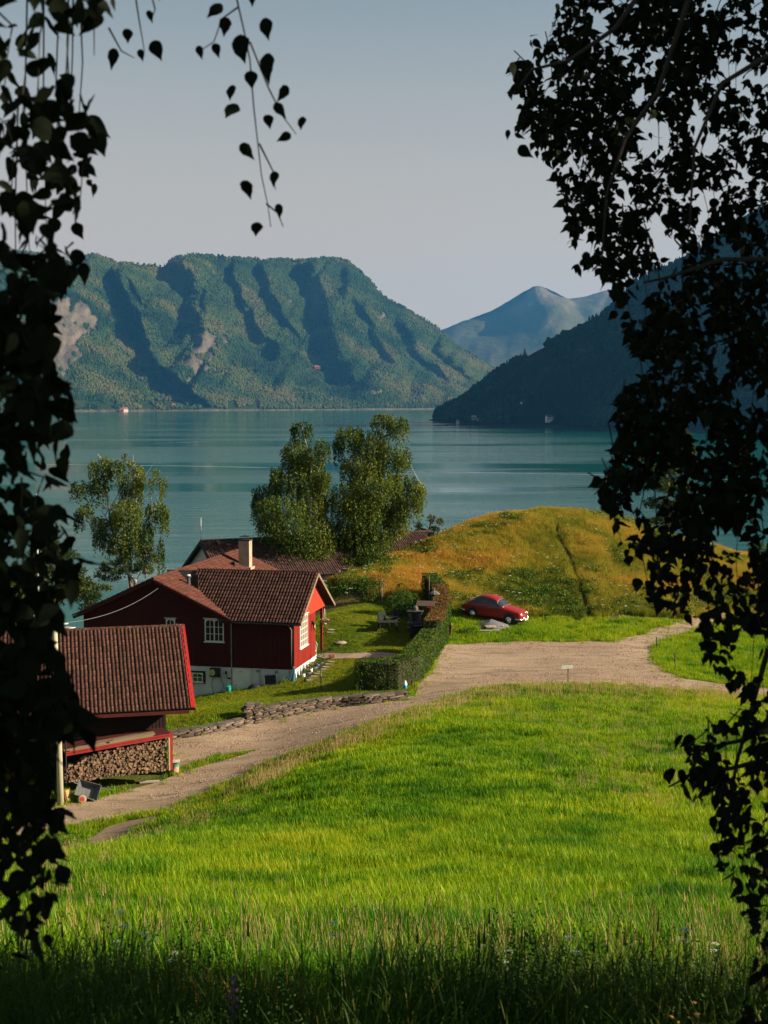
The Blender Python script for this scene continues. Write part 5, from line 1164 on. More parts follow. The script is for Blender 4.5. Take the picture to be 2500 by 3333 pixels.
stonewall('drystone wall of flat slate slabs between the lawn and the gravel road', wb, [.78, .70, .62, .54, .46, .38], 3)
wb2 = [G(u, v) for u, v in ((548,2416),(640,2400),(720,2385),(800,2366))]
stonewall('lower darker end of the slate wall beside the wood shed', wb2, [.38, .42, .42, .40], 4)
st = [G(798, 2362), G(838, 2357)]
stonewall('narrow stepped pillar of stacked slabs between the two stone walls', st, [.95, .95], 6, .3, .5, .55)
m = MB(); c0 = G(1325, 2280); m.box(-.05, .05, -.05, .05, -.1, .45); tag(m.build('end_post', M_wood, loc=c0), 'short dark wooden post at the right end of the stone wall', 'post')
# ================================================================ SMALL THINGS
def lathe_thing(name, label, cat, loc, parts, rz=0, group=None):
    t = thing(name, label, cat, loc, rz, group)
    for nm, prof, mt, n in parts: m = MB(); m.lathe(prof, n); auto_smooth(m.build(nm, mt, t))
    return t
M_blue = pm('blue_liquid', (.03, .30, .50), (.03, .25, .45), 5, .2); M_plas = pm('clear_plastic', (.70, .72, .74), (.62, .64, .68), 5, .3)
c0 = G(1319, 2262); wt = c0 + Vector((0, .15, .42 - (c0.z - G(1322,2281).z)))
lathe_thing('jug', 'clear plastic jug with blue liquid standing on the stone wall end', 'jug', Vector((c0.x, c0.y, max(gz(c0.x, c0.y) + .02, G(1322,2281).z + .40))), [('liquid', [(.095, 0), (.10, .02), (.10, .16)], M_blue, 12), ('bottle', [(.10, .162), (.10, .26), (.05, .36), (.03, .38), (.03, .42)], M_plas, 12)])
# signpost
c0 = G(1849, 2228); t = thing('signpost', 'small white direction sign on a wooden post at the edge of the field', 'sign', c0, R(6))
m = MB(); m.box(-.045, .045, .0, .05, -.3, 1.02); m.build('post', M_wood, t)
m = MB(); m.box(-.31, .29, -.03, -.002, .84, 1.02, Matrix.Rotation(R(-3), 4, 'Y')); b_ = m.build('sign_board', M_white, t)
M_ink = pm('grey_ink', (.16, .16, .17), (.14, .14, .15), 5, .6)
m = MB(); Mr = Matrix.Rotation(R(-3), 4, 'Y')
def stroke(m, a, b, w=.008, y=-.033):
    a = Vector(a); b = Vector(b); n_ = Vector((-(b - a).y, (b - a).x)).normalized() * w / 2; m.add([Mr @ Vector((p.x, y, p.y)) for p in (a - n_, b - n_, b + n_, a + n_)], [(0, 1, 2, 3)])
for a, b in (((-.20, .975), (-.245, .93)), ((-.245, .93), (-.20, .885)), ((-.075, .94), (-.055, .965)), ((-.055, .965), (-.035, .94)), ((-.07, .90), (-.07, .94)), ((-.04, .90), (-.04, .94)), ((-.07, .90), (-.04, .90)), ((0, .935), (.12, .935)), ((0, .92), (.09, .92))): stroke(m, a, b)
m.build('sign_print', M_ink, b_)
for (u, v, h, lab) in ((2137, 2118, .85, 'thin dark stake at the tip of the grass island'), (2200, 2182, 1.0, 'leaning dark fence stake on the near side of the grass island')):
    c0 = G(u, v); m = MB(); m.tube([(0, 0, -.1), (-.02 if h < .9 else -.13, 0, h)], .03, 6); tag(m.build('stake', M_black, loc=c0), lab, 'stake')
# clothes line post on the lawn
c0 = G(1046, 2253); t = thing('clothes_post', 'thin dark post with hanging cords on the lawn in front of the gable', 'post', c0)
m = MB(); m.tube([(0, 0, 0), (-.05, 0, 1.5)], .022, 6); m.build('post', M_black, t); m = MB(); m.tube([(-.05, 0, 1.1), (.1, 0, .5), (.22, -.1, 0)], .006, 4); m.tube([(-.05, 0, 1.0), (.14, 0, .45), (.35, .1, .05)], .006, 4); m.tube([(-.05, 0, .9), (-.25, 0, 0)], .006, 4); m.build('cord', M_white, t)
# utility pole, flagpole, cable
p0 = P(197, 2596, 56.0); ptop = P(178, 2030, 57.3)
t = thing('utility_pole', 'grey green wooden utility pole in front of the wood shed', 'pole', p0)
m = MB(); top = ptop - p0; m.tube([(0, 0, -.3), top * .5 + Vector((.02, 0, 0)), top], [.135, .118, .10], 12); m.build('pole', pm('pole_wood', (.40, .38, .26), (.30, .29, .20), 3, .8, .4, 14, st=(1, 1, .15)), t, smooth=True)
m = MB(); m.lathe([(.15, 0), (.15, .03), (.05, .07)], 10, top); m.build('pole_cap', M_metalg, t)
m = MB(); m.tube([top * .80 + Vector((.1, -.1, 0)), top * .78 + Vector((-.3, -.15, -.12))], .018, 5); m.tube([top * .56 + Vector((-.1, -.12, 0)), top * .56 + Vector((.13, -.12, .04))], .015, 5); m.build('pole_hook', M_metalg, t)
g_ = HW(mx_ + .35, -.5, apex - ZB - .5); cv = []
for i in range(17):
    s = i / 16; q = ptop.lerp(Vector(g_), s); q.z -= .42 * 4 * s * (1 - s); cv.append(q - ptop)
m = MB(); m.tube(cv, .012, 5); tag(m.build('overhead_cable', M_metalg, loc=ptop), 'sagging overhead cable from the pole to the house gable', 'cable')
f0 = P(128, 2080, 85); ftop = P(127, 1612, 85); t = thing('flagpole', 'tall white flagpole beside the pine behind the shed', 'flagpole', (f0.x, f0.y, gz(f0.x, f0.y)))
m = MB(); h = ftop.z - gz(f0.x, f0.y); m.tube([(0, 0, 0), (0, 0, h)], [.075, .035], 10); m.build('pole', M_white, t, smooth=True); m = MB(); m.ball((0, 0, h + .05), .06); m.build('finial', M_white, t)
s0 = P(95, 2075, 79); t = thing('swing_frame', 'white A-frame of slanting poles behind the shed ridge', 'frame', (s0.x, s0.y, s0.z - 1.0)); pts_ = [P(58, 2066, 79), P(86, 1992, 79.5), P(108, 1995, 80), P(124, 2066, 80)]
for a, b in ((0, 1), (2, 3)):
    m = MB(); lo = pts_[a if a == 0 else b]; hi = pts_[b if a == 0 else a]; e = hi + (lo - hi) * 1.5; m.tube([hi - s0 + Vector((0, 0, 1)), e - s0 + Vector((0, 0, 1))], .04, 6); m.build('leg', M_white, t)
m = MB(); m.tube([pts_[1] - s0 + Vector((0, 0, 1)), pts_[2] - s0 + Vector((0, 0, 1))], .05, 6); m.build('crossbar', M_wood, t)
# wheelbarrow
c0 = P(272, 2588, 56.6); c0.z = gz(c0.x, c0.y); t = thing('wheelbarrow', 'grey wheelbarrow tipped on its front beside the firewood', 'wheelbarrow', c0, R(12))
m = MB(); tr = Matrix.Translation((.18, 0, .42)) @ Matrix.Rotation(R(20), 4, 'Y') @ Matrix.Rotation(R(62), 4, 'X')
q0 = [(-.28, -.22), (.26, -.24), (.26, .24), (-.28, .22)]; q1 = [(-.50, -.34), (.46, -.34), (.46, .34), (-.50, .34)]
m.add([tr @ Vector((x, y, -.14)) for x, y in q0] + [tr @ Vector((x, y, .16)) for x, y in q1] + [tr @ Vector((x * .94, y * .94, -.12)) for x, y in q0] + [tr @ Vector((x * .95, y * .95, .16)) for x, y in q1], [(0, 1, 5, 4), (1, 2, 6, 5), (2, 3, 7, 6), (3, 0, 4, 7), (3, 2, 1, 0), (8, 9, 13, 12)[::-1], (9, 10, 14, 13)[::-1], (10, 11, 15, 14)[::-1], (11, 8, 12, 15)[::-1], (8, 9, 10, 11), (4, 5, 13, 12), (5, 6, 14, 13), (6, 7, 15, 14), (7, 4, 12, 15)])
m.build('tray', pm('tray_grey', (.12, .125, .125), (.08, .085, .085), 4, .5, .2, 20, metal=.3), t)
m = MB(); m.tube([tr @ Vector((-.62, -.2, -.17)), tr @ Vector((.2, -.24, -.17)), tr @ Vector((.62, -.27, -.05)), tr @ Vector((.95, -.3, .03))], .022, 6); m.tube([tr @ Vector((-.62, .2, -.17)), tr @ Vector((.2, .24, -.17)), tr @ Vector((.62, .27, -.05)), tr @ Vector((.95, .3, .03))], .022, 6); m.tube([tr @ Vector((.3, -.24, -.16)), tr @ Vector((.42, -.24, -.42)), tr @ Vector((.42, .24, -.42)), tr @ Vector((.3, .24, -.16))], .018, 6); m.build('frame', M_metalg, t)
wp = Vector((-.06, -.32, .17)); m = MB(); Wm = Matrix.Translation(wp) @ Matrix.Rotation(R(75), 4, 'X') @ Matrix.Rotation(R(10), 4, 'Y'); m.lathe([(.10, -.05), (.17, -.045), (.185, 0), (.17, .045), (.10, .05)], 18, M=Wm); w_ = m.build('wheel', pm('tan_tyre', (.28, .20, .14), (.22, .16, .11), 5, .8), t, smooth=True); m = MB(); m.lathe([(.105, -.052), (.03, -.06), (.03, .06), (.105, .052)], 14, M=Wm); m.build('hub', pm('red_rim', (.28, .03, .03), (.22, .02, .02), 5, .6), w_)
# chopping log, slab, small things by the shed
c0 = P(222, 2582, 56.4); c0.z = gz(c0.x, c0.y); m = MB(); m.lathe([(.15, 0), (.145, .52)], 10, M=Matrix.Rotation(R(-14), 4, 'Y')); o = m.build('standing_log', [pm('split_face', (.48, .27, .12), (.36, .20, .09), 5, .8, .3, 20)], loc=c0); tag(o, 'upright orange brown log beside the pole and wheelbarrow', 'log')
c0 = P(487, 2528, 59.2); c0.z = gz(c0.x, c0.y) + .03; m = MB(); m.box(-.42, .42, -.13, .13, 0, .05, Matrix.Rotation(R(10), 4, 'Z')); tag(m.build('stone_slab', M_conc, loc=c0), 'pale flat slab lying in the grass below the firewood', 'slab')
# drum
c0 = P(569, 2494, 60.4); c0.z = gz(c0.x, c0.y) + .05; t = thing('drum', 'small green white and red metal drum with a board lid beside the shed', 'drum', c0)
M_gr = pm('drum_green', (.03, .22, .13), (.02, .17, .10), 5, .5, .1, 20); M_wr = pm('drum_white_worn', (.55, .48, .40), (.40, .20, .14), 4, .6, .2, 20)
for nm, z0, z1, mt in (('lower_band', 0, .14, M_wr), ('rust_band', .141, .30, pm('drum_red_worn', (.42, .10, .07), (.50, .42, .34), 9, .6)), ('upper_band', .301, .50, M_gr)): m = MB(); m.lathe([(.185, z0), (.185, z1)], 20, cap=True); m.build(nm, mt, t, smooth=False)
m = MB(); m.box(.10, .19, -.02, .02, .02, .2); 
m = MB(); m.box(-.24, .23, -.22, .22, .505, .535, Matrix.Rotation(R(8), 4, 'Z')); m.build('lid_board', pm('lid_pinkish', (.58, .44, .36), (.50, .38, .30), 4, .7), t); m = MB(); m.box(-.006, .006, -.12, .05, .536, .55); m.build('lid_handle', M_black, t)
# gravel heap and loose slabs
c0 = G(1600, 2046); c0.y += .3; n_ = 24; V = []; F = []
for j in range(7):
    for i in range(n_):
        a = 6.283 * i / n_; r_ = (1 - j / 6) * (1 + .12 * math.sin(3 * a) + .08 * random.random()); V.append((r_ * 1.25 * math.cos(a), r_ * .8 * math.sin(a), .52 * (j / 6) ** .85 + .05 * random.random() * (j > 0) - (.05 if j == 0 else 0)))
for j in range(6):
    for i in range(n_): F.append((j * n_ + i, j * n_ + (i + 1) % n_, (j + 1) * n_ + (i + 1) % n_, (j + 1) * n_ + i))
m = MB(); m.add(V, F); tag(m.build('gravel_heap', pm('crushed_stone', (.13, .135, .15), (.085, .09, .10), 12, .95, 1, 30), loc=c0, smooth=True), 'heap of grey crushed stone in front of the red car', 'gravel heap', kind='stuff')
M_slab = pm('rough_slab', (.32, .26, .20), (.20, .165, .135), 3, .9, .5, 14, rnd=.25)
for i, (u, v, l, wd, th, z, a, lab) in enumerate([(1560,2068,.95,.4,.07,.02,.15,'long flat slab lying lowest at the left of the slab pile'),(1582,2062,.75,.4,.08,.12,-.1,'slab leaning on the middle of the pile by the gravel heap'),(1596,2052,.7,.35,.08,.22,.2,'upper dark slab of the pile by the gravel heap'),(1612,2056,.6,.35,.09,.05,.4,'slab at the right of the pile with a pale broken edge'),(1620,2048,.8,.4,.08,.18,-.15,'pale top slab at the right end of the slab pile'),(1586,2070,.6,.3,.08,.03,-.3,'small slab lying at the near side of the slab pile')]):
    p = G(u, v); o = link('stone_slab', SM[i].copy()); o.data.materials[0] = M_slab; o.matrix_world = Matrix.Translation(p + Vector((0, 0, z + .03))) @ Matrix.Rotation(a, 4, 'Z') @ Matrix.Rotation(R(4), 4, 'X') @ Matrix.Diagonal((l, wd, th, 1)); tag(o, lab, 'slab', 'slate slabs piled by the gravel heap')
# crate / board bench beside the hedge
c0 = G(1452, 2070); t = thing('board_stand', 'pale boxy stand with a pinkish back board right of the hedge', 'stand', c0)
m = MB(); m.box(-.28, .22, -.2, .25, .0, .42); m.build('box', M_conc, t); m = MB(); m.box(.24, .30, -.35, .45, .0, .75, Matrix.Rotation(R(8), 4, 'Y')); m.build('back_board', pm('pink_board', (.42, .20, .14), (.34, .16, .12), 4, .7), t)
# ---- objects along the house gable
def on_house(name, label, cat, x, y, z, rz=0, group=None): p = HW(x, y, z); return thing(name, label, cat, p, HROT + rz, group)
M_zinc = pm('dark_grey_pot', (.060, .065, .085), (.045, .05, .065), 4, .6); M_wp = pm('white_pot', (.62, .60, .56), (.54, .52, .48), 4, .5); M_bp = pm('blue_pot', (.02, .06, .22), (.015, .045, .17), 4, .3); M_tc = pm('yellow_terracotta', (.42, .22, .06), (.34, .17, .05), 4, .7)
M_pk = pm('pink_petals', (.60, .13, .22), (.50, .08, .15), 9, .8); M_sal = pm('salmon_petals', (.50, .20, .16), (.35, .12, .10), 9, .8)
def potplant(label, x, y, z, r, h, pot, rl, hl, fl=None, nf=0, cat='potted plant', world=None):
    t = on_house('potted_plant', label, cat, x, y, z, group='potted plants along the gable') if world is None else thing('potted_plant', label, cat, world, 0, 'potted plants along the gable')
    m = MB(); m.lathe([(r * .68, 0), (r, h * .72), (r * .98, h), (r * .85, h), (r * .8, h * .85)], 16, cap=False); m.lathe([(r * .8, h * .85), (.001, h * .86)], 16, cap=False); m.build('pot', pot, t, smooth=True)
    a = in_ell(int(240 * rl / .2), .3) * (rl, rl, hl); a[:, 2] += h + hl * .55; V, F = leafquads(a, RNG.normal(size=a.shape), RNG.uniform(.6, 1.2, len(a)) * .033, .6); link('foliage', npmesh('foliage', V, F, M_shrub, attrs={'tint': np.full(len(V), random.uniform(.3, .8))}), t)
    if nf:
        a = in_ell(nf, .85) * (rl, rl, hl); a[:, 2] = np.abs(a[:, 2]) + h + hl * .5; V, F = leafquads(a, RNG.normal(size=a.shape), RNG.uniform(.7, 1.2, nf) * .032, .9); link('flowers', npmesh('flowers', V, F, fl), t)
    return t
stp = -.50
potplant('small white pot with green leaves nearest the draped towel', .45, .35, -.56, .11, .32, M_wp, .14, .14)
potplant('wide dark pot with brownish plant second from the towel', .55, .85, stp - .02, .25, .30, M_zinc, .26, .20, M_sal, 14)
potplant('tall white pot with white flowers third from the towel', .55, 1.42, stp, .16, .36, M_wp, .22, .18, M_white, 14)
potplant('round dark pot overflowing with salmon flowers in the middle of the row', .58, 2.05, stp, .27, .36, M_zinc, .28, .18, M_sal, 40)
potplant('narrow glossy blue pot with a leafy green plant', .62, 2.80, stp, .15, .36, M_bp, .22, .22)
potplant('dark rounded pot with tall green plants at the far end of the row', .60, 3.55, stp, .22, .36, M_zinc, .34, .42)
potplant('yellow terracotta pot of pink flowers on a block by the step', 1.05, 4.55, -.34, .16, .26, M_tc, .22, .15, M_pk, 60)
potplant('large dark tub with a bushy plant beside the porch post', .62, WD - .55, -.42, .24, .34, M_zinc, .32, .30)
m = MB(); m.box(-.22, .22, -.2, .2, 0, .34); p = HW(1.05, 4.55, -.70); tag(m.build('concrete_block', M_conc, loc=p, rot=(0, 0, HROT)), 'brown concrete block under the yellow flower pot', 'block')
t = on_house('hanging_basket', 'hanging basket of pink flowers on cords before the porch post', 'hanging basket', .18, WD - .75, 1.55)
m = MB(); m.lathe([(.06, 0), (.12, .1), (.14, .16)], 12); m.build('pot', M_wp, t, smooth=True); a = in_ell(350, .3) * (.30, .30, .18); a[:, 2] += .22; V, F = leafquads(a, RNG.normal(size=a.shape), RNG.uniform(.6, 1.2, len(a)) * .035, .6); link('foliage', npmesh('foliage', V, F, M_shrub, attrs={'tint': np.full(len(V), .4)}), t)
a = in_ell(110, .85) * (.34, .34, .22); a[:, 2] += .22; V, F = leafquads(a, RNG.normal(size=a.shape), RNG.uniform(.7, 1.2, 110) * .035, .9); link('flowers', npmesh('flowers', V, F, M_sal), t)
m = MB(); [m.tube([(.13 * math.cos(k * 2.09), .13 * math.sin(k * 2.09), .15), (0, 0, 1.05)], .006, 4) for k in range(3)]; m.build('cord', M_white, t)
# white slatted chair in the porch
t = on_house('porch_chair', 'white slatted arm chair standing in the porch', 'chair', -.42, 5.25, -.28, R(-20))
m = MB(); m.box(-.24, .24, -.23, .23, .42, .45); m.build('seat', M_white, t)
for x in (-.22, .22):
    for y in (-.21, .21): m = MB(); m.tube([(x * 1.1, y * 1.15, 0), (x, y, .43)], .018, 6); m.build('leg', M_white, t)
bk = MB(); bk.tube([(-.23, .22, .45), (-.24, .32, .82), (-.12, .35, .95), (.12, .35, .95), (.24, .32, .82), (.23, .22, .45)], .018, 6); bo = bk.build('backrest', M_white, t)
for i in range(5): m = MB(); x = -.15 + i * .075; m.tube([(x, .22, .45), (x, .345, .93)], .010, 5); m.build('slat', M_white, bo)
# draped towel
t = on_house('draped_towel', 'blue and white striped cloth hung from a nail and trailing over the grass', 'towel', .10, -.10, 0)
cols = [pm('cloth_teal', (.03, .22, .30), (.03, .18, .26), 4, .8), M_white, pm('cloth_red', (.42, .05, .06), (.36, .04, .05), 4, .8)]
V = []; F = []; MI = []; nk = 26; nr_ = 12
for j in range(nr_ + 1):
    s = j / nr_; z = .18 * (1 - s) ** 1 + (-.72) * s if False else .22 - .95 * s
    for i in range(nk + 1):
        a = i / nk; fold = math.sin(a * 21) * .05 * s; x = -.02 + (a - .80) * (.12 + 1.05 * s ** 1.5); y = -.05 - .12 * s + fold - .25 * s * a
        zz = .95 * (0) + z - (.12 * s ** 3) * (1 - a); 
        if a < .5 and s > .75: x -= (.5 - a) * (s - .75) * 4.2
        V.append((x, y, zz + 0))
for j in range(nr_):
    for i in range(nk): F.append((j * (nk + 1) + i, j * (nk + 1) + i + 1, (j + 1) * (nk + 1) + i + 1, (j + 1) * (nk + 1) + i)); MI.append(2 if j == nr_ - 1 else (1 if i % 7 in (0, 6) else 0))
me = bpy.data.meshes.new('cloth'); me.from_pydata(V, [], F); [me.materials.append(c) for c in cols]; me.polygons.foreach_set('material_index', MI); me.polygons.foreach_set('use_smooth', [True] * len(F)); me.update(); o = link('cloth', me, t); md = o.modifiers.new('thick', 'SOLIDIFY'); md.thickness = .012
# things on the basement wall
t = on_house('hose_reel', 'black wall mounted hose reel with a round yellow disc', 'hose reel', -4.62, -.02, -.28)
m = MB(); m.box(-.26, .30, -.24, 0, -.26, .24); m.build('case', M_black, t); m = MB(); m.lathe([(.19, 0), (.19, .03), (.02, .04)], 20, M=Matrix.Translation((-.10, -.24, 0)) @ Matrix.Rotation(R(90), 4, 'X') @ Matrix.Diagonal((.85, 1, 1, 1))); do = m.build('disc', pm('yellow_plastic', (.42, .40, .10), (.36, .34, .08), 4, .5), t); m = MB(); m.box(-.15, -.05, -.285, -.281, -.01, .012); m.build('disc_print', M_ink, do)
m = MB(); m.tube([(-.14, -.06, -.26), (-.20, -.07, -.7), (-.12, -.08, -1.22), (.10, -.08, -1.32), (.40, -.08, -1.0), (.50, -.06, -.75), (.36, -.06, -.45), (.30, -.05, -.15)], .014, 6); m.build('hose', M_black, t)
t = on_house('wall_tap', 'small dark wall tap with a hanging hose beside the reel', 'tap', -3.98, -.02, -.30); m = MB(); m.box(-.05, .05, -.08, 0, -.08, .08); m.tube([(0, -.08, 0), (.08, -.14, -.12), (.09, -.12, -.3)], .018, 6); m.build('tap_body', M_black, t)
t = on_house('socket_box', 'double power socket on the white wall under the tap', 'socket', -3.78, -.02, -.62); m = MB(); m.box(-.11, .11, -.05, 0, -.04, .04); m.build('casing', M_black, t)
wc_ = HW(-3.70, -.42, 0); t = thing('watering_can', 'turquoise watering can standing at the foot of the white wall', 'watering can', (wc_.x, wc_.y, gz(wc_.x, wc_.y) + .05), HROT)
M_tq = pm('turquoise_plastic', (.03, .33, .27), (.03, .28, .23), 4, .35); m = MB(); m.lathe([(.155, 0), (.165, .02), (.155, .34), (.10, .36)], 16); auto_smooth(m.build('body', M_tq, t)); m = MB(); m.tube([(.13, 0, .10), (.30, 0, .28), (.44, 0, .42)], [.04, .025, .02], 8); sp_ = m.build('spout', M_tq, t); m = MB(); m.lathe([(.02, 0), (.05, .05)], 10, M=Matrix.Translation((.44, 0, .42)) @ Matrix.Rotation(R(50), 4, 'Y')); m.build('rose', M_black, sp_); m = MB(); m.tube([(-.13, 0, .08), (-.25, 0, .2), (-.22, 0, .38), (-.05, 0, .46), (.08, 0, .40), (.1, 0, .34)], .016, 6); m.build('handle', M_tq, t)
sf = HW(-1.25, -.42, 0); t = thing('framed_panel', 'dark square panel in a pale frame leaning against the white wall', 'panel', (sf.x, sf.y, gz(sf.x, sf.y) + .12), HROT); tr = Matrix.Rotation(R(-14), 4, 'X') @ Matrix.Rotation(R(-6), 4, 'Y')
m = MB(); m.box(-.36, .36, 0, .05, 0, .56, tr); m.build('panel', M_black, t); m = MB(); [m.box(*b, tr) for b in ((-.38, .38, -.015, -.001, .52, .58), (-.38, -.33, -.016, -.001, -.01, .52), (.33, .38, -.016, -.001, -.01, .52), (-.33, .33, -.015, -.001, -.01, .015))]; m.build('frame', M_metalg, t)
ml = HW(-2.15, -.45, 0); t = thing('well_cover', 'low dark round cover in front of the basement door', 'cover', (ml.x, ml.y, gz(ml.x, ml.y))); m = MB(); m.ball((0, 0, 0), .42, 16, 8, (1, .7, .75)); m.build('lid', M_black, t, smooth=True)
# parasol foot and stepping stones
c0 = G(1111, 2098); t = thing('parasol_foot', 'round grey parasol base with a short black tube on the lawn edge', 'parasol base', c0 + Vector((0, 0, .05))); m = MB(); m.lathe([(.36, 0), (.36, .05), (.22, .11), (.05, .13)], 20); m.build('base', M_conc, t); m = MB(); m.tube([(0, 0, .13), (0, 0, .55)], .035, 8); m.build('tube', M_black, t)
for i, (u, v) in enumerate([(1084,2160),(1072,2168),(1066,2176),(1056,2184),(1046,2192),(1036,2199),(1026,2207),(1018,2214),(1010,2220),(1082,2055),(1078,2064)]):
    p = G(u, v); o = link('stepping_stone', SM[i % 10].copy()); o.data.materials[0] = M_slab; o.matrix_world = Matrix.Translation(p + Vector((0, 0, .085))) @ Matrix.Rotation(random.uniform(-.3, .3), 4, 'Z') @ Matrix.Diagonal((.55 * random.uniform(.8, 1.1), .30, .05, 1))
    tag(o, 'stepping stone in the lawn, %s counted from the flagstone path' % ('first second third fourth fifth sixth seventh eighth ninth'.split()[i]) if i < 9 else ('nearer' if i == 9 else 'farther') + ' of two stepping stones in the lawn beyond the porch', 'stepping stone', 'stepping stones by the gable' if i < 9 else 'stepping stones beyond the porch')
# ---- garden furniture
M_gar = pm('dark_garden_wood', (.018, .017, .016), (.012, .012, .012), 4, .7); M_grf = pm('green_cushion', (.012, .022, .018), (.01, .018, .014), 4, .8)
def garden_chair(label, u, v, rz):
    c0 = G(u, v); t = thing('garden_chair', label, 'chair', c0 + Vector((0, 0, .05)), rz, 'chairs round the garden table')
    m = MB(); m.box(-.27, .27, -.27, .27, .42, .48); m.build('seat', M_grf, t); m = MB(); m.box(-.27, .27, .24, .30, .5, 1.12, Matrix.Rotation(R(-6), 4, 'X')); m.build('backrest', M_grf, t)
    for x in (-.26, .26):
        for y in (-.26, .26): m = MB(); m.tube([(x, y, 0), (x, y, .42 if y < 0 else .9)], .022, 6); m.build('leg', M_gar, t)
        m = MB(); m.tube([(x, -.28, .64), (x, .26, .66)], .02, 6); m.build('armrest', M_metalg, t)
garden_chair('high backed dark green garden chair at the left of the dark table', 1250, 2052, R(25)); garden_chair('dark garden chair behind the table nearest the round bush', 1278, 2042, R(-60))
c0 = G(1262, 2062); t = thing('garden_table', 'dark garden table standing in the hedge shade', 'table', c0 + Vector((0, 0, .05)), R(10)); m = MB(); m.box(-.65, .65, -.4, .4, .68, .72); m.build('table_top', M_gar, t)
for x in (-.55, .55):
    for y in (-.3, .3): m = MB(); m.tube([(x * 1.15, y * 1.1, 0), (x * .9, y, .68)], .025, 6); m.build('leg', M_gar, t)
c0 = G(1352, 2060); t = thing('stone_barbecue', 'grey stone barbecue with a slab top and small chimney by the hedge', 'barbecue', c0, R(-8)); M_bq = pm('sooty_shade_stone', (.13, .12, .11), (.05, .047, .045), 4, .9, .5, 12)  # sooty barbecue stone; its dark tone also paints garden shade onto the lantern
m = MB(); m.box(-.42, .42, -.3, .3, 0, .75); m.build('base', M_bq, t); m = MB(); [m.box(*b) for b in ((-.40, -.20, -.28, .28, .752, 1.35), (.20, .40, -.28, .28, .752, 1.35), (-.20, .20, .12, .28, .752, 1.0))]; m.build('firebox', M_bq, t); m = MB(); m.box(-.50, .50, -.36, .34, 1.352, 1.42); m.build('top_slab', M_bq, t); m = MB(); m.lathe([(.2, 0), (.17, .22), (.08, .30)], 10, (0, 0, 1.42)); m.build('chimney_pot', M_bq, t); m = MB(); m.box(-.46, .46, -.40, -.302, .68, .74); m.build('shelf', M_conc, t)
c0 = G(1340, 2098); c0 = P(1352, 2078, 86.2); c0.z = gz(c0.x, c0.y); t = thing('kettle_grill', 'black covered gas grill with side handle beside the hedge', 'grill', c0 + Vector((.1, 0, 0)), R(10)); m = MB(); m.box(-.42, .42, -.28, .28, .12, .8); m.build('cabinet', M_black, t); m = MB(); m.lathe([(.30, -.40), (.30, .40)], 14, (0, 0, 0), Matrix.Translation((0, 0, .82)) @ Matrix.Rotation(R(90), 4, 'Y')); m.build('lid', M_black, t); m = MB(); m.tube([(-.25, -.34, .92), (.25, -.34, .92)], .02, 6); m.tube([(-.75, -.1, .78), (-.45, -.1, .78)], .02, 6); m.build('handle', M_metalg, t)
for x in (-.35, .35): m = MB(); m.lathe([(.09, -.02), (.09, .02)], 10, M=Matrix.Translation((x, -.2, .09)) @ Matrix.Rotation(R(90), 4, 'Y')); m.build('wheel', M_black, t)
c0 = P(1388, 2045, 88.5); c0.z = gz(c0.x, c0.y); t = thing('bird_table', 'dark red bird table house with a pitched roof next to the hedge', 'bird table', c0, R(-12)); m = MB()
for x in (-.42, .42):
    for y in (-.25, .25): m.tube([(x, y, 0), (x, y, 1.75)], .03, 6)
m.build('post', M_gar, t); m = MB(); m.box(-.45, .45, -.28, .28, 1.05, 1.10); m.build('tray', M_gar, t); m = MB(); m.box(.05, .40, -.26, .24, 1.11, 1.6); m.build('cabin', M_redtrim, t); m = MB(); m.add([(-.6, -.42, 1.72), (.6, -.42, 1.72), (.6, 0, 2.0), (-.6, 0, 2.0), (-.6, .42, 1.72), (.6, .42, 1.72), (-.6, 0, 1.95), (.6, 0, 1.95)], [(0, 1, 2, 3), (3, 2, 5, 4), (0, 6, 7, 1), (6, 4, 5, 7), (0, 3, 6), (3, 4, 6), (1, 7, 2), (2, 7, 5)]); m.build('roof', pm('shade_tone_shingle', (.10, .065, .05), (.07, .05, .04), 4, .9), t)  # bird table roof coloured darker in place of hedge shade
c0 = P(1412, 2030, 91.0); c0.z = gz(c0.x, c0.y); t = thing('stone_lantern', 'grey stone garden lantern with a wide cap by the hedge top', 'lantern', c0); m = MB(); m.lathe([(.18, 0), (.12, .2), (.12, 1.35), (.24, 1.45), (.24, 1.5)], 8); m.build('pedestal', M_bq, t); m = MB(); m.box(-.17, .17, -.17, .17, 1.5, 1.85); m.build('light_box', M_bq, t); m = MB(); m.lathe([(.40, 1.85), (.36, 1.92), (.12, 2.08), (.06, 2.2)], 8); m.build('cap', M_bq, t)  # lantern stone coloured dark to stand in for garden shade
c0 = P(1397, 1990, 93); c0.z = gz(c0.x, c0.y); m = MB(); m.tube([(0, 0, 0), (0, 0, 2.6)], .022, 6); tag(m.build('thin_pole', M_wood, loc=c0), 'thin pale pole standing behind the bird table', 'pole')
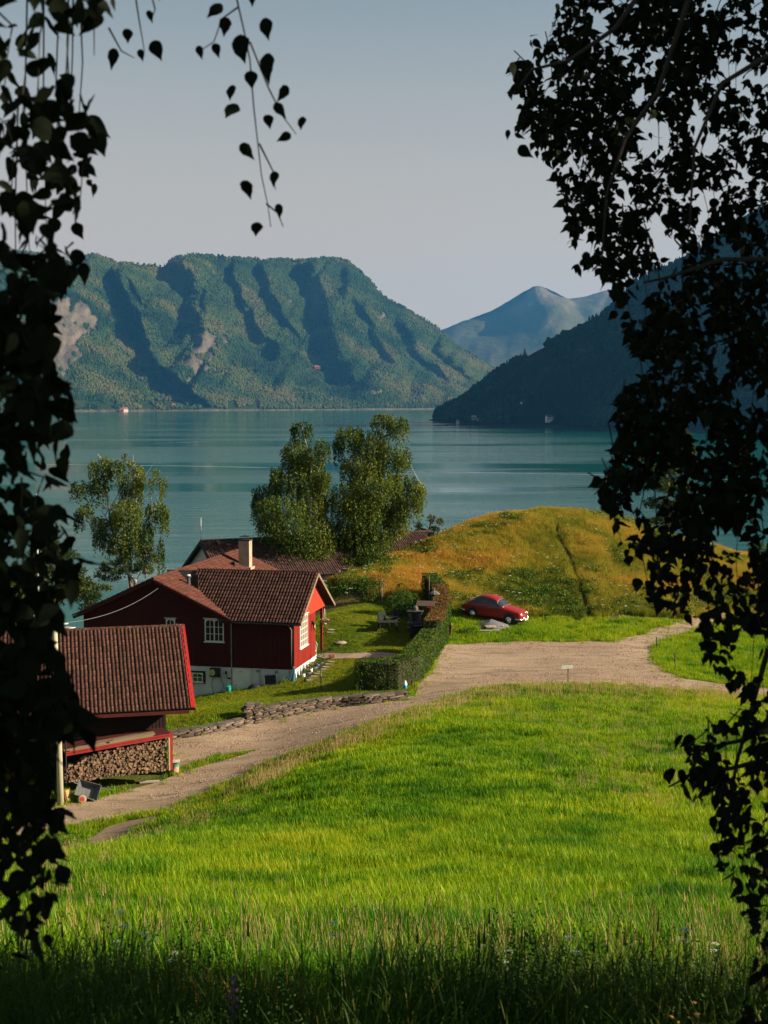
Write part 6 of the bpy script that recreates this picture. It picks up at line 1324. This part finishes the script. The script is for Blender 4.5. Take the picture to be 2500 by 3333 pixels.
# far houses along the shores
def farhouse(label, u, v, d, w_, h_, wall, roofm, rz=0, group=None, ground=None):
    p = P(u, v, d); t = thing('far_house', label, 'house', p - Vector((0, 0, 1.0)), rz, group); dd = w_ * .7; m = MB(); m.box(-w_ / 2, w_ / 2, -dd / 2, dd / 2, -3, h_); m.prism([(-dd / 2, h_), (dd / 2, h_), (0, h_ + dd * .42)], -w_ / 2, w_ / 2, Mx @ Matrix.Diagonal((1, 1, 1, 1))); m.build('wall', wall, t)
    m = MB()
    for s in (1, -1): a = Vector((0, s * (dd / 2 + .3), h_ - .25)); b = Vector((0, 0, h_ + dd * .42 + .12)); m.add([a + Vector((x, 0, z)) for x in (-w_ / 2 - .3, w_ / 2 + .3) for z in (0, .25)] + [b + Vector((x, 0, z)) for x in (-w_ / 2 - .3, w_ / 2 + .3) for z in (0, .25)], [(0, 2, 6, 4), (1, 5, 7, 3), (0, 4, 5, 1), (2, 3, 7, 6), (0, 1, 3, 2)])
    m.build('roof', roofm, t)
    for i in range(3):
        m = MB(); x = -w_ / 2 + w_ * (i + .5) / 3; m.box(x - w_ * .07, x + w_ * .07, -dd / 2 - .06, -dd / 2 + .02, h_ * .35, h_ * .75); m.build('window', M_glass, t)
    return t
M_rf = pm('far_roof_dark', (.06, .06, .07), (.04, .04, .05), .3, .7); M_rr = pm('far_roof_red', (.25, .08, .05), (.2, .06, .04), .3, .8); M_rb = pm('far_red_wall', (.30, .05, .03), (.25, .04, .03), .3, .8)
def dgrid(grid, u, v):   # distance of the hillside behind a pixel
    X, Y, Z, T, px, py, rk = grid; k = np.hypot(px - u / K, (py - v / K)); k = np.where(T > 1.01, 1e9, k); i = np.unravel_index(np.argmin(k), k.shape); return Y[i] - 24
for (lab, u, v, w_, h_, wm, rm_, rz_, g_, grp) in [
 ('white wooden house standing alone higher on the dark hillside', 1704, 1325, 12, 7, M_white, M_rf, .7, gridC, None),
 ('white house with gables beside the green shore field', 1788, 1367, 11, 6, M_white, M_rf, .3, gridC, None),
 ('pale grey boathouse near the dark point', 1543, 1362, 9, 3.5, M_conc, M_metalg, .1, gridC, None),
 ('low white boathouse at the very water edge by the point', 1490, 1373, 6, 2.5, M_white, M_metalg, 0, gridC, None),
 ('tiny pale shed beside the grey boathouse', 1557, 1364, 3, 2.5, M_white, M_rf, 0, gridC, None),
 ('small brown farmhouse among trees above the point', 1575, 1352, 6, 4, M_conc, M_rf, .4, gridC, None),
 ('white farmhouse with red roof by the far left shore', 408, 1336, 20, 7, M_white, M_rr, .3, gridA, None),
 ('red barn by the far left shore', 396, 1339, 15, 7, M_rb, M_rr, .1, gridA, None),
 ('reddish house set back above the far shore', 565, 1322, 13, 7, M_rb, M_rr, .4, gridA, None),
 ('orange farm building high on the far forest slope', 1033, 1199, 26, 7, M_rr, M_rr, .1, gridA, None)]:
    farhouse(lab, u, v, dgrid(g_, u, v), w_, h_, wm, rm_, rz_)
# ================================================================ RED CAR
def catmull(tab, n):
    tab = np.array(tab, float); out = []; m_ = len(tab)
    for i in range(m_ - 1):
        p0, p1, p2, p3 = tab[max(i - 1, 0)], tab[i], tab[i + 1], tab[min(i + 2, m_ - 1)]
        for k in range(n): t = k / n; out.append(.5 * ((2 * p1) + (-p0 + p2) * t + (2 * p0 - 5 * p1 + 4 * p2 - p3) * t * t + (-p0 + 3 * p1 - 3 * p2 + p3) * t ** 3))
    return np.array(out + [tab[-1]])
ST = catmull([(2.06,.50,.36,.60,.63,.30),(2.0,.64,.30,.70,.74,.38),(1.85,.725,.27,.765,.83,.42),(1.5,.77,.25,.81,.90,.46),(1.1,.785,.23,.845,.955,.50),(.80,.79,.22,.87,.99,.58),(.55,.79,.22,.88,1.17,.58),(.28,.79,.22,.885,1.36,.565),(0,.79,.22,.885,1.44,.55),(-.35,.79,.22,.88,1.47,.54),(-.8,.785,.22,.87,1.43,.50),(-1.2,.77,.23,.85,1.28,.43),(-1.55,.74,.25,.82,1.08,.35),(-1.85,.68,.28,.76,.89,.28),(-2.08,.58,.34,.66,.72,.25),(-2.13,.42,.40,.56,.60,.2)], 5)
def section(row):
    x, w_, zs, zb, zt, wt = row; g = zt - zb; gh = min(1, max(0, (g - .12) / .3))
    pts_ = [(w_ * .88, zs), (w_ * .985, zs + .10), (w_, .50), (w_ * .992, max(.52, zb - .12)), (w_ * .945, zb), ((w_ * .90) * (1 - .5) + (wt * 1.03) * .5 + .02 * gh, zb + g * (.5 if gh > 0 else .6)), (wt, zt - .07 * gh - .012), (wt * .55, zt - .015 * gh - .003), (0, zt)]
    return np.array([(x, y, z) for y, z in pts_])
SEC = np.stack([section(r) for r in ST]); SECJ = np.stack([catmull(s, 3) for s in SEC])   # rows x (8*3+1)
NJ = SECJ.shape[1]
def S_(fx, j, off=0.0, side=-1):   # point at station x coordinate, across index j
    xs = ST[:, 0]; i = np.interp(-fx, -xs, np.arange(len(xs))); i0 = int(min(i, len(xs) - 2)); f = i - i0; jj = j * 3; j0 = int(min(jj, NJ - 2)); g = jj - j0
    A = SECJ; p = (A[i0, j0] * (1 - g) + A[i0, j0 + 1] * g) * (1 - f) + (A[i0 + 1, j0] * (1 - g) + A[i0 + 1, j0 + 1] * g) * f
    du = A[i0 + 1, j0] - A[i0, j0]; dv = A[i0, j0 + 1] - A[i0, j0]; n_ = np.cross(du, dv); n_ = n_ / (np.linalg.norm(n_) + 1e-9)
    if n_[1] < 0 and j < 6: n_ = -n_
    if j >= 6 and n_[2] < 0: n_ = -n_
    p = p + n_ * off; return Vector((p[0], p[1] * side, p[2]))
cf = Vector((7.27, 92.2, 0)); cf.z = gz(7.27, 92.2) + .03
zf, zr_ = gz(8.4, 91.6), gz(6.1, 92.8)
car = thing('parked_car', 'old red two door saloon with chrome bumper parked at the foot of the mound', 'car', cf, R(-26)); car.scale = (1.03, 1.03, 1.13); car.rotation_euler = (0, -math.atan2(zf - zr_, 2.6) * .8, R(-26))
M_car = pm('car_red', (.22, .009, .008), (.20, .008, .007), 1, .35, spec=.3, coat=.15); M_chr = pm('chrome', (.72, .70, .68), (.65, .64, .62), 3, .18, metal=1); M_tyre = pm('tyre', (.015, .015, .016), (.02, .02, .02), 5, .85)
V = []; F = []; nS = len(ST)
for side in (-1, 1):
    b = len(V)
    for i in range(nS):
        for j in range(NJ): p = SECJ[i, j]; V.append((p[0], p[1] * side, p[2]))
    for i in range(nS - 1):
        for j in range(NJ - 1):
            q = (b + i * NJ + j, b + i * NJ + j + 1, b + (i + 1) * NJ + j + 1, b + (i + 1) * NJ + j); F.append(q if side > 0 else q[::-1])
for i, fl in ((0, 1), (nS - 1, -1)):
    ring = [i * NJ + j for j in range(NJ)] + [nS * NJ + i * NJ + j for j in range(NJ - 2, -1, -1)]; F.append(tuple(ring if fl > 0 else ring[::-1]))
me = bpy.data.meshes.new('body'); me.from_pydata(V, [], F); me.materials.append(M_car); me.update(); bo = link('body', me, car)
import bmesh
bm = bmesh.new(); bm.from_mesh(me); bmesh.ops.remove_doubles(bm, verts=bm.verts, dist=.0008); bmesh.ops.recalc_face_normals(bm, faces=bm.faces); bm.to_mesh(me); bm.free(); auto_smooth(bo, 50)
m = MB(); m.box(-1.95, 1.9, -.68, .68, .18, .30); m.build('underbody', M_black, car)
def patch_s(name, x0, x1, j0, j1, mat, off=.006, side=-1, both=False, nx_=8, nj=5, parent=None, shear=0):
    vs = []; fs = []
    for i in range(nx_ + 1):
        for j in range(nj + 1):
            jj = j0 + (j1 - j0) * j / nj; sh = shear * (jj - j0) / (j1 - j0); a = x0 + (x1 - x0) * i / nx_ + sh * (1 if False else (1 - i / nx_)); vs.append(S_(a, jj, off, side))
    for i in range(nx_):
        for j in range(nj): fs.append((i * (nj + 1) + j, i * (nj + 1) + j + 1, (i + 1) * (nj + 1) + j + 1, (i + 1) * (nj + 1) + j))
    return vs, fs, nx_, nj
def panel(name, x0, x1, j0, j1, mat, side=-1, off=.006, shear=0, rim=None):
    vs, fs, a, b = patch_s(name, x0, x1, j0, j1, mat, off, side, shear=shear); m = MB(); m.add(vs, fs); o = m.build(name, mat, car, smooth=True)
    if rim:
        ring = [vs[j] for j in range(b + 1)] + [vs[i * (b + 1) + b] for i in range(1, a + 1)] + [vs[a * (b + 1) + j] for j in range(b - 1, -1, -1)] + [vs[i * (b + 1)] for i in range(a - 1, -1, -1)]
        q = MB(); q.tube(ring, rim, 5, False); q.build('trim', M_chr, o)
    return o
# windscreen and rear glass span both sides
for nm, x0, x1, j0 in (('windscreen', .76, .36, 5.15), ('rear_window', -1.22, -1.62, 5.5)):
    m = MB(); ring = []
    L_, fsL, a, b = patch_s(nm, x0, x1, j0, 8, None, .008, -1); R_, fsR, _, _ = patch_s(nm, x0, x1, j0, 8, None, .008, 1); m.add(L_, fsL); m.add(R_, fsR); o = m.build(nm, M_glass, car, smooth=True)
    bot = [L_[j] for j in range(b + 1)] + [R_[j] for j in range(b - 1, -1, -1)]; top = [L_[a * (b + 1) + j] for j in range(b + 1)] + [R_[a * (b + 1) + j] for j in range(b - 1, -1, -1)]
    ls = [L_[i * (b + 1)] for i in range(a + 1)]; rs = [R_[i * (b + 1)] for i in range(a + 1)]
    q = MB(); q.tube(bot + rs[1:] + top[::-1][1:] + ls[::-1][1:], .016, 6, False); q.build('trim', M_chr, o)
for s in (-1, 1):
    panel('side_window', .50, -.20, 4.25, 5.75, M_glass, s, shear=-.22); panel('side_window', -.27, -1.12, 4.3, 5.7, M_glass, s)
    for x0, x1 in ((.60, .58), (-.30, -.32)): m = MB(); m.tube([S_(x0, k, .004, s) for k in (4.0, 3.0, 2.0, 1.0)], .006, 4); m.build('door_seam', M_black, car)
    m = MB(); a = S_(-.20, 3.45, .02, s); m.tube([a, a + Vector((.14, 0, .0))], .012, 6); m.build('door_handle', M_chr, car)
    m = MB(); m.tube([S_(x, 4.12, .006, s) for x in (.6, .2, -.3, -.8, -1.3)], .006, 4); m.build('belt_trim', M_chr, car)
    for x, r_ in ((1.28, .31), (-1.22, .31)):
        y = s * (.755 if x > 0 else .745); Wm = Matrix.Translation((x, y, .295)) @ Matrix.Rotation(R(90), 4, 'X')
        m = MB(); m.lathe([(.37, 0), (.365, .035)], 24, M=Matrix.Translation((x, s * .775 + (0 if s < 0 else .035), .33)) @ Matrix.Rotation(R(90), 4, 'X')); m.build('wheel_arch_shade_disc', M_black, car)  # black disc on the body stands in for the shaded wheel hollow
        m = MB(); m.lathe([(.19, -.085), (.29, -.08), (.31, -.03), (.31, .03), (.29, .08), (.19, .085)], 26, M=Matrix.Translation((x, y, .30)) @ Matrix.Rotation(R(90), 4, 'X')); w_ = m.build('wheel', M_tyre, car, smooth=True)
        m = MB(); m.lathe([(.195, 0), (.185, .02), (.12, .012), (.11, .045), (.03, .06), (.001, .06)], 20, M=Matrix.Translation((x, y + s * .083, .30)) @ Matrix.Rotation(R(90) * (1 if s < 0 else -1), 4, 'X'), cap=False); m.build('hubcap', M_chr, w_, smooth=True)
    # headlights, indicators, bumper horns
    h = Vector((1.965, s * .50, .66)); m = MB(); m.lathe([(.105, -.06), (.11, .02), (.10, .045), (.088, .05)], 18, M=Matrix.Translation(h) @ Matrix.Rotation(R(90), 4, 'Y'), cap=False); ho = m.build('headlight', M_chr, car, smooth=True); m = MB(); m.lathe([(.09, .045), (.06, .075), (.001, .085)], 16, M=Matrix.Translation(h) @ Matrix.Rotation(R(90), 4, 'Y'), cap=False); m.build('lens', pm('headlight_glass', (.55, .54, .50), (.45, .45, .42), 9, .12), ho, smooth=True)
    m = MB(); m.box(1.98, 2.03, s * .52 - .07, s * .52 + .07, .43, .49); m.build('indicator', M_wp, car)
    m = MB(); m.tube([(2.13, s * .30, .36), (2.15, s * .30, .46), (2.12, s * .30, .50)], .035, 8); m.build('bumper_horn', M_chr, car)
    h2 = Vector((1.99 - .33 * 0, s * .33, .52))
m = MB(); m.tube([(1.70, -.80, .42), (1.95, -.74, .40), (2.10, -.45, .39), (2.14, 0, .39), (2.10, .45, .39), (1.95, .74, .40), (1.70, .80, .42)], [.035, .045, .05, .05, .05, .045, .035], 8); m.build('front_bumper', M_chr, car, smooth=True)
m = MB(); m.tube([(-1.75, -.78, .45), (-2.05, -.68, .44), (-2.18, 0, .44), (-2.05, .68, .44), (-1.75, .78, .45)], .045, 8); m.build('rear_bumper', M_chr, car, smooth=True)
# grille: central upright chrome shield and side bars
m = MB(); m.ball((2.05, 0, .64), .10, 12, 8, (.45, .75, 1.7)); g_ = m.build('grille_shield', M_chr, car, smooth=True)
for s in (-1, 1):
    for z in (.60, .67): m = MB(); m.tube([(2.075, s * .08, z), (2.055, s * .37, z + .0)], .012, 6); m.build('grille_bar', M_chr, car)
    m = MB(); m.box(2.00, 2.045, min(s * .09, s * .36), max(s * .09, s * .36), .54, .72); m.build('grille_opening', pm('grille_dark', (.12, .01, .01), (.06, .01, .01), 3, .5), car)
m = MB(); m.box(2.185, 2.195, -.26, .26, .33, .44); pl_ = m.build('number_plate', M_white, car)
fc = bpy.data.curves.new('plate_text', 'FONT'); fc.body = 'L-12785'; fc.size = .115; fc.align_x = 'CENTER'; fc.align_y = 'CENTER'; fc.extrude = .001; fc.materials.append(M_black); tmp = bpy.data.objects.new('plate_text_curve', fc); C.objects.link(tmp); bpy.context.view_layer.update(); tme = bpy.data.meshes.new_from_object(tmp.evaluated_get(bpy.context.evaluated_depsgraph_get())); bpy.data.objects.remove(tmp); fo_ = bpy.data.objects.new('plate_text', tme); C.objects.link(fo_); fo_.parent = pl_; fo_.matrix_basis = Matrix(((0, 0, 1, 2.197), (1, 0, 0, 0), (0, 1, 0, .385), (0, 0, 0, 1)))
m = MB(); ms = S_(.66, 5.0, .03, -1); m.tube([S_(.70, 4.3, .0, 1), S_(.70, 4.3, .0, 1) + Vector((0, .12, .07))], .01, 5); m.ball(S_(.70, 4.3, 0, 1) + Vector((0, .14, .09)), .06, 8, 6, (.4, 1, .8)); m.build('wing_mirror', M_chr, car)
m = MB()
for y in (-.28, .18): m.tube([Vector((.80, y, 1.0)), S_(.62, 7, .03, -1) * 1 + Vector((0, y + .15, 0))], .008, 4)
m.build('wiper', M_black, car)
for s in (-1, 1): m = MB(); m.box(-.15, .0, s * .2 - .2 + s * .12, s * .2 + .2 + s * .12, .85, 1.15); m.build('seat_back', pm('pale_seat', (.40, .33, .25), (.32, .26, .2), 4, .9), car)

# ================================================================ NEAR BIRCHES FRAMING THE VIEW
M_near = leafmat('near_birch_leaf', [(0, (.006, .010, .004)), (.6, (.012, .020, .005)), (.85, (.022, .035, .007)), (1, (.050, .085, .010))], .20, .85, inst=False, spread=.4)  # near-black tones paint the leaves as shaded, the top stop as sunlit
M_twig = pm('birch_twig', (.035, .028, .024), (.022, .018, .016), 20, .8)
def near_leaf(seed):
    r = random.Random(seed); o = [(0, 0), (.20, .07), (.40, .20), (.47, .34), (.42, .50), (.31, .64), (.22, .74), (.11, .88), (0, 1.02)]
    fold = r.uniform(.05, .22); curl = r.uniform(-.18, .22); V = []; 
    for k, (x, t) in enumerate(o): V.append((0, curl * t * t, -t))
    L_ = []
    for side in (1, -1):
        b = len(V)
        for (x, t) in o[1:-1]: xx = x * .80 * r.uniform(.92, 1.08); V.append((side * xx, fold * xx + curl * t * t + r.uniform(-.015, .015), -(t - .05)))
        m_ = len(o) - 2
        for k in range(m_ - 1): q = (1 + k, b + k, b + k + 1, 2 + k); L_.append(q if side > 0 else q[::-1])
        L_.append((0, b, 1) if side > 0 else (1, b, 0)); L_.append((m_, b + m_ - 1, m_ + 1) if side > 0 else (m_ + 1, b + m_ - 1, m_))
    me = bpy.data.meshes.new('leaf'); me.from_pydata(V, [], L_); me.materials.append(M_near); me.polygons.foreach_set('use_smooth', [True] * len(L_)); me.update(); return me, np.array(V), L_
NL = [near_leaf(i) for i in range(5)]
LEFT_R = [(-60,265),(0,262),(40,258),(85,200),(110,165),(160,150),(230,168),(280,205),(310,222),(360,195),(430,205),(480,160),(520,115),(560,150),(600,190),(640,145),(700,132),(760,115),(800,120),(850,150),(900,152),(960,162),(1010,150),(1090,125),(1150,155),(1200,160),(1260,185),(1320,140),(1400,120),(1500,150),(1560,180),(1605,190),(1640,135),(1700,120),(1760,150),(1800,120),(1870,120),(1900,160),(1950,120),(1980,145),(2040,130),(2065,60),(2120,40)]
LEFT_C = [(-60,.62),(150,.66),(330,.74),(480,.60),(560,.80),(700,.95),(880,.97),(960,.85),(1040,.62),(1120,.72),(1200,.86),(1300,.92),(1500,.95),(1700,.97),(1790,.95),(1860,.80),(1960,.62),(2060,.35),(2110,0)]
RIGHT_L = [(-60,1210),(0,1215),(60,1180),(110,1120),(170,1098),(250,1120),(330,1095),(360,1150),(400,1190),(470,1205),(540,1225),(600,1240),(610,1290),(640,1310),(700,1320),(730,1335),(800,1370),(850,1340),(890,1318),(960,1330),(1030,1290),(1110,1282),(1150,1320),(1200,1330),(1240,1355),(1290,1360),(1320,1400),(1360,1475),(1400,1510),(1440,1500),(1500,1560),(1540,1620),(1575,1580),(1605,1470),(1640,1460),(1700,1430),(1730,1450),(1760,1560),(1850,1535),(1900,1540),(1950,1590),(2050,1595),(2120,1630),(2160,1600),(2200,1590),(2260,1590)]
RIGHT_C = [(-60,.93),(150,.90),(330,.88),(480,.86),(600,.80),(700,.90),(800,.86),(900,.93),(1050,.93),(1130,.90),(1250,.86),(1330,.72),(1420,.60),(1540,.62),(1700,.78),(1850,.60),(2000,.55),(2150,.75),(2260,.75)]
def interp(tab, y): return np.interp(y, [t[0] for t in tab], [t[1] for t in tab])
def curtain(label, left, seed, dfun, leafm, N_objs=300):
    """hanging twigs with leaves; each strand is a real twig at its own distance from the viewer"""
    r = random.Random(seed); rg = np.random.default_rng(seed); tab, cov = (LEFT_R, LEFT_C) if left else (RIGHT_L, RIGHT_C)
    leaves = []; tw = MB(); px_leaf = lambda d: leafm / d * FPX / K
    y = -60.0
    while y < 2260:                      # bands of 60 px: number of leaves from the wanted cover
        c = float(interp(cov, y + 30)); e = float(interp(tab, y + 30)); x0, x1 = (-160, e) if left else (e, 2000)
        d_ = dfun(y + 30); a1 = (px_leaf(d_) ** 2) * .50; A = 60 * (x1 - x0); n = int(-math.log(1 - min(c, .985)) * A / a1 * (3.0 if left else 2.6))
        for i in range(n):
            xx = r.uniform(x0, x1); yy = y + r.uniform(0, 60)
            if not left and r.random() < .25: xx = x0 + (xx - x0) * .5
            ed = float(interp(tab, yy + 12))
            if r.random() > 4.2 * (float(fbm(xx / (60. if left else 42.) + (0 if left else 50), yy / (90. if left else 62.), 2)) - (.17 if left else .28)): continue
            if (left and xx > ed - 8) or (not left and xx < ed + 8): continue
            leaves.append((xx, yy, d_ * r.uniform(.86, 1.14)))
        y += 60
    # strands through groups of leaves (columns) : thin drooping twigs
    cols_ = {}
    for k, (x, yy, d) in enumerate(leaves): cols_.setdefault((int(x // (34 if left else 26)), int(yy // 260)), []).append(k)
    for key, ks in cols_.items():
        if len(ks) < 3 or r.random() < .35: continue
        ks.sort(key=lambda k: leaves[k][1]); d0 = sum(leaves[k][2] for k in ks) / len(ks); pts_ = []
        xm = sum(leaves[k][0] for k in ks) / len(ks)
        for k in ks[::2]:
            x, yy, d = leaves[k]; pts_.append(D(xm + (x - xm) * .8, yy - 10, d0))
        pts_ = [D(xm + r.uniform(-30, 30), leaves[ks[0]][1] - r.uniform(20, 70), d0)] + pts_
        if len(pts_) > 1: tw.tube(pts_, [.0022 - .0014 * i / len(pts_) for i in range(len(pts_))], 4, False)
    extra = []
    def strand(path, d, n, sz=1.0):      # explicit hanging sprays seen against the sky
        pw = [D(x, y_, d) for x, y_ in path]; tw.tube(pw, [.0022 - .0013 * i / (len(pw) - 1) for i in range(len(pw))], 4, False)
    if left:
        strand([(500,-60),(512,0),(528,70),(540,130),(548,230),(557,310),(565,380),(578,440),(585,490)], 3.1, 0); strand([(540,90),(580,190),(610,250),(640,290)], 3.1, 0); strand([(515,15),(480,40),(462,90),(425,115)], 3.1, 0); strand([(560,310),(590,370),(595,410)], 3.1, 0); strand([(575,440),(600,460),(612,490)], 3.1, 0)
        strand([(285,-60),(300,40),(312,110)], 3.0, 0); strand([(235,60),(262,110),(290,125)], 3.0, 0); strand([(315,-60),(335,20),(330,35)], 3.0, 0)
        for sx, y0_, y1_ in ((95,-60,520),(60,-60,600),(150,-60,250),(158,-40,280),(200,-60,120),(130,-60,420),(40,200,700),(170,-60,330)): strand([(sx, y0_), (sx + r.uniform(-12, 12), (y0_ + y1_) / 2), (sx + r.uniform(-20, 10), y1_)], 3.0, 0)
        extra = [(478,30,50),(488,55,40),(463,108,32),(428,112,30),(512,105,62),(570,62,52),(575,145,66),(540,170,38),(500,200,36),(508,245,48),(594,240,40),(622,205,42),(577,262,32),(628,305,34),(652,268,36),(520,330,44),(528,410,46),(592,385,34),(603,455,34),(555,495,34),(248,125,46),(302,118,26),(275,75,30),(330,108,44),(320,35,28),(355,-18,40),(372,-22,30),(545,-8,40),(450,-14,28),(160,500,40),(172,560,46),(180,590,50),(182,235,22),(205,410,30),(188,398,22),(726,-20,22)]
    else:
        for pth in ([(1400,-40),(1330,60),(1230,130),(1150,150),(1110,200)], [(1500,-40),(1420,200),(1350,300),(1310,420),(1300,560)], [(1659,120),(1560,180),(1500,320),(1490,480)], [(1659,560),(1560,560),(1440,600),(1390,610)], [(1700,900),(1560,1000),(1440,1010),(1340,1080)], [(1659,1560),(1600,1600),(1530,1615),(1470,1605)], [(1659,1640),(1580,1660),(1500,1670),(1445,1700)], [(1659,1400),(1590,1650),(1560,1850)]):
            pw = [D(x, y_, 4.2) for x, y_ in pth]; tw.tube(pw, [.009 - .006 * i / (len(pw) - 1) for i in range(len(pw))], 5, False)
        strand([(1345,440),(1345,480),(1335,560)], 4.4, 0); strand([(1400,560),(1402,640)], 4.4, 0); strand([(1640,1240),(1635,1330),(1660,1400)], 3.8, 0)
        extra = [(1108,150,36),(1100,205,24),(1118,190,26),(1098,290,22),(1112,300,26),(1120,335,40),(1130,260,26),(1150,300,34),(1390,590,26),(1395,560,30),(1405,575,26),(1300,600,30),(1262,560,34),(1250,590,24),(1470,1605,40),(1500,1610,42),(1535,1618,36),(1445,1680,44),(1472,1680,42),(1496,1690,44),(1555,1690,50),(1530,1660,42),(1560,1575,42),(1545,1835,34),(1570,1830,36),(1345,650,34),(1325,640,34),(1540,1780,38)]
    o = D(0, 0, 0); base = thing('birch_tree', label, 'tree', (-1.9, 2.2, gz(-1.9, 2.2)) if left else (5.2, 5.2, gz(5.2, 5.2))); ob = Vector(base.location)
    mats = []
    for (x, yy, d) in leaves:
        sz = leafm * r.uniform(.55, 1.35); mats.append((D(x, yy - 14, d), sz, r.gauss(0, .75), r.gauss(0, .7), r.uniform(0, 6.28), d))
    for (x, yy, s) in extra:
        d = 3.05 if left else 4.1; sz = s / 1.0 * K / FPX * d; mats.append((D(x, yy - s * .45, d), sz, r.gauss(0, .3), r.gauss(0, .4), r.uniform(-.7, .7), 0))
    vis = []
    MM = []
    for p, sz, tx, ty, yaw, d in mats: MM.append(Matrix.Translation(p - ob) @ Matrix.Rotation(ty, 4, 'Y') @ Matrix.Rotation(tx, 4, 'X') @ Matrix.Rotation(yaw, 4, 'Z') @ Matrix.Diagonal((sz * r.uniform(.68, 1.08), sz, sz, 1)))
    order = sorted(range(len(mats)), key=lambda k: (mats[k][5]))
    VV = []; FF = []; nb = 0
    for k, i in enumerate(order):
        me, V, F = NL[i % 5]
        if k < N_objs: link('leaf', me, base, mat=MM[i])
        else:
            M_ = np.array(MM[i]); VV.append((np.concatenate([V, np.ones((len(V), 1))], 1) @ M_.T)[:, :3]); FF += [tuple(nb + q for q in f) for f in F]; nb += len(V)
    V = np.concatenate(VV); me = bpy.data.meshes.new('leaf_mass'); me.from_pydata(V.tolist(), [], FF); me.materials.append(M_near); me.update(); tag(link('leaf_mass', me, base), kind='stuff')
    tw2 = MB(); tw2.v = [tuple(Vector(v) - ob) for v in tw.v]; tw2.f = tw.f; tw2.m = tw.m; tag(tw2.build('twigs', M_twig, base), kind='stuff')
    return base, ob
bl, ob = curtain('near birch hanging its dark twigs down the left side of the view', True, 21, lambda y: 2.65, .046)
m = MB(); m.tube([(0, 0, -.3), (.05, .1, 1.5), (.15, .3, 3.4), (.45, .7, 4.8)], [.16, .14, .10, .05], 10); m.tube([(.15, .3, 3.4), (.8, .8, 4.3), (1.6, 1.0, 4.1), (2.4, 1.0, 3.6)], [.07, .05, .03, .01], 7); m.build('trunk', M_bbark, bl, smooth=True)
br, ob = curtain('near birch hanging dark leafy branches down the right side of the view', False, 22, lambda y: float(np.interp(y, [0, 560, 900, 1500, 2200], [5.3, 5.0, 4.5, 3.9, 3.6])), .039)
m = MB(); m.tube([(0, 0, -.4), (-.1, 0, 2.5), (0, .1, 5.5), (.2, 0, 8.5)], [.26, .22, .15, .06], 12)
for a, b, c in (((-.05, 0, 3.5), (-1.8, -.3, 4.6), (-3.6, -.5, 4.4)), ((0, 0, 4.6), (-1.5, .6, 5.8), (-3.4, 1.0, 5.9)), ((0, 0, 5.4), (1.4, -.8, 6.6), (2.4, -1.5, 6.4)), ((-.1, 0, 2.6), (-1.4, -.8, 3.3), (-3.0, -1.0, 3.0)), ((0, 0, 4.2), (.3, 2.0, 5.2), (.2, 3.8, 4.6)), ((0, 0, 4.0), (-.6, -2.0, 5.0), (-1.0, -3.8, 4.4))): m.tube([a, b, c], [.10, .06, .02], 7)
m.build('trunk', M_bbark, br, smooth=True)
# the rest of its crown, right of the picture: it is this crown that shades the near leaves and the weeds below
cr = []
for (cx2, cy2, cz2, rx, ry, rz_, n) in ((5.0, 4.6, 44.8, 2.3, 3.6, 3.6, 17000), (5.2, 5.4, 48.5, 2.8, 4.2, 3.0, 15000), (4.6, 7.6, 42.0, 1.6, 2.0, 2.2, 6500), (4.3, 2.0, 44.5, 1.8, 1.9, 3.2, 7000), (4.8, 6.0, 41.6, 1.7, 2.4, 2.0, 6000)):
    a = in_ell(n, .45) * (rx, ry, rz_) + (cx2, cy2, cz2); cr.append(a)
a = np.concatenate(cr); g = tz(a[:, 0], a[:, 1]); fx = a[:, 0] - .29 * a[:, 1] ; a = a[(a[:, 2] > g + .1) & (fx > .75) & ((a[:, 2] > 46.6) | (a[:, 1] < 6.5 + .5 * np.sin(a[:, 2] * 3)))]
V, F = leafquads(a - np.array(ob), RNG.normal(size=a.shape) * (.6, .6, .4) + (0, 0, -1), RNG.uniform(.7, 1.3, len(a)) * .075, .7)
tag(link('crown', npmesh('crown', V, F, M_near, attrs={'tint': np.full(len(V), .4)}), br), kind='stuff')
build_grass(FOOT)
